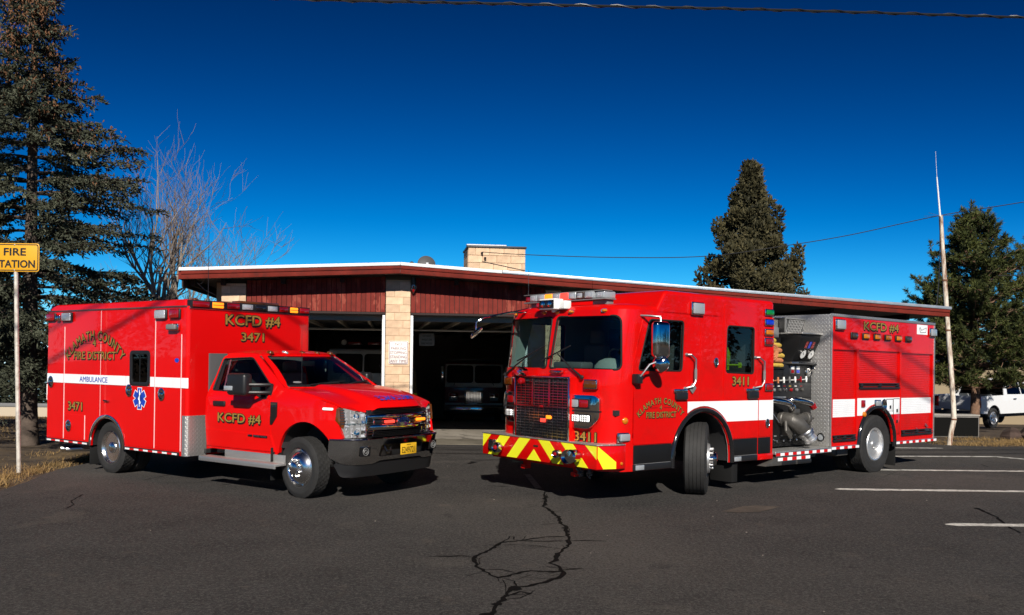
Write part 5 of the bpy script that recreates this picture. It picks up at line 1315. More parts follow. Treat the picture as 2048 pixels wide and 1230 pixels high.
MB().box(ARr, ARr + .05, -AW + .03, AW - .03, AZB, AZT).build('box_rear', RED2, amb, bevel=.01)
MB().box(ARr + .06, AF - .05, -AW + .04, AW - .04, 1.02, 1.06).box(ARr + .06, AF - .05, -AW + .5, AW - .04, .6, 1.0).build('box_floor', STEELD, amb)
# roof cap: a red band set in a little, with drip rail
rf = MB()
secs = [(AZT - .002, .014), (2.78, .018), (2.795, .032), (2.80, .07)]
for z, i_ in secs:
    for q in rrect(ARr + i_ + .06, AF - .075 - i_, -AW + i_, AW - i_, .05, 3): rf.v.append((q[0], q[1], z))
n = len(rf.v) // len(secs)
for i in range(len(secs) - 1):
    for j in range(n): rf.f.append((i * n + j, i * n + (j + 1) % n, (i + 1) * n + (j + 1) % n, (i + 1) * n + j)); rf.m.append(0)
rf.f.append(tuple((len(secs) - 1) * n + j for j in range(n))); rf.m.append(0)
rf.build('box_roof', RED2, amb, ang=40)
MB().tube([(ARr + .04, -AW - .004, AZT - .004), (AF - .03, -AW - .004, AZT - .004)], .014, 8).build('drip_rail', BRUSH, box)
MB().tube([(AF + .006, -AW + .02, AZT - .03), (AF + .006, AW - .02, AZT - .03)], .012, 8).build('drip_rail', BRUSH, box)
# front light bar along the box top
hb = MB().box(AF - .08, AF + .03, -1.175, 1.175, 2.665, 2.785).build('box_light_bar', BLACK, amb, bevel=.008)
mods = [(-1.15, -.86, LENS_RED), (-.80, -.60, LIT_AMB), (-.53, -.30, LENS_RED), (-.24, -.04, LENS_CLR), (.01, .23, BLACKG), (.27, .46, LENS_CLR), (.51, .69, LENS_RED), (.74, .90, LIT_AMB), (.95, 1.15, LENS_RED)]
for y0, y1, mt in mods:
    mo = MB().box(AF + .02, AF + .045, y0, y1, 2.682, 2.768).build('bar_module', mt, hb, bevel=.008)
    if mt is LIT_AMB:
        MB().box(AF + .045, AF + .048, y0, y1, 2.72, 2.73).build('lens_divider', BLACK, mo)
    if mt is LENS_CLR: MB().box(AF + .044, AF + .049, y0 + .03, y1 - .03, 2.695, 2.755).build('reflector', LENS_SIL, mo, bevel=.004)
MB().lathe([(.05, 0), (.045, .025), (0, .04)], 14, (AF - .05, -1.06, 2.785), (0, 0, 1)).build('roof_marker', LENS_AMBD, hb)
MB().lathe([(.05, 0), (.04, .05), (.022, .1), (.018, .17), (.008, .18), (0, .18)], 12, (-3.3, -.10, 2.79), (0, 0, 1)).tube([(-3.3, -.10, 2.9), (-3.3, -.10, 4.05)], [.006, .003], 5).build('roof_aerial', BLACK, amb)
MB().box(-2.55, -2.35, -.2, .6, 2.79, 2.83).build('roof_hatch', LENS_AMBD, amb, bevel=.01)
def bside(name, loops, mt, off=.007, th=.008, bevel=.003, parent=amb): return MB().sheet(BW.S, loops, th, off, .2, 1).build(name, mt, parent, bevel=bevel, ang=30)
EDGE = mat('sun_glint_trim', (.72, .60, .60), .5)  # aluminium trim: its sun glint is painted into this pale pink colour
def bdoor(name, x0, x1, za, zb_, hole=None, trim_=True):
    d_ = bside(name, [rrect(bu(x0), bu(x1), za, zb_, .02, 3)] + ([hole] if hole else []), RED2)
    if trim_:
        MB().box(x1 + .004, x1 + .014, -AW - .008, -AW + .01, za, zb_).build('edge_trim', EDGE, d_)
    return d_
arO = [(bu(ac - .555 * math.cos(a)), az + .555 * math.sin(a)) for a in np.linspace(0, PI, 30)]
bdoor('rear_cabinet_door', -6.285, -5.735, .495, 2.412)
bdoor('lower_cabinet_door', -5.69, -5.068, .510, .915)
wh = rrect(bu(-3.74), bu(-3.21), 1.465, 2.005, .07, 4)
bdoor('side_entry_door', -3.86, -3.085, .50, 2.51, wh)
bdoor('front_cabinet_door', -3.015, -2.415, .495, 2.262)
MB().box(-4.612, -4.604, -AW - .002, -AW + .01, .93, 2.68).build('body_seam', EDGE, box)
# window with sliding panes
wf = bside('side_window', [rrect(bu(-3.75), bu(-3.20), 1.455, 2.015, .08, 4), rrect(bu(-3.69), bu(-3.26), 1.515, 1.955, .05, 4)], BLACK, off=.020, th=.028, bevel=.006)
for x0, x1 in ((-3.70, -3.48), (-3.47, -3.25)):
    MB().box(x0, x1, -AW - .004 + (.005 if x0 < -3.6 else 0), -AW + .002 + (.005 if x0 < -3.6 else 0), 1.50, 1.97).build('pane', GLASSD, wf, smooth=False)
MB().box(-3.484, -3.468, -AW - .010, -AW + .0, 1.51, 1.96).build('sash_bar', BLACKG, wf)
# stripe
SZ0, SZ1 = 1.450, 1.603
for xa, xb in ((ARr + r, -5.74), (-5.73, -3.865), (-3.86, -3.755), (-3.197, -3.085), (-3.068, -2.415), (-2.40, AF - r)):
    MB().sheet(BW.S, [[(bu(xa), SZ0), (bu(xb) if xb < -2.35 else bu(xb) + .05, SZ0), (bu(xb) if xb < -2.35 else bu(xb) + .05, SZ1), (bu(xa), SZ1)]], .002, .009, .05, 1, useg=UB).build('white_stripe', VINYL, box, smooth=False)
bside('white_stripe', [[(bu(-3.86), SZ0), (bu(-3.086), SZ0), (bu(-3.086), SZ0 + .002), (bu(-3.86), SZ0 + .002)]], VINYL, off=.009, th=.002, bevel=0, parent=box)
def aside(txt, x, z, size, width, off=.009, **kw): return lettering(amb, txt, (x, -AW - off, z), (1, 0, 0), (0, 0, 1), size, width=width, **kw)
aside('KLAMATH COUNTY', -4.80, 2.195, .155, 1.80, off=.002, arc=1.10, bold=.004)
aside('4', -4.80, 2.085, .115, .095, off=.002)
MB().box(-5.14, -4.90, -AW - .003, -AW, 2.122, 2.128).box(-4.70, -4.46, -AW - .003, -AW, 2.122, 2.128).build('lettering_rule', BLK_INK, amb, smooth=False)
aside('FIRE DISTRICT', -4.80, 1.862, .135, 1.26, off=.002, bold=.004)
aside('3471', -5.35, .995, .145, .44, off=.002)
aside('AMBULANCE', -4.80, 1.482, .092, .84, off=.011, gold=False, matl=BLUEV, bold=.012)
def afront(txt, y, z, size, width): return lettering(amb, txt, (AF + .002, y, z), (0, 1, 0), (0, 0, 1), size, width=width)
afront('KCFD #4', 0, 2.435, .17, 1.08); afront('3471', .01, 2.185, .14, .45)
# star of life with a serpent staff
st = MB(); C_ = Vector((-3.468, -AW - .012, 1.255))
def star(rad, wd, off, m):
    for i in range(3):
        a = i * PI / 3; u = Vector((math.sin(a), 0, math.cos(a))); v = Vector((math.cos(a), 0, -math.sin(a)))
        st.add([C_ + u * p * rad + v * q * wd + Vector((0, -off, 0)) for p, q in ((-1, -1), (1, -1), (1, 1), (-1, 1))], [(0, 1, 2, 3)], m)
star(.176, .062, 0, 0); 
for i in range(3): pass
star(.164, .050, .0015, 1)
b_ = MB().tube([C_ + Vector((0, -.003, -.13)), C_ + Vector((0, -.003, .14))], .006, 5)
b_.tube([C_ + Vector((.028 * math.sin(t * 9.5) * (1 - t * .3), -.004, -.10 + .21 * t)) for t in np.linspace(0, 1, 22)], .007, 5)
so = st.build('star_emblem', [VINYL, BLUEV], amb, smooth=False, recalc=False); b_.build('serpent_staff', VINYL, so)
MB().add([(-2.515 + .055 * math.cos(a), -AW - .0085, 1.868 + .035 * math.sin(a)) for a in np.linspace(0, 2 * PI, 21)[:-1]], [tuple(range(20))]).build('blue_decal', BLUEV, amb, recalc=False)
# lamps, handles
def alamp(x0, x1, za, zb_, mt, name='warning_light', depth=.06, rim=BLACK):
    o_ = MB().box(x0, x1, -AW - depth * .6, -AW - .002, za, zb_).build(name, rim, amb, bevel=.018, seg=3)
    MB().box(x0 + .015, x1 - .015, -AW - depth, -AW - depth * .55, za + .012, zb_ - .012).build('lens', mt, o_, bevel=.018, seg=3)
    return o_
for x0, x1, za, zb_, mt in ((-6.27, -6.0, 2.51, 2.655, LENS_RED), (-5.775, -5.465, 2.50, 2.66, LENS_SIL), (-3.06, -2.765, 2.495, 2.65, LENS_SIL), (-2.685, -2.425, 2.50, 2.655, LENS_RED)):
    alamp(x0, x1, za, zb_, mt)
alamp(-5.96, -5.84, 2.51, 2.62, CHROME, 'door_light', .07, CHROME)
alamp(-2.70, -2.44, 2.32, 2.425, GREYP, 'scene_light', .10, CHROME)
def alatch(x, z):
    o_ = MB().lathe([(.085, 0), (.09, .014), (.07, .018), (.055, .004), (0, .004)], 22, (x, -AW - .008, z), (0, -1, 0), sx=1.1).build('paddle_latch', CHROME, amb)
    MB().box(x - .045, x + .045, -AW - .035, -AW - .012, z - .035, z + .03).build('paddle', CHROME, o_, bevel=.012)
for x, z in ((-6.14, 1.46), (-3.755, 1.375), (-2.885, 1.34), (-5.545, .72)): alatch(x, z)
MB().tube([(-4.46, -AW - .004, 1.19), (-4.46, -AW - .03, 1.19), (-4.33, -AW - .03, 1.185), (-4.33, -AW - .004, 1.185)], .012, 6).build('pull_handle', CHROME, amb)
# arch trim
b = MB(); path = [(ac - .50, AZB)] + [(ac - .50 * math.cos(a), az + .50 * math.sin(a)) for a in np.linspace(0, PI, 22)] + [(ac + .50, AZB)]
cs = [(-.03, -AW - .004), (-.028, -AW - .014), (.0, -AW - .018), (.028, -AW - .012), (.03, -AW - .003)]
nr = [(-1, 0)] + [(-math.cos(a), math.sin(a)) for a in np.linspace(0, PI, 22)] + [(1, 0)]
for (x, z), (nx, nz) in zip(path, nr):
    for d, y in cs: b.v.append((x + nx * d, y, z + nz * d))
for i in range(len(path) - 1):
    for j in range(4): b.f.append((i * 5 + j, i * 5 + j + 1, i * 5 + 6 + j, i * 5 + 5 + j)); b.m.append(0)
b.build('wheel_arch_trim', CHROME, amb, recalc=False)
for s in (1, -1): well(amb, ac, az, .485, s * .5, s * (AW - .02), AZB)
# rub rails
for xa, xb, n in ((-6.28, -4.92, 9), (-3.88, -2.43, 11)):
    r_ = MB().box(xa, xb, -AW - .022, -AW - .002, .425, .478).build('rub_rail', BLACK, amb, bevel=.003)
    strip_blocks(r_, [(xa + .05, -AW - .026, .448), (xb - .03, -AW - .026, .448)], .026, [VINYL, REDV], n, .003)
# tread plate on the front corner
kz0, kz1 = .425, 1.035
MB().sheet(BW.S, [[(bu(-2.37), kz0), (bf(-.86), kz0), (bf(-.86), kz1), (bu(-2.37), kz1)]], .004, .008, .04, 1, useg=UB).build('corner_tread_plate', TREAD_S, amb, ang=50)
# exhaust
for dx in (0, .17):
    MB().tube([(-6.03 + dx, -1.08, .285), (-5.8 + dx, -.75, .30), (-5.6 + dx, -.4, .34)], .055, 14, caps=False).lathe([(.055, 0), (.045, .0), (.04, .12), (0, .13)], 14, (-6.03 + dx, -1.08, .285), (.5, .86, 0)).build('exhaust_pipe', BRUSH, amb)
MB().tube([(-5.9, -.85, .33), (-4.95, -.85, .40)], .07, 10).build('muffler', DULL, amb)
# chassis, flaps, wheels
b = MB()
for y in (-.42, .42): b.box(-6.2, .7, y - .045, y + .045, .45, .66)
b.tube([(0, -.9, .42), (0, .9, .42)], .055, 8).tube([(-4.348, -.95, .42), (-4.348, .95, .42)], .085, 8).ball((-4.348, 0, .42), .19, 10).box(-3.6, -2.2, -.9, .9, .46, .52).box(-2.0, -.6, -.85, .85, .48, .56)
b.build('chassis', STEELD, amb)
st5 = R_(-5)
for s in (1, -1):
    wheel(amb, (0, s * .90, .42), Vector((-math.sin(st5), math.cos(st5), 0)) * s, .42, .262, .235, 'cap', 'block')
    wheel(amb, (-4.348, s * 1.06, .42), (0, s, 0), .42, .262, .235, 'simdish', 'block')
    wheel(amb, (-4.348, s * .78, .42), (0, s, 0), .42, .262, .235, 'simdish', 'block', simple=True)
    MB().box(-.56, -.545, s * .72, s * 1.04, .20, .66).build('mud_flap', RUBBER, amb, bevel=.003)
    MB().box(-4.93, -4.915, s * .70, s * 1.19, .10, .43).build('mud_flap', RUBBER, amb, bevel=.003)
# ---- cab
def ys(z): return 1.0 - .035 * max(0, (.95 - z) / .5) ** 2 if z < 1.33 else 1.0 - (z - 1.33) * .36
def cab_y(x, z):
    y = ys(z) + .012 * math.exp(-((z - 1.0) / .14) ** 2)
    if .82 < z < .9: pass
    if x > .25: y -= .20 * ((x - .25) / .6) ** 2.2 * .55
    return y
def CS(s):
    return lambda u, v: (u, s * cab_y(u, v), v)
fa, fz, fr_ = .09, .50, .555
farch = [(fa - fr_ * math.cos(a), fz + fr_ * math.sin(a)) for a in np.linspace(.16, PI - .55, 16)]
side = [(-2.07, .56), (-2.09, 1.25), (-2.06, 1.45), (-1.915, 1.93), (-1.86, 1.985), (-1.70, 2.0), (-1.27, 1.985), (-1.17, 1.955), (-.40, 1.50), (.20, 1.415), (.66, 1.285), (.67, 1.13), (.755, .86), (.60, .845)] + farch[::-1] + [(-.50, .56)]
dw = rpoly([(-1.965, 1.432), (-1.92, 1.90), (-1.265, 1.925), (-.70, 1.535), (-.705, 1.345), (-.80, 1.34), (-.98, 1.40), (-1.2, 1.415)], [.03, .04, .06, .05, .02, .03, .05, .05], 3)
for s in (1, -1):
    cs_ = MB().sheet(CS(s), [side, dw], .05, 0, .08, -s, grid=.12).build('cab_side', RED2, amb, ang=35)
    door = rpoly([(-2.035, .66), (-2.05, 1.25), (-2.025, 1.43), (-1.955, 1.915), (-1.90, 1.95), (-1.26, 1.95), (-.655, 1.545), (-.635, 1.30), (-.60, .80), (-.60, .66)], [.04, .1, .1, .05, .05, .05, .04, .05, .05, .04], 3)
    dd = MB().sheet(CS(s), [door, dw], .012, .007, .08, -s, grid=.12).build('cab_door', RED2, amb, ang=35, bevel=0)
    g = MB().sheet(CS(s), [dw], .004, -.012, .1, -s).build('door_window', GLASS, dd)
    gk = MB(); gk.tube([(u, s * (cab_y(u, v) + .006), v) for u, v in dw], .011, 6, closed=True); gk.build('window_seal', BLACK, dd)
    b = MB()
    for x0, x1 in ((-1.735, -1.775), (-1.70, -1.725)):
        pass
    b.add([(u, s * (cab_y(u, v) - .004), v) for u, v in ((-1.735, 1.425), (-1.70, 1.425), (-1.765, 1.915), (-1.80, 1.915))], [(0, 1, 2, 3)])
    b.build('window_divider', BRUSH, dd, recalc=False)
    b = MB().add([(u, s * (cab_y(u, v) - .005), v) for u, v in ((-1.96, 1.43), (-1.85, 1.43), (-1.87, 1.905), (-1.93, 1.90))], [(0, 1, 2, 3)]).build('quarter_panel_trim', BLACK, dd, recalc=False)
    hd = MB().box(-1.885, -1.61, s * 1.005 - .03, s * 1.005 + .035, 1.20, 1.275).build('door_handle', BLACK, dd, bevel=.015, seg=3)
    # lower rocker crease
    MB().sheet(CS(s), [[(-2.055, .60), (-.52, .60), (-.60, .83), (-2.06, .845)]], .02, .016, .1, -s, grid=.1).build('rocker_skin', RED2, dd, ang=40)
    # fender vent
    v_ = MB().sheet(CS(s), [[(-.612, 1.30), (-.475, 1.30), (-.472, 1.10), (-.56, .985), (-.605, .985)]], .012, .012, .1, -s).build('fender_vent', BLACKG, amb, bevel=.003)
    MB().sheet(CS(s), [[(-.60, 1.29), (-.485, 1.29), (-.485, 1.262), (-.60, 1.25)]], .006, .017, .1, -s).build('vent_trim', CHROME, v_)
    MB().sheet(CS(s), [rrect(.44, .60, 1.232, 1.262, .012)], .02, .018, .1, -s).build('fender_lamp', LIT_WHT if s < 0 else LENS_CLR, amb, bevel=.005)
    well(amb, fa, fz, .56, s * .45, s * .96, .58)
    MB().box(-.30, .5, s * .55, s * .94, .48, .98).build('wheel_house', STEELD, amb) if False else None
    # running board
    rbd = MB().box(-1.96, -.28, s * 1.0, s * 1.20, .425, .462).build('running_board', TREAD_T, amb, bevel=.004)
    MB().box(-1.965, -.275, s * 1.185, s * 1.204, .395, .465).box(-1.62, -.30, s * .99, s * 1.003, .46, .565).build('board_edge', TREAD_S, rbd, bevel=.003)
    # mirror
    mh = MB().box(-1.235, -.83, s * 1.14, s * 1.30, 1.385, 1.70).build('door_mirror', BLACK, amb, bevel=.05, seg=4)
    if s < 0: pass
    for z in (1.43, 1.54): MB().tube([(-.85, s * 1.2, z), (-.72, s * 1.10, z), (-.66, s * .97, z)], .026, 8).build('mirror_arm', BLACK, mh)
    MB().box(-.76, -.63, s * .94, s * .985, 1.36, 1.56).build('mirror_base', BLACK, mh, bevel=.01)
    MB().box(-1.26, -1.08, s * 1.29, s * 1.312, 1.455, 1.52).build('mirror_marker', LENS_CLR, mh, bevel=.008)
lettering(amb, 'KCFD #4', (-1.29, -1.022, .975), Vector((1, 0, -.0)), (0, 0, 1), .135, width=.96, nrm=(0, -1, 0))
bd = MB().box(-.96, -.66, -1.026, -1.018, .785, .818).box(-1.08, -.985, -1.026, -1.018, .79, .818).build('engine_badge', BLACKG, amb, bevel=.004)
lettering(bd, 'POWER STROKE', (-.81, -1.026, .793), (1, 0, 0), (0, 0, 1), .018, gold=False, matl=BRUSH, width=.26)
# roof, cab rear, floor
def roofS(u, v):  # u along x, v across
    e = abs(v) / .765
    return (u, v, 1.985 + .045 * (1 - e ** 3) - .05 * max(0, (u + 1.35) / .3) ** 2 - .03 * max(0, (-1.75 - u) / .2) ** 2)
MB().sheet(roofS, [rpoly([(-1.93, -.765), (-1.15, -.765), (-1.075, -.4), (-1.05, 0), (-1.075, .4), (-1.15, .765), (-1.93, .765)], [.05, .04, .1, .1, .1, .04, .05], 3)], .03, .012, .15, 1, grid=.12).build('cab_roof', RED2, amb, ang=50)
for y in (-.60, -.32, .02, .32, .60):
    mk = MB().lathe([(.05, 0), (.04, .022), (0, .03)], 12, (-1.12, y, 2.0), (.25, 0, 1), sx=1.2).build('clearance_light', LENS_AMBD if y != -.32 else LENS_CLR, amb)
MB().box(-2.09, -2.05, -.96, .96, .6, 1.98).build('cab_back', CLOTHD, amb)
MB().box(-2.05, .1, -.95, .95, .66, .74).box(-.55, .65, -.55, .55, .62, 1.15).build('cab_floor', STEELD, amb)
# windshield
def WS(u, v):  # u across -1..1, v 0..1 from cowl to roof
    yb, yt = .87, .70; y = u * (yb + (yt - yb) * v)
    xb = -.20 - .24 * u * u; xt = -1.03 - .10 * u * u
    z = 1.505 + (1.955 - 1.505) * v + .012 * math.sin(PI * v)
    return (xb + (xt - xb) * v + .03 * math.sin(PI * v), y, z)
wsl = rpoly([(-.97, .015), (.97, .015), (.95, .985), (-.95, .985)], [.04, .04, .06, .06], 4)
wsg = MB().sheet(WS, [wsl], .006, 0, .12, 1, grid=.18).build('windshield', GLASSW, amb, ang=60)
MB().sheet(WS, [rpoly([(-1.06, -.02), (1.06, -.02), (1.05, 1.03), (-1.05, 1.03)], .05, 3), wsl], .02, .004, .12, 1, grid=.1).build('windshield_frame', RED2, wsg, ang=50)
gk = MB().tube([WS(u, v) for u, v in wsl], .010, 6, closed=True).build('windshield_seal', BLACK, wsg)
b = MB().sheet(WS, [[(-.95, .008), (.95, .008), (.95, .075), (-.95, .075)]], .004, .006, .15, 1).build('cowl_panel', BLACK, wsg)
for y0, y1 in ((-.55, -.05), (.1, .62)):
    b = MB().tube([Vector(WS(y0 / .87, .04)) + Vector((.02, 0, .02)), Vector(WS(y1 / .87, .09)) + Vector((.02, 0, .02))], .012, 6).tube([Vector(WS(y0 / .87 + .15, .06)) + Vector((.025, 0, .025)), Vector(WS(y1 / .87 + .2, .13)) + Vector((.02, 0, .02))], .009, 6)
    b.build('wiper', BLACK, amb)
MB().add([Vector(WS(-.80 + .07 * math.cos(a), .14 + .028 * math.sin(a))) + Vector((.006, 0, .006)) for a in np.linspace(0, 2 * PI, 13)[:-1]], [tuple(range(12))]).build('windshield_sticker', GREYP, wsg, recalc=False)
# cab interior
MB().prism([(-.75, 1.0), (-.25, 1.0), (-.22, 1.46), (-.5, 1.50), (-.78, 1.40)], 'y', -.86, .86).build('dashboard', CLOTHD, amb, bevel=.03)
for y in (-.48, .48):
    MB().box(-1.75, -1.25, y - .26, y + .26, 1.02, 1.18).box(-1.92, -1.75, y - .25, y + .25, 1.1, 1.68, rot=Matrix.Rotation(-.15, 3, 'Y')).box(-1.98, -1.88, y - .13, y + .13, 1.70, 1.86).build('seat', CLOTH, amb, bevel=.04, seg=3)
MB().tube([(-.92 + .09 * math.cos(a), .46 + .19 * math.sin(a), 1.42 + .16 * math.cos(a)) for a in np.linspace(0, 2 * PI, 22)[:-1]], .014, 6, closed=True).tube([(-.92, .46, 1.42), (-.7, .46, 1.3)], .03, 6).build('steering_wheel', BLACK, amb)
MB().box(-.98, -.95, -.13, .13, 1.80, 1.88).build('rear_view_mirror', BLACK, amb, bevel=.015)
# hood: crown with raised centre, folded down at the nose
def HS(u, v):  # u 0..1 cowl to nose, v -1..1 across
    u = max(u, 0.0)
    e = abs(v)
    xn = .955 - .27 * e ** 2.4; xc = -.18 - .24 * e * e
    x = xc + (xn - xc) * u
    yh = .945 + .03 * math.sin(PI * min(u, 1)) - .03 * u
    y = v * yh
    z_c = 1.548 - .06 * u - .17 * u ** 2.4 - .06 * max(0, (u - .9) / .1) ** 2
    z_s = 1.508 - .07 * u - .145 * u ** 1.8
    t = sstep(.45, .62, e)
    z = z_c * (1 - t) + (z_c - .055) * t
    t2 = sstep(.66, 1.0, e); z = z * (1 - t2) + z_s * t2
    return (x, y, z)
MB().sheet(HS, [[(0, -.985), (1, -.985), (1, .985), (0, .985)]], .03, 0, .05, 1, grid=.05).build('hood', RED2, amb, ang=60)
# shut line between hood and fender
def nose(y, z): return Vector((.955 - .27 * abs(y / .95) ** 2.4, y, z))
# mirrored hood lettering: reads backwards from the front, as in a driver's mirror
lt = MB(); k_ = .095 / CAPH; wtx = text_w('AMBULANCE') * k_
def PH(x, y):
    vv = -(x * k_) * (.78 / wtx) / .95 + .06 ; uu = .93 - (y * k_ * 1.5) / 1.15
    p = Vector(HS(uu, vv)); return p + Vector((.008, 0, .016))
lt.text('AMBULANCE', PH, 0, .012); lt.build('mirrored_lettering', BLUEV, amb, smooth=False, recalc=False)
# grille
gr = MB().prism([(.60, .85), (.86, .85), (.90, 1.0), (.88, 1.225), (.6, 1.24)], 'y', -.60, .60).build('grille', BLACK, amb, bevel=.01)
def curvebar(z0, z1, x0, depth, y0, y1, mt, name, parent, bev=.006, n=10):
    b = MB()
    for y in np.linspace(y0, y1, n):
        xx = x0 - .10 * (abs(y) / .6) ** 2.2
        b.v += [(xx, y, z0), (xx + .008, y, (z0 + z1) / 2), (xx, y, z1), (xx - depth, y, z1), (xx - depth, y, z0)]
    for i in range(n - 1):
        for j in range(5): b.f.append((i * 5 + j, i * 5 + (j + 1) % 5, i * 5 + 5 + (j + 1) % 5, i * 5 + 5 + j)); b.m.append(0)
    b.f += [tuple(range(5))[::-1], tuple((n - 1) * 5 + j for j in range(5))]; b.m += [0, 0]
    return b.build(name, mt, parent, bevel=bev, ang=40)
curvebar(1.105, 1.165, .985, .10, -.60, .60, CHROME, 'grille_bar', gr)
curvebar(.955, 1.03, .985, .10, -.60, .60, CHROME, 'grille_bar', gr)
curvebar(1.035, 1.10, .955, .06, -.60, .60, BLACKG, 'grille_recess', gr, .003)
for z in (1.185, 1.205, 1.225, .865, .885, .905, .925, .94): curvebar(z - .005, z + .004, .955, .05, -.60, .60, BLACKG, 'grille_slat', gr, .001)
for s in (1, -1):
    b = MB()
    for k in range(7): b.box(.80, .905, s * .56 - .045, s * .56 + .045, .90 + k * .036, .912 + k * .036)
    b.build('side_grille_slats', BLACKG, gr)
    MB().box(.78, .90, s * .50 - .012, s * .50 + .012, .87, 1.16).box(.74, .885, s * .612 - .012, s * .612 + .012, .87, 1.16).box(.76, .893, s * .50, s * .612, 1.15, 1.17).build('side_grille_frame', CHROME, gr, bevel=.006)
for y, mt in ((-.26, LIT_RED), (.42, LIT_AMB)):
    MB().box(.985 - .10 * (abs(y) / .6) ** 2.2 - .02, 1.008 - .10 * (abs(y) / .6) ** 2.2, y - .09, y + .09, 1.045, 1.085).build('grille_strobe', mt, gr, bevel=.010)
em_ = MB().lathe([(.0, -.02), (.115, -.02), (.12, .0), (.115, .018), (.10, .022), (.098, .016), (0, .018)], 32, (.985, .0, 1.065), (1, 0, 0), sx=.62, sy=1.15).build('oval_emblem', CHROME, gr)
MB().lathe([(.096, .0165), (.05, .0195), (0, .020)], 28, (.985, .0, 1.065), (1, 0, 0), sx=.60, sy=1.14).build('emblem_field', mat('emblem_blue', (.004, .01, .06), .1, coat=1), em_)
lettering(em_, 'Ford', (1.007, 0, 1.045), (0, 1, 0), (0, 0, 1), .05, gold=False, matl=CHROME, width=.135)
# headlamps
def NS(u, v):  # nose surface: u is y, v is z
    e = abs(u) / .95
    return (.94 - .27 * e ** 2.2 - .03 * max(0, (v - 1.0) / .25) ** 2, u, v)
for s in (1, -1):
    L = [(s * .60, .855), (s * .90, .855), (s * .925, 1.0), (s * .93, 1.12), (s * .935, 1.262), (s * .60, 1.235)]
    hl = MB().sheet(NS, [L], .10, .008, .06, s if s > 0 else 1, grid=.08).build('headlight', GREYP, amb, bevel=.004)
    MB().sheet(NS, [[(s * .885, .99), (s * .915, 1.0), (s * .945, 1.26), (s * .875, 1.255), (s * .87, 1.05)]], .03, .016, .06, 1).build('turn_signal', LENS_AMBD, hl)
    for k in range(6): 
        z = 1.04 + k * .036; MB().sheet(NS, [[(s * .862, z), (s * .945, z), (s * .947, z + .02), (s * .862, z + .02)]], .01, .020, .06, 1).build('signal_rib', BLACK, hl)
    fc = MB(); fd = MB()
    for iy in range(4):
        for iz in range(8):
            y_ = s * (.64 + .068 * iy); z_ = .885 + .046 * iz; P = Vector(NS(y_, z_)) + Vector((.006, 0, 0))
            if abs(z_ - 1.045) < .02: continue
            (fc if random.random() < .62 else fd).box(P.x - .006, P.x + .006, P.y - .03, P.y + .03, z_ - .02, z_ + .02, rot=Matrix.Rotation(random.uniform(-.5, .5), 3, 'Z') @ Matrix.Rotation(random.uniform(-.5, .5), 3, 'Y'))
    fo = fc.build('reflector_facets', LENS_SIL, hl); fo['kind'] = 'stuff'; fo = fd.build('dark_facets', WHEELC, hl); fo['kind'] = 'stuff'
    for zz, rr_ in ((1.15, .04), (.93, .04)):
        P = Vector(NS(s * .73, zz)) + Vector((.012, 0, 0)); MB().lathe([(rr_, .0), (rr_ * 1.05, .008), (rr_ * .8, .0), (rr_ * .3, -.012), (0, .01)], 20, P, Vector((1, s * .45, .1))).build('lamp_bowl', CHROME, hl)
    MB().sheet(NS, [[(s * .62, 1.03), (s * .85, 1.035), (s * .85, 1.055), (s * .62, 1.05)]], .01, .018, .06, 1).build('lamp_divider', CHROME, hl)
    MB().sheet(CS(s), [[(.645, 1.10), (.655, 1.255), (.70, 1.25), (.72, 1.03)]], .02, .010, .06, -s).build('lamp_side_lens', LENS_AMBD, hl, bevel=.004)
# bumper
def BS(u, v):
    e = abs(u)
    x = .985 - .05 * (e / .75) ** 2 if e < .78 else .931 - (e - .78) * .95 - 2.4 * (e - .78) ** 2
    return (x + .022 * (v - .68) / .2 - .035 * max(0, (.62 - v) / .12) ** 2, u, v)
bl = rpoly([(-1.02, .60), (-.90, .50), (-.50, .50), (-.42, .54), (.42, .54), (.50, .50), (.90, .50), (1.02, .60), (1.02, .84), (-1.02, .84)], [.05, .05, .05, .04, .04, .05, .05, .05, .02, .02], 3)
bh = rpoly([(-.46, .595), (.46, .595), (.42, .755), (-.42, .755)], .04, 3)
fb = [rrect(s * .70 - .08, s * .70 + .08, .62, .74, .02, 2) for s in (1, -1)]
bp = MB().sheet(BS, [bl, bh], .03, 0, .08, 1, grid=.1).build('front_bumper', CHROME, amb, ang=40, bevel=0)
def TS(u, v): return (BS(u, .84)[0] * (1 - v) + .62 * v, u, .842)
MB().sheet(TS, [[(-1.02, 0), (1.02, 0), (.95, 1), (-.95, 1)]], .01, 0, .1, 1, grid=.15).build('bumper_top', CHROME, bp)
MB().box(.78, .90, -.50, .50, .56, .78).build('bumper_recess', BLACK, bp)
MB().tube([Vector(BS(u_, .835)) + Vector((-.004, 0, .004)) for u_ in np.linspace(-1.015, 1.015, 30)], .016, 8).build('bumper_lip', CHROME, bp)
for s in (1, -1):
    P = Vector(BS(s * .70, .68)); sp2 = MB().sheet(BS, [rrect(s * .70 - .085, s * .70 + .085, .615, .745, .01, 2)], .008, .008, .05, 1).build('siren_grille', BLACKG, bp)
    MB().tube([P + Vector((.012, .05 * math.cos(a), .05 * math.sin(a))) for a in np.linspace(0, 2 * PI, 18)[:-1]], .006, 5, closed=True).tube([P + Vector((.012, .025 * math.cos(a), .025 * math.sin(a))) for a in np.linspace(0, 2 * PI, 14)[:-1]], .006, 5, closed=True).build('grille_rings', GREYP, sp2)
    MB().tube([(.93, s * .33, .74), (.96, s * .30, .66), (.96, s * .22, .66), (.93, s * .2, .72)], .014, 6).build('tow_hook', BLACKG, bp)
pt = MB().box(.996, 1.004, -.06, .27, .59, .745).build('licence_plate', mat('plate_yellow', (.72, .42, .02), .4), bp, bevel=.004)
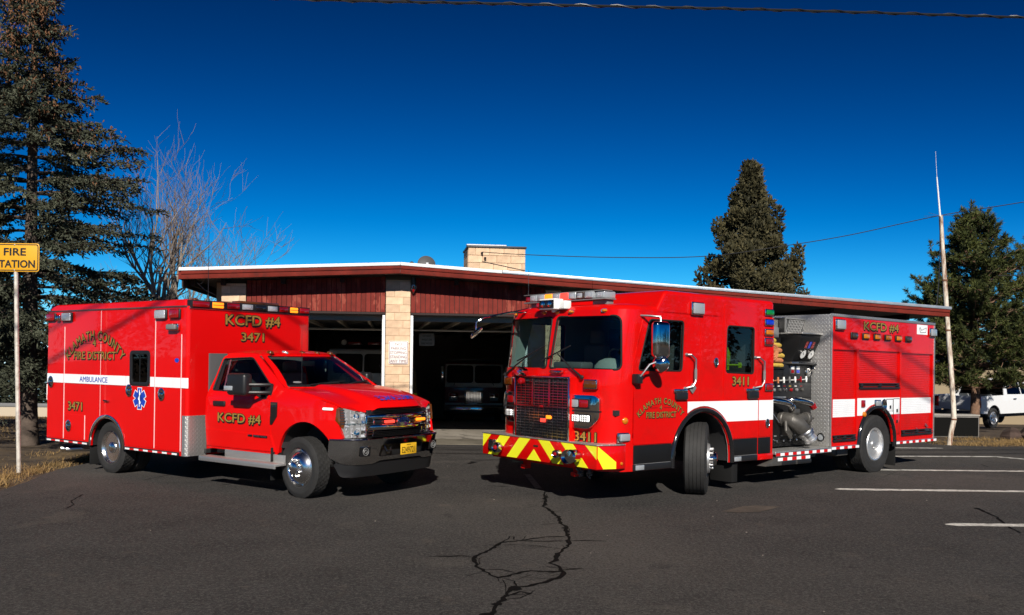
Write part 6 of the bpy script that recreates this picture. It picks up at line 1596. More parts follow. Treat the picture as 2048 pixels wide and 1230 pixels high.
lettering(pt, 'E249721', (1.0045, .105, .615), (0, 1, 0), (0, 0, 1), .085, gold=False, matl=BLK_INK, width=.27, bold=.004)
lettering(pt, 'OREGON', (1.0045, .105, .716), (0, 1, 0), (0, 0, 1), .018, gold=False, matl=BLK_INK, width=.09)
def VS(u, v): return (BS(u, .6)[0] - .05 - (.52 - v) * .25, u, v)
MB().sheet(VS, [rpoly([(-.90, .33), (.90, .33), (.97, .52), (-.97, .52)], .04, 3)], .03, 0, .1, 1, grid=.12).build('air_dam', BLACK, amb, ang=50)
MB().tube([(-.15, -.85, 1.53), (-.16, -.85, 2.32)], [.004, .002], 5).build('fender_aerial', BLACK, amb)
# ------------------------------------------------------------------ trees
def leaf_mat(name, dark, light, tip=None, rough=.7, clump=1.3):
    M = bpy.data.materials.new(name); M.use_nodes = True; nt = M.node_tree; N = nt.nodes; L = nt.links; b = N['Principled BSDF']
    b.inputs['Roughness'].default_value = rough; b.inputs['Specular IOR Level'].default_value = .25
    g = N.new('ShaderNodeNewGeometry'); tc = N.new('ShaderNodeTexCoord')
    n = N.new('ShaderNodeTexNoise'); n.inputs['Scale'].default_value = clump; n.inputs['Detail'].default_value = 4; L.new(tc.outputs['Object'], n.inputs['Vector'])
    a = N.new('ShaderNodeMath'); a.operation = 'MULTIPLY_ADD'; L.new(g.outputs['Random Per Island'], a.inputs[0]); a.inputs[1].default_value = .55; 
    s2 = N.new('ShaderNodeMath'); s2.operation = 'MULTIPLY_ADD'; L.new(n.outputs['Fac'], s2.inputs[0]); s2.inputs[1].default_value = 1.3; s2.inputs[2].default_value = -.45; L.new(s2.outputs[0], a.inputs[2])
    r = N.new('ShaderNodeValToRGB'); L.new(a.outputs[0], r.inputs[0]); e = r.color_ramp.elements
    e[0].position = .15; e[0].color = (*dark, 1); e[1].position = .75; e[1].color = (*light, 1)
    if tip: q = e.new(.95); q.color = (*tip, 1)
    L.new(r.outputs[0], b.inputs['Base Color'])
    return M
BARK = mat('grey_brown_bark', (.075, .055, .042), .95, bump=1.2, bscale=14, var=.4, vscale=6)
BARKP = mat('orange_pine_bark', (.16, .09, .055), .95, bump=1.2, bscale=12, var=.5, vscale=7)
BARKW = mat('pale_bare_bark', (.25, .205, .165), .9, bump=.5, bscale=20, var=.35, vscale=5)
TWIG = mat('reddish_twigs', (.15, .115, .095), .9)
SPRUCE = leaf_mat('blue_spruce_needles', (.017, .020, .012), (.105, .115, .075), (.19, .20, .145), clump=.9)
CONEM = mat('brown_spruce_cones', (.15, .066, .026), .8, var=.35, vscale=8)
CEDAR = leaf_mat('olive_juniper_foliage', (.016, .017, .008), (.088, .076, .034), (.15, .122, .058), clump=.8)
PINE = leaf_mat('green_pine_needles', (.012, .019, .006), (.078, .090, .022), (.15, .15, .04), clump=1.2)
FARG = leaf_mat('distant_conifer_foliage', (.008, .011, .007), (.03, .036, .02), clump=.3)
def norm(a): return a / np.maximum(np.linalg.norm(a, axis=-1, keepdims=True), 1e-9)
def blades(P, D, Ln, Wd, rng, cross=True):
    # pointed needle clusters: P base, D direction
    n = len(P); D = norm(D); A = norm(np.cross(D, rng.normal(size=(n, 3)))); B = np.cross(D, A)
    Ln = Ln[:, None]; Wd = Wd[:, None]; V = []; F = []
    for X in ((A, B) if cross else (A,)):
        q = np.stack([P, P + D * Ln * .45 + X * Wd, P + D * Ln, P + D * Ln * .45 - X * Wd], 1)
        V.append(q)
    V = np.stack(V, 1).reshape(-1, 3); k = len(V) // 4
    F = (np.arange(k) * 4)[:, None] + np.array([0, 1, 2, 3]); return V, F
def conifer(name, label, base, H, rfn, zlow, whorl, per, matl, bark, trunk_r, rng, droop=.25, tipup=.12, sprig=(.10, .022), dens=16, sub=.42, lean=0, azskip=None, group=None, cones=0, conez=.6):
    t = thing(name, label, 'tree', base, group=group)
    tz = np.linspace(-.1, H, 14)
    MB().tube([(lean * (z / H) ** 2, .0, z) for z in tz], [max(trunk_r * (1 - (z / H)) ** .8, .012) * (1.25 if z < .3 else 1) for z in tz], 12).build('trunk', bark, t)
    PP = []; DD = []; br = MB(); tips = []
    z = zlow
    while z < H - .05:
        f = z / H; R = rfn(z)
        for k in range(per):
            az = rng.uniform(0, 2 * PI)
            L = R * rng.uniform(.6, 1.15)
            if L < .08: continue
            d0 = np.array([math.cos(az), math.sin(az), 0.0]); n = max(4, int(L / .22))
            pts = []; up0 = .25 * f - .05
            for i in range(n + 1):
                u = i / n
                pts.append(np.array([lean * f * f, 0, z]) + d0 * L * u + np.array([0, 0, L * (up0 * u - droop * (1 - .6 * f) * u * u * 1.5 + tipup * max(0, u - .6) * 2)]) + rng.normal(size=3) * .02 * (i > 0))
            pts = np.array(pts)
            br.tube([tuple(p) for p in pts], [max(.028 * (L / 2.5) * (1 - i / (n + 1)), .004) for i in range(n + 1)], 4, caps=False)
            # branchlets along both sides, hanging a little
            m = max(3, int(L / .13))
            for j in range(m):
                u = .15 + .85 * (j + rng.random()) / m; p = pts[0] + 0; idx = min(int(u * n), n - 1); p = pts[idx] + (pts[idx + 1] - pts[idx]) * (u * n - idx)
                tg = norm(pts[idx + 1] - pts[idx]); side = norm(np.cross(tg, [0, 0, 1])) * (1 if j % 2 else -1)
                bl = sub * (.45 + .75 * (1 - u)) * min(1, L / 1.2) * rng.uniform(.6, 1.2)
                dv = norm(tg * .75 + side * .8 + np.array([0, 0, -droop * 1.3 + rng.normal() * .15]))
                s = max(2, int(bl * dens)); uu = (np.arange(s) + rng.random(s)) / s
                q = p + np.outer(uu * bl, dv) + np.outer(uu ** 2 * bl * .3, [0, 0, -droop * 2]) + rng.normal(size=(s, 3)) * .018
                PP.append(q); DD.append(dv * .8 + rng.normal(size=(s, 3)) * .55)
            s = int(L * dens * .8); uu = rng.uniform(.2, 1, s); ii = np.minimum((uu * n).astype(int), n - 1)
            q = pts[ii] + (pts[ii + 1] - pts[ii]) * (uu * n - ii)[:, None]; PP.append(q + rng.normal(size=q.shape) * .02); DD.append(norm(pts[ii + 1] - pts[ii]) + rng.normal(size=q.shape) * .6)
            tips.append((pts[-1], pts[max(n - 2, 0)], f))
        z += whorl * (1 - .45 * f) * rng.uniform(.7, 1.3)
    PP = np.concatenate(PP); DD = np.concatenate(DD); n = len(PP)
    V, F = blades(PP, DD, rng.uniform(.6, 1.4, n) * sprig[0], rng.uniform(.7, 1.3, n) * sprig[1], rng)
    br.build('branches', bark, t, recalc=False)['kind'] = 'stuff'
    c = arrays_obj('crown', V, F, matl, t); c['kind'] = 'stuff'
    if cones:
        cm = MB(); k = 0
        cand = [q for q in tips if q[2] > conez]
        for i in range(cones):
            a, b_, f = cand[rng.integers(len(cand))]
            if rng.random() > (f - conez) / (1 - conez) + .25: continue
            p = a + (b_ - a) * rng.random() + rng.normal(size=3) * .07; l = rng.uniform(.05, .085)
            cm.tube([p, p - np.array([0, 0, l * .35]) + rng.normal(size=3) * .012, p - np.array([0, 0, l * .9]) + rng.normal(size=3) * .02], [.008, .017, .006], 5)
        cm.build('cones', CONEM, t, recalc=False)['kind'] = 'stuff'
    return t
rng = np.random.default_rng(5)
def r_spruce(z): return float(np.interp(z, [0, 2.0, 3.0, 4.2, 5.2, 6.3, 7.4, 8.4, 9.5, 10.6, 11.2], [2.2, 2.7, 2.9, 3.0, 2.8, 2.3, 1.5, .9, .62, .38, .05]))
conifer('blue_spruce', 'tall blue spruce with brown cones behind the ambulance at left', (-10.53, 19.3, ground_z(-10.53, 19.3) - .05), 11.2, r_spruce, 1.75, .34, 8, SPRUCE, BARK, .19, rng, droop=.22, tipup=.16, sprig=(.10, .0165), dens=56, sub=.52, cones=5000, conez=.50)
# a second spruce half out of the frame fills the left edge
conifer('blue_spruce', 'second spruce cut off by the left picture edge', (-14.6, 21.5, ground_z(-14, 21.5) - .05), 8.6, lambda z: 2.5 * max(0, 1 - z / 8.7) ** .8, .9, .30, 7, SPRUCE, BARK, .18, rng, droop=.22, tipup=.14, sprig=(.13, .026), dens=13, sub=.5)
# juniper-like conifer behind the roof: ragged dense clumps
def clump_tree(name, label, base, H, rfn, zlow, n, csize, per, matl, bark, rng, leaf=(.16, .05), extra=()):
    t = thing(name, label, 'tree', base)
    MB().tube([(0, 0, -.2), (.1, 0, H * .5), (0, 0, H * .97)], [.28, .16, .02], 10).build('trunk', bark, t)
    PP = []; DD = []; br = MB()
    cs = []
    for i in range(n):
        z = zlow + (H - zlow) * rng.random() ** 1.25; R = rfn(z); az = rng.uniform(0, 2 * PI); rr = R * (rng.random() ** .45) * rng.uniform(.85, 1.15)
        cs.append((np.array([rr * math.cos(az), rr * math.sin(az), z + .2 * R * rng.random()]), csize * rng.uniform(.6, 1.35) * (.55 + .45 * R / rfn(zlow))))
    for e in extra: cs.append((np.array(e[:3]), e[3]))
    for c, s in cs:
        k = int(per * (s / csize) ** 2)
        d = norm(rng.normal(size=(k, 3))); rad = rng.random(k) ** .4
        q = c + d * (rad * s)[:, None] * np.array([.85, .85, 1.1]); PP.append(q); DD.append(d * .7 + np.array([0, 0, .55]) + rng.normal(size=d.shape) * .4)
        a = np.array([0, 0, max(c[2] - .5 * np.hypot(c[0], c[1]), zlow * .6)])
        br.tube([a, (a + c) / 2 + np.array([0, 0, -.1]), c], [.05, .03, .01], 4, caps=False)
    PP = np.concatenate(PP); DD = np.concatenate(DD); k = len(PP)
    V, F = blades(PP, DD, rng.uniform(.6, 1.4, k) * leaf[0], rng.uniform(.7, 1.3, k) * leaf[1], rng)
    br.build('branches', bark, t, recalc=False)['kind'] = 'stuff'
    arrays_obj('crown', V, F, matl, t)['kind'] = 'stuff'
    return t
def r_ced(z): return float(np.interp(z, [4, 6.2, 7.2, 8.5, 9.6, 10.6, 11.6, 12.4], [2.4, 2.35, 2.1, 1.6, 1.15, .75, .4, .06]))
gz = ground_z(11.2, 42)
clump_tree('juniper_tree', 'dense olive brown conifer rising behind the long station roof', (11.22, 42, gz), 11.24 - gz, r_ced, 3.0, 300, .42, 190, CEDAR, BARK, rng, leaf=(.19, .05),
           extra=[(2.0, 0, 7.5, .42), (2.25, 0, 7.9, .34), (2.4, .1, 8.25, .26), (2.2, 0, 6.7, .4), (-2.2, 0, 6.9, .4), (-1.5, 0, 9.3, .35), (.9, 0, 10.4, .3)])
# right pine: long needles in brushes at the branch ends
def pine(name, label, base, H, rfn, zlow, nb, rng, matl, trunk_r, nl=.135, per=60):
    t = thing(name, label, 'tree', base)
    tz = np.linspace(-.1, H * .97, 12)
    MB().tube([(.06 * math.sin(z * 1.1), 0, z) for z in tz], [trunk_r * (1 - .85 * z / H) for z in tz], 12).build('trunk', BARKP, t)
    PP = []; DD = []; br = MB()
    for i in range(nb):
        z = zlow + (H - zlow) * rng.random() ** 1.1; R = rfn(z); az = rng.uniform(0, 2 * PI); L = R * rng.uniform(.7, 1.1)
        d0 = np.array([math.cos(az), math.sin(az), 0]); rise = rng.uniform(.0, .3) + .35 * z / H
        pts = np.array([np.array([0, 0, z]) + d0 * L * u + np.array([0, 0, L * rise * u * u]) + rng.normal(size=3) * .03 for u in np.linspace(0, 1, 6)])
        br.tube([tuple(p) for p in pts], [.03, .024, .02, .016, .012, .008], 5, caps=False)
        ends = [(pts[-1], norm(pts[-1] - pts[-2]))]
        m = int(4 + L * 5)
        for j in range(m):
            u = rng.uniform(.3, 1); idx = min(int(u * 5), 4); p = pts[idx] + (pts[idx + 1] - pts[idx]) * (u * 5 - idx)
            dv = norm(norm(pts[idx + 1] - pts[idx]) * .7 + rng.normal(size=3) * np.array([.7, .7, .35]) + np.array([0, 0, .45])); l = rng.uniform(.15, .42)
            br.tube([tuple(p), tuple(p + dv * l)], [.010, .006], 4, caps=False); ends.append((p + dv * l, dv))
        for p, dv in ends:
            k = per; q = norm(rng.normal(size=(k, 3)) * .75 + dv * .9); o = rng.uniform(-.16, .02, k)
            PP.append(p + dv * o[:, None]); DD.append(q)
    PP = np.concatenate(PP); DD = np.concatenate(DD); k = len(PP)
    V, F = blades(PP, DD, rng.uniform(.7, 1.25, k) * nl, np.full(k, .010), rng, cross=False)
    br.build('branches', BARKP, t, recalc=False)['kind'] = 'stuff'
    arrays_obj('crown', V, F, matl, t)['kind'] = 'stuff'
    return t
pz = ground_z(14.1, 27)
pine('pine_tree', 'broad green pine with orange trunk behind the antenna mast', (14.1, 27.0, pz - .05), 6.5 - pz, lambda z: float(np.interp(z, [1.0, 2.0, 3.2, 4.2, 5.0, 5.8, 6.4, 6.8], [1.5, 1.85, 1.8, 1.5, 1.08, .64, .28, .08])), 1.35, 240, rng, PINE, .15)
pine('pine_tree', 'second green pine cut off by the right picture edge', (17.6, 29.5, ground_z(17.6, 29.5) - .05), 6.4, lambda z: float(np.interp(z, [1.4, 2.4, 3.6, 5, 6.4], [1.5, 1.9, 1.7, 1.1, .2])), 2.0, 100, rng, PINE, .14)
# bare tree
def bare(name, label, base, seed, stems, H):
    r = random.Random(seed); t = thing(name, label, 'tree', base); tk = MB(); tw = MB(); mid = MB()
    def grow(p, d, L, rad, lvl):
        n = 4; pts = [p.copy()]; q = p.copy(); dd = d.copy()
        for i in range(n):
            dd = (dd + Vector((r.gauss(0, .13), r.gauss(0, .13), r.gauss(.06, .08)))).normalized(); q = q + dd * (L / n); pts.append(q.copy())
        rs = [max(rad * (1 - .82 * i / n), .003) for i in range(n + 1)]
        (tk if lvl == 0 else mid if lvl < 3 else tw).tube(pts, rs, 8 if lvl == 0 else 6 if lvl == 1 else 4 if lvl == 2 else 3, caps=False)
        if lvl >= 4: return
        k = (4, 4, 3, 3, 3)[lvl] + r.randint(0, 2)
        for i in range(k):
            u = r.uniform(.3, 1.0); idx = min(int(u * n), n - 1); pp = pts[idx].lerp(pts[idx + 1], u * n - idx)
            ax = Vector((r.gauss(0, 1), r.gauss(0, 1), r.gauss(.15, .45))).normalized()
            nd = (dd * r.uniform(.55, 1.0) + ax * r.uniform(.5, .9) + Vector((0, 0, .18))).normalized()
            grow(pp, nd, L * r.uniform(.48, .72), max(rad * (1 - .75 * u) * r.uniform(.6, .85), .006), lvl + 1)
    for (dx, dy, dz, L, rad) in stems: grow(Vector((0, 0, 0)), Vector((dx, dy, dz)).normalized(), L, rad, 0)
    tk.build('trunk', BARKW, t, recalc=False); mid.build('limbs', BARKW, t, recalc=False)['kind'] = 'stuff'; tw.build('twigs', TWIG, t, recalc=False)['kind'] = 'stuff'
    return t
bare('bare_tree', 'pale leafless tree between the spruce and the station roof', (-10.3, 25.5, ground_z(-10.3, 25.5) - .05), 21, [(-.04, 0, 1, 4.7, .20), (.10, .05, 1, 4.6, .18), (.30, -.05, .95, 4.0, .14), (-.25, .1, 1, 3.6, .11)], 9)
# shrubs at the left background
def shrub(label, base, seed):
    r = random.Random(seed); t = thing('bare_shrub', label, 'shrub', base); tw = MB()
    for i in range(70):
        a = r.uniform(0, 2 * PI); l = r.uniform(.5, 1.5); d = Vector((math.cos(a) * .45, math.sin(a) * .45, 1)).normalized()
        p = Vector((r.gauss(0, .3), r.gauss(0, .2), 0)); q = p + d * l; tw.tube([p, p + d * l * .5 + Vector((r.gauss(0, .05), 0, 0)), q], [.010, .007, .003], 3, caps=False)
        for k in range(3):
            s_ = p.lerp(q, r.uniform(.4, .9)); tw.tube([s_, s_ + Vector((r.gauss(0, .2), r.gauss(0, .2), r.uniform(.1, .35)))], [.005, .002], 3, caps=False)
    o = tw.build('twigs', TWIG, t, recalc=False); o['kind'] = 'stuff'
shrub('leafless twiggy shrub in front of the pale wall at left', (-17.0, 34.3, ground_z(-17, 34.3)), 3)
shrub('bare twiggy shrub before the white pickup at the right edge', (15.9, 24.9, ground_z(15.9, 24.9)), 5)
# far trees all round the lot, joined: a distant wood that reads as one mass
def far_wood(name, label, n, place, hr, rng):
    V = []; F = []
    PPa = []; DDa = []; LL = []; WW = []
    for i in range(n):
        x, y = place(); H = rng.uniform(*hr); g = ground_z(x, y) - .5; k = 420
        u = rng.random(k) ** .8; R = H * .20 * (1 - u) + .12; az = rng.uniform(0, 2 * PI, k); rr = R * np.sqrt(rng.random(k))
        PPa.append(np.stack([x + rr * np.cos(az), y + rr * np.sin(az), g + u * H], 1)); DDa.append(np.stack([np.cos(az), np.sin(az), -.5 + rng.normal(size=k) * .3], 1)); LL.append(rng.uniform(.5, 1.1, k) * H * .065); WW.append(rng.uniform(.5, 1, k) * H * .013)
    V, F = blades(np.concatenate(PPa), np.concatenate(DDa), np.concatenate(LL), np.concatenate(WW), rng)
    o = arrays_obj(name, V, F, FARG); tag(o, label, kind='stuff')
def ring_place():
    a = rng.uniform(0, 2 * PI); d = rng.uniform(48, 110) if math.sin(a) < .1 else rng.uniform(85, 130); return (d * math.cos(a), d * math.sin(a) + 10)  # unseen trees behind the camera added nearer, to darken paint reflections
far_wood('far_treeline', 'dark line of distant conifers around the lot', 330, ring_place, (7, 13), rng)
def near_place(): return (rng.uniform(-48, -20), rng.uniform(48, 70))
far_wood('far_wood', 'dark distant conifers behind the left house', 60, near_place, (5, 11), rng)
# ------------------------------------------------------------------ vehicles inside the bays
def cabover(name, label, loc, rz, body_m, top_m, W_, zbelt, ztop, wz0, wz1, wy, rake, extras):
    t = thing(name, label, 'fire engine', loc, (0, 0, rz)); h = W_ / 2
    # faces -y (towards the bay door)
    prof = [(0, .55), (0, zbelt), (rake, ztop - .06), (rake + .12, ztop), (2.0, ztop), (2.0, .55)]
    MB().prism(prof, 'x', -h, h).build('cab', body_m, t, bevel=.05, seg=3)
    def FS(u, v): 
        y = 0 if v < zbelt else rake * (v - zbelt) / (ztop - .06 - zbelt)
        return (u, y, v)
    if top_m:
        MB().sheet(FS, [[(-h + .02, zbelt - .06), (h - .02, zbelt - .06), (h - .02, ztop - .09), (-h + .02, ztop - .09)]], .01, .006, .3, 1, grid=.3).build('windshield_surround', top_m, t)
    for s in (1, -1):
        L = rrect(*sorted((s * wy[0], s * wy[1])), wz0, wz1, .10, 4)
        p_ = MB().sheet(FS, [L], .01, .012, .2, 1, grid=.2).build('windshield', BLACKG, t)
        gk = MB().tube([Vector(FS(u, v)) + Vector((0, -.014, 0)) for u, v in L], .016, 6, closed=True).build('gasket', RUBBER, p_)
        MB().tube([(s * wy[1] * .75, -.03, wz0 - .12), (s * wy[1] * .55, -.0, wz0 + .28)], .012, 5).build('wiper', BLACK, t)
        MB().box(s * (h + .10) - .06, s * (h + .10) + .06, .05, .13, wz0 - .05, wz1 - .02).tube([(s * h, .1, wz1), (s * (h + .1), .09, wz1 - .05)], .012, 5).build('mirror', CHROME, t, bevel=.02)
        wheel(t, (s * (h - .2), 1.15, .5), (s, 0, 0), .5, .28, .28, 'steer', 'rib', simple=True)
    MB().box(-h, h, -.30, -.02, .50, .82).build('bumper', CHROME, t, bevel=.03)
    MB().box(-h + .1, h - .1, 2.2, 8.5, .7, 2.5).build('rear_body', body_m, t, bevel=.03)
    MB().box(-.4, .4, .1, 8.4, .5, .7).build('chassis', STEELD, t)
    extras(t, h, FS)
    return t
def white_extra(t, h, FS):
    for s in (1, -1):
        lr = MB().lathe([(.10, 0), (.11, .10), (.09, .12), (.08, .11)], 18, (s * .67, .35, 2.80), (0, -1, 0)).build('roof_lamp', CHROME, t)
        MB().lathe([(.08, .105), (0, .09)], 18, (s * .67, .35, 2.80), (0, -1, 0)).build('lens', BLACKG, lr)
        MB().box(s * .33 - .22, s * .33 + .22, .3, .45, 2.72, 2.82).build('roof_light_bar', LENS_RED, t, bevel=.02)
    pl_ = MB().box(-.42, .18, -.03, -.01, 1.52, 1.68).build('name_plate', BLACK, t, bevel=.01)
    lettering(pl_, 'FREIGHTLINER', (-.12, -.031, 1.57), (1, 0, 0), (0, 0, 1), .07, gold=False, matl=WHITE_PL, width=.52)
    g_ = MB().box(-.45, .45, -.04, -.01, .95, 1.45).build('grille', BLACK, t)
    for k in range(8): MB().box(-.43, .43, -.055, -.042, .98 + k * .06, 1.0 + k * .06).build('grille_bar', CHROME, g_)
    MB().prism([(.35, .9), (1.15, .9), (1.15, 1.55), (.75, 1.3)], 'y', -.016, -.008).build('red_flash', RED, t)
def maroon_extra(t, h, FS):
    g_ = MB().box(-.34, .34, -.05, -.01, .90, 1.42).build('grille', BLACKG, t)
    for x in np.linspace(-.27, .27, 10): MB().box(x - .011, x + .011, -.07, -.05, .95, 1.37).build('grille_bar', CHROME, g_)
    MB().box(-.36, .36, -.075, -.02, 1.375, 1.43).box(-.36, .36, -.075, -.02, .89, .94).box(-.362, -.31, -.074, -.02, .94, 1.376).box(.31, .362, -.074, -.02, .94, 1.376).build('grille_frame', CHROME, g_, bevel=.01)
    for s in (1, -1):
        f_ = MB().box(s * .82 - .18, s * .82 + .18, -.05, -.01, 1.0, 1.34).build('lamp_frame', CHROME, t, bevel=.01)
        MB().box(s * .82 - .16, s * .82 + .16, -.06, -.045, 1.19, 1.32).build('warning_lens', LENS_RED, f_, bevel=.01)
        for dx in (-.08, .08): MB().box(s * .82 + dx - .07, s * .82 + dx + .07, -.062, -.045, 1.02, 1.15).build('headlight', LENS_CLR, f_, bevel=.01)
    MB().box(-h + .02, h - .02, -.012, -.004, 1.60, 1.72).build('white_band', WHITEP, t); MB().box(-h + .02, h - .02, -.012, -.004, .84, .93).build('white_band', WHITEP, t)
    MB().box(-.9, .9, .3, .5, 2.62, 2.70).build('light_bar', GREYP, t, bevel=.02)
cabover('parked_fire_engine', 'old white fire engine with round roof lamps in the left bay', (-4.98, 29.6, -.36), R_(3), WHITEP, None, 2.36, 1.45, 2.58, 1.78, 2.40, (.04, .98), .22, white_extra)
cabover('parked_fire_engine', 'maroon fire engine with white window surround and chrome grille in the right bay', (-1.52, 35.6, -.78), R_(1), DKRED, WHITEP, 2.36, 1.62, 2.58, 1.75, 2.42, (.05, 1.08), .20, maroon_extra)
# ladders and gear hung on the garage wall between the bays
for k in range(5):
    x, y = -3.15 + k * .02, 24.5 + k * .6
    gr_ = thing('turnout_gear', 'dark turnout coat hanging on the wall inside the right bay', 'coat', (x, y, .2), group='coats on the garage wall')
    MB().prism([(-.22, .4), (.22, .4), (.16, 1.35), (.05, 1.45), (-.05, 1.45), (-.16, 1.35)], 'y', -.1, .1).build('coat', mat('turnout_cloth', (.10, .075, .04), .9) if k == 0 else bpy.data.materials['turnout_cloth'], gr_, bevel=.04)
    MB().box(-.21, .21, -.115, -.10, .62, .67).build('reflective_band', HIVIS, gr_)

# ------------------------------------------------------------------ street furniture, wires
fs = thing('fire_station_sign', 'yellow FIRE STATION sign on a pale metal post at the left verge', 'sign', (-8.2, 14.65, ground_z(-8.2, 14.65) - .03))
YEL = mat('sign_yellow', (.66, .33, .012), .45, var=.08, vscale=3)
pw = .80; pz0, pz1 = 3.33, 3.80; pcx = -.05
MB().tube([(.05, .03, 0), (.03, .03, .6), (-.02, .03, 2.2), (-.05, .03, 3.35)], .034, 10).build('post', mat('galvanised_post', (.55, .52, .46), .6, .2, var=.25, vscale=8, dirt=(.2, .13, .07), dscale=6, damt=.6), fs)
MB().prism([(x + pcx, z) for x, z in rrect(-pw / 2 + .0, pw / 2, pz0, pz1, .05, 4)], 'y', -.006, .0).build('panel', YEL, fs, bevel=.002)
def FSS(u, v): return (u + pcx, -.006, v)
MB().sheet(FSS, [rrect(-pw / 2 + .015, pw / 2 - .015, pz0 + .015, pz1 - .015, .04, 4), rrect(-pw / 2 + .03, pw / 2 - .03, pz0 + .03, pz1 - .03, .035, 4)], .001, .002, .2, 1).build('border', BLK_INK, fs)
lettering(fs, 'FIRE', (pcx - .01, -.0065, 3.60), (1, 0, 0), (0, 0, 1), .125, gold=False, matl=BLK_INK, bold=.03, width=.36)
lettering(fs, 'STATION', (pcx, -.0065, 3.40), (1, 0, 0), (0, 0, 1), .125, gold=False, matl=BLK_INK, bold=.03, width=.66)
for z in (3.775, 3.355): MB().lathe([(.014, 0), (.012, .008), (0, .01)], 8, (pcx - .01, -.007, z), (0, -1, 0)).build('bolt', BRUSH, fs)
# leaning antenna mast
def mast_mat():
    M = mat('rusty_white_paint', (.60, .55, .46), .7); nt = M.node_tree; N = nt.nodes; L = nt.links; b = N['Principled BSDF']
    tc = N.new('ShaderNodeTexCoord'); mp = N.new('ShaderNodeMapping'); mp.inputs['Scale'].default_value = (6, 6, .9); L.new(tc.outputs['Object'], mp.inputs[0])
    n = N.new('ShaderNodeTexNoise'); n.inputs['Scale'].default_value = 1.6; n.inputs['Detail'].default_value = 10; n.inputs['Roughness'].default_value = .75; L.new(mp.outputs[0], n.inputs['Vector'])
    r = N.new('ShaderNodeValToRGB'); L.new(n.outputs['Fac'], r.inputs[0]); e = r.color_ramp.elements
    e[0].position = .46; e[0].color = (.66, .60, .50, 1); e[1].position = .60; e[1].color = (.20, .085, .04, 1)
    L.new(r.outputs[0], b.inputs['Base Color']); return M
mx_, my_ = 11.0, 22.2
def mp_(u, v): # image-plane offsets in metres at the mast distance
    s = 22.2 / 1769.2; return (u - 1898) * s, (890 - v) * s
mz = ground_z(mx_, my_) - .03
ma = thing('antenna_mast', 'leaning rusty white pole with a thin whip antenna beside the engine', 'mast', (mx_, my_, mz))
P_ = [(1897, 892), (1901, 862), (1906, 838), (1905, 815), (1900, 740), (1893, 660), (1886, 560), (1880, 480), (1877, 430)]
Q_ = [Vector((mp_(u, v)[0], 0, mp_(u, v)[1] + .02)) for u, v in P_]
MB().tube(Q_, [.062, .062, .066, .062, .060, .058, .054, .050, .048], 12).build('pole', mast_mat(), ma, ang=60)
for i in (2, 5, 6): MB().lathe([(.07, -.02), (.072, .02)], 12, Q_[i], (0, 0, 1)).build('collar', mat('rust', (.16, .07, .035), .8) if i == 2 else bpy.data.materials['rust'], ma)
wp = [Vector((mp_(u, v)[0], -.02, mp_(u, v)[1])) for u, v in ((1875, 430), (1871, 385), (1868, 352))]
MB().tube(wp, [.022, .018, .014], 8).build('antenna', WHITE_PL, ma)
MB().tube([wp[-1], Vector((mp_(1865, 300)[0], -.02, mp_(1865, 300)[1]))], [.005, .003], 5).build('whip', WHITE_PL, ma)
for a in (0.4, 2.2, 3.6, 5.4): MB().tube([wp[0], wp[0] + Vector((.42 * math.cos(a), .42 * math.sin(a), .05))], .004, 4).build('radial', BRUSH, ma)
cab_ = [Vector((mp_(u, v)[0], -.07, mp_(u, v)[1])) for u, v in ((1873, 432), (1873, 520), (1871, 570), (1868, 606), (1858, 620), (1845, 628))]
MB().tube(cab_, .012, 6).build('cable', BLACK, ma)
def wire(label, pts, r, sag=0.0, n=40, twist=False, name='overhead_wire'):
    V3 = [Vector(p) for p in pts]; path = []
    # smooth through the given points
    for i in range(len(V3) - 1):
        p0 = V3[max(i - 1, 0)]; p1 = V3[i]; p2 = V3[i + 1]; p3 = V3[min(i + 2, len(V3) - 1)]
        for k in range(8):
            t = k / 8
            path.append(.5 * ((2 * p1) + (p2 - p0) * t + (2 * p0 - 5 * p1 + 4 * p2 - p3) * t * t + (3 * p1 - p0 - 3 * p2 + p3) * t ** 3))
    path.append(V3[-1]); b = MB().tube(path, r, 6)
    o = b.build(name, BLACK); tag(o, label, 'wire')
    if twist:
        L_ = sum((path[i + 1] - path[i]).length for i in range(len(path) - 1)); k = int(L_ / .12); q = []
        for i in range(k + 1):
            f = i / k * (len(path) - 1); j = min(int(f), len(path) - 2); p = path[j].lerp(path[j + 1], f - j)
            q.append(p + Vector((0, math.cos(i * 1.1) * r * 1.3, math.sin(i * 1.1) * r * 1.3)))
        MB().tube(q, r * .6, 5).build('twisted_strand', BLACK, o)
    return o
wire('thick twisted black cable crossing the top of the sky', [(-16, 10.0, 6.75), (-8, 10.9, 6.62), (-3.47, 11.5, 6.631), (-.053, 12, 6.779), (3.5, 12.3, 6.86), (7.265, 12.6, 6.91), (9.21, 12.8, 6.95), (18, 13.6, 7.2)], .016, twist=True)
wire('thin black wire running from the chimney past the mast', [(-.845, 24.28, 4.87), (.36, 24.2, 4.80), (2.792, 24.0, 4.73), (5.169, 23.7, 4.755), (7.132, 23.4, 5.01), (8.765, 23, 5.268), (10.8, 22.5, 5.705), (12.712, 22, 5.995), (15.344, 21.3, 6.432), (24, 19, 8)], .011)
wire('thin black wire joining the left eave through the bare tree', [(-30, 27, 5.0), (-18, 25, 4.35), (-9.85, 22, 4.0), (-8.0, 20.2, 3.80), (-6.95, 19.68, 3.72)], .010)
wire('short black wire crossing in front of the right pine', [(12.9, 23.5, 4.30), (15.03, 23.2, 4.45), (24, 22, 5.6)], .010)
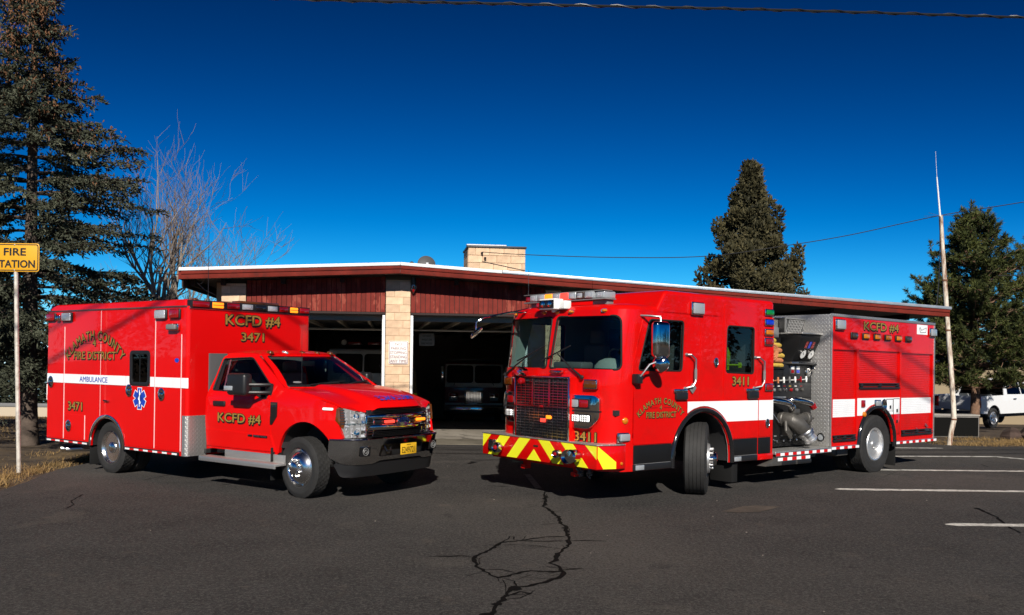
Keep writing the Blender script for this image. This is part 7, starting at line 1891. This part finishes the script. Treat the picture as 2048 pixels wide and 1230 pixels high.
for zz, lab in ((0, 'upper'), (-.55, 'lower')):
    wire(lab + ' of the two cables overhead that shade the vehicles', [(-26, 4.0, 10.9 + zz), (-14, 4, 9.95 + zz), (-7.64, 4, 9.60 + zz), (-5.56, 4, 9.42 + zz), (-2.9, 4, 9.45 + zz), (2, 4, 9.6 + zz), (6.4, 4, 9.88 + zz), (8.9, 4, 10.12 + zz), (20, 4, 11.3 + zz)], .032 if zz else .026)
lp = [( -6.95 + .10 * math.cos(a) * (1 + .2 * math.sin(3 * a)), 19.62, 3.66 + .13 * math.sin(a)) for a in np.linspace(0, 2 * PI * 1.7, 26)]
tag(MB().tube(lp + [(-6.85, 19.7, 3.4), (-6.7, 20.0, 3.3)], .009, 5).build('coiled_wire', GREYP), 'tangle of looped grey cable hanging from the left fascia', 'cable')

# ------------------------------------------------------------------ right side: wall, rocks, trucks, building
wz = ground_z(12.4, 25.3) - .03
bw = thing('low_block_wall', 'low dark block wall behind the engine rear at the verge', 'wall', (12.5, 25.5, wz))
MB().box(-3.5, .93, -.1, .35, 0, .60).build('wall', mat('weathered_block', (.16, .15, .135), .9, bump=.4, var=.25, vscale=3), bw, bevel=.01)
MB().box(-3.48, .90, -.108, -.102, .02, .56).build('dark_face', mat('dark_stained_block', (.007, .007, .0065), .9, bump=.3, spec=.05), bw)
MB().box(-3.52, .95, -.12, .37, .601, .64).build('coping', mat('pale_coping', (.30, .28, .25), .9, bump=.3), bw, bevel=.008)
LAVA = mat('brown_lava_rock', (.055, .034, .026), .9, bump=1.0, bscale=12, var=.4, vscale=3)
rk = [(13.9, 24.6, .28, .22), (14.55, 24.5, .42, .30), (15.3, 24.3, .5, .42), (14.9, 23.9, .25, .2), (16.2, 24.6, .6, .38), (17.0, 24.2, .4, .3)]
for i, (x, y, r_, h_) in enumerate(rk):
    me_ = MB().ball((0, 0, 0), 1, 12); 
    for k, v in enumerate(me_.v):
        d = 1 + .18 * math.sin(v[0] * 4.1 + i) * math.cos(v[1] * 3.7 + 2 * i) + .12 * math.sin(v[2] * 7 + i); me_.v[k] = (v[0] * r_ * d, v[1] * r_ * .8 * d, v[2] * h_ * d)
    o = me_.build('lava_rock', LAVA, ang=25); o.location = (x, y, ground_z(x, y) + h_ * .35)
    tag(o, ['small brown rock against the end of the low wall', 'rounded brown rock second from the low wall', 'large brown boulder on the right verge in front of the white truck', 'small flat stone in front of the rounded rock', 'widest brown boulder at the right picture edge', 'brown rock outside the right edge beside the widest boulder'][i], 'rock', 'rocks on the right verge')
def pickup(name, label, loc, rz, paint, facing=1, scale=1.0, tail=False):
    t = thing(name, label, 'truck', loc, (0, 0, rz)); h = .98
    # x forward; cab, bed, wheel openings cut from the flank profile
    fx, rx2, wr = 1.75, -1.90, .50
    low = [(-2.85, .60)] + [(rx2 - wr * math.cos(a), .42 + wr * math.sin(a)) for a in np.linspace(.3, PI - .3, 12)] + [(fx - wr * math.cos(a), .42 + wr * math.sin(a)) for a in np.linspace(.3, PI - .3, 12)]
    prof = low + [(2.75, .55), (2.80, .95), (2.70, 1.12), (1.35, 1.28), (.50, 1.90), (-.9, 1.93), (-1.15, 1.30), (-2.85, 1.28)]
    gl = [(1.12, 1.32), (.42, 1.84), (-.80, 1.86), (-.92, 1.33)]
    def F_(u, v): return (u, 0, v)
    for s in (1, -1):
        def SS(u, v, s=s): return (u, s * (h - max(0, v - 1.28) * .28), v)
        sd = MB().sheet(SS, [prof, gl], .04, 0, .2, -s, grid=.3).build('side_panel', paint, t, ang=35)
        MB().sheet(SS, [gl], .006, -.01, .2, -s).build('side_window', GLASSD, sd)
        MB().sheet(SS, [[(.12, 1.32), (.16, 1.32), (.16, 1.85), (.12, 1.85)]], .01, .006, .2, -s).build('pillar', paint, sd)
        wheel(t, (fx, s * .84, .40), (0, s, 0), .40, .25, .26, 'alloy', 'rib', simple=True); wheel(t, (rx2, s * .84, .40), (0, s, 0), .40, .25, .26, 'alloy', 'rib', simple=True)
        MB().box(-2.88, -2.80, s * .86 - .12, s * .86 + .12, .82, 1.24).build('taillight', LENS_RED, t, bevel=.015)
        MB().box(2.72, 2.82, s * .80 - .17, s * .80 + .17, .85, 1.08).build('headlight', LENS_CLR, t, bevel=.02)
        MB().box(.85, 1.05, s * 1.02 - .1, s * 1.02 + .14, 1.28, 1.46).build('mirror', BLACK, t, bevel=.03)
        MB().box(-.5, -.28, s * (h + .005), s * (h + .03), 1.12, 1.17).build('door_handle', CHROME, t, bevel=.008)
    MB().add([(2.70, -h + .03, 1.12), (2.70, h - .03, 1.12), (1.35, h - .03, 1.29), (1.35, -h + .03, 1.29)], [(0, 1, 2, 3)]).build('hood', paint, t, recalc=False)
    MB().add([(1.32, -h + .04, 1.29), (1.32, h - .04, 1.29), (.52, h - .2, 1.88), (.52, -h + .2, 1.88)], [(0, 1, 2, 3)]).build('windshield', GLASSD, t, recalc=False)
    MB().box(-.9, .52, -h + .16, h - .16, 1.88, 1.94).build('roof', paint, t, bevel=.03)
    MB().add([(-1.13, -h + .1, 1.31), (-1.13, h - .1, 1.31), (-.92, h - .18, 1.88), (-.92, -h + .18, 1.88)], [(0, 1, 2, 3)]).build('rear_window', GLASSD, t, recalc=False)
    MB().box(-2.86, -2.80, -.80, .80, .72, 1.27).build('tailgate', paint, t, bevel=.015)
    MB().box(-2.95, -2.83, -.95, .95, .52, .68).build('rear_bumper', DULL, t, bevel=.03); MB().box(2.72, 2.88, -.96, .96, .48, .68).build('front_bumper', CHROME, t, bevel=.04)
    MB().box(2.70, 2.80, -.60, .60, .75, 1.08).build('grille', BLACK, t, bevel=.01)
    MB().box(-2.6, 2.6, -.75, .75, .42, .62).box(-1.1, 1.2, -.9, .9, .62, .9).build('chassis', STEELD, t)
    return t
pickup('pickup_truck', 'white pickup seen from its rear corner beneath the right pine', (20.09, 36.74, ground_z(19.2, 35.2) + .0), R_(33), mat('white_truck_paint', (.74, .75, .76), .3, coat=.8))
pickup('pickup_truck', 'dark silver pickup seen from behind beyond the low wall', (16.3, 41.5, ground_z(16, 41)), R_(88), mat('grey_truck_paint', (.22, .24, .27), .3, .3, coat=.8))
# distant buildings
def house(name, label, loc, rz, w, d, h, roofh, wall_m, roof_m, win=True, ov=.5):
    t = thing(name, label, 'house', loc, (0, 0, rz))
    wl = MB().box(-w / 2, w / 2, 0, d, -.5, h).prism([(-w / 2, h), (w / 2, h), (0, h + roofh)], 'y', .02, d - .02).build('wall', wall_m, t)
    MB().prism([(-w / 2 - ov, h - roofh * ov / (w / 2)), (0, h + roofh), (w / 2 + ov, h - roofh * ov / (w / 2)), (w / 2 + ov, h + .18 - roofh * ov / (w / 2)), (0, h + roofh + .2), (-w / 2 - ov, h + .18 - roofh * ov / (w / 2))], 'y', -ov, d + ov).build('roof', roof_m, t)
    if win:
        n = max(2, int(w / 2.4))
        for i in range(n):
            x = -w / 2 + w * (i + .5) / n
            f_ = MB().box(x - .55, x + .55, -.05, .0, .9, 2.1).build('window', WHITE_PL, t); MB().box(x - .48, x + .48, -.056, -.045, .97, 2.03).build('pane', GLASSD, f_)
    return t
NAVY = mat('dark_blue_roofing', (.018, .022, .035), .7, bump=.3); BEIGE = mat('beige_wall', (.26, .20, .12), .8); GREYW = mat('grey_house_wall', (.06, .06, .065), .8); PALEB = mat('pale_siding', (.55, .55, .52), .7)
house('distant_house', 'dark house with navy roof beyond the left verge', (-27.5, 42, -1.3), R_(96), 8, 12, 1.4, 1.3, GREYW, NAVY)
fw = thing('retaining_wall', 'pale low wall with a rail behind the spruce trunk', 'wall', (-17.5, 35.5, ground_z(-17, 35.5)))
MB().box(-4, 6, 0, .2, -.3, .36).build('wall', mat('pale_block_wall', (.45, .38, .28), .9, bump=.3), fw); MB().box(-4, 6, -.03, .23, .361, .50).build('cap', GREYP, fw, bevel=.01)
rs_ = thing('small_road_sign', 'small white and red sign beside the spruce trunk', 'sign', (-17.8, 34.2, ground_z(-17.8, 34.2)))
MB().box(-.16, .16, -.02, 0, .65, 1.25).build('panel', SIGNW, rs_, bevel=.01); MB().box(-.13, .13, -.026, -.021, .70, .85).build('red_band', REDV, rs_); MB().tube([(0, .02, 0), (0, .02, 1.2)], .03, 6).build('post', GREYP, rs_)
house('distant_building', 'beige building with blue roof edge behind the pine', (33.5, 58, -1.9), R_(-6), 20, 12, 3.4, .6, BEIGE, mat('blue_roof_edge', (.03, .10, .26), .6))
house('distant_building', 'pale building glimpsed through the right pine', (44, 66, -2.3), R_(-10), 16, 12, 5.2, 1.6, PALEB, NAVY)
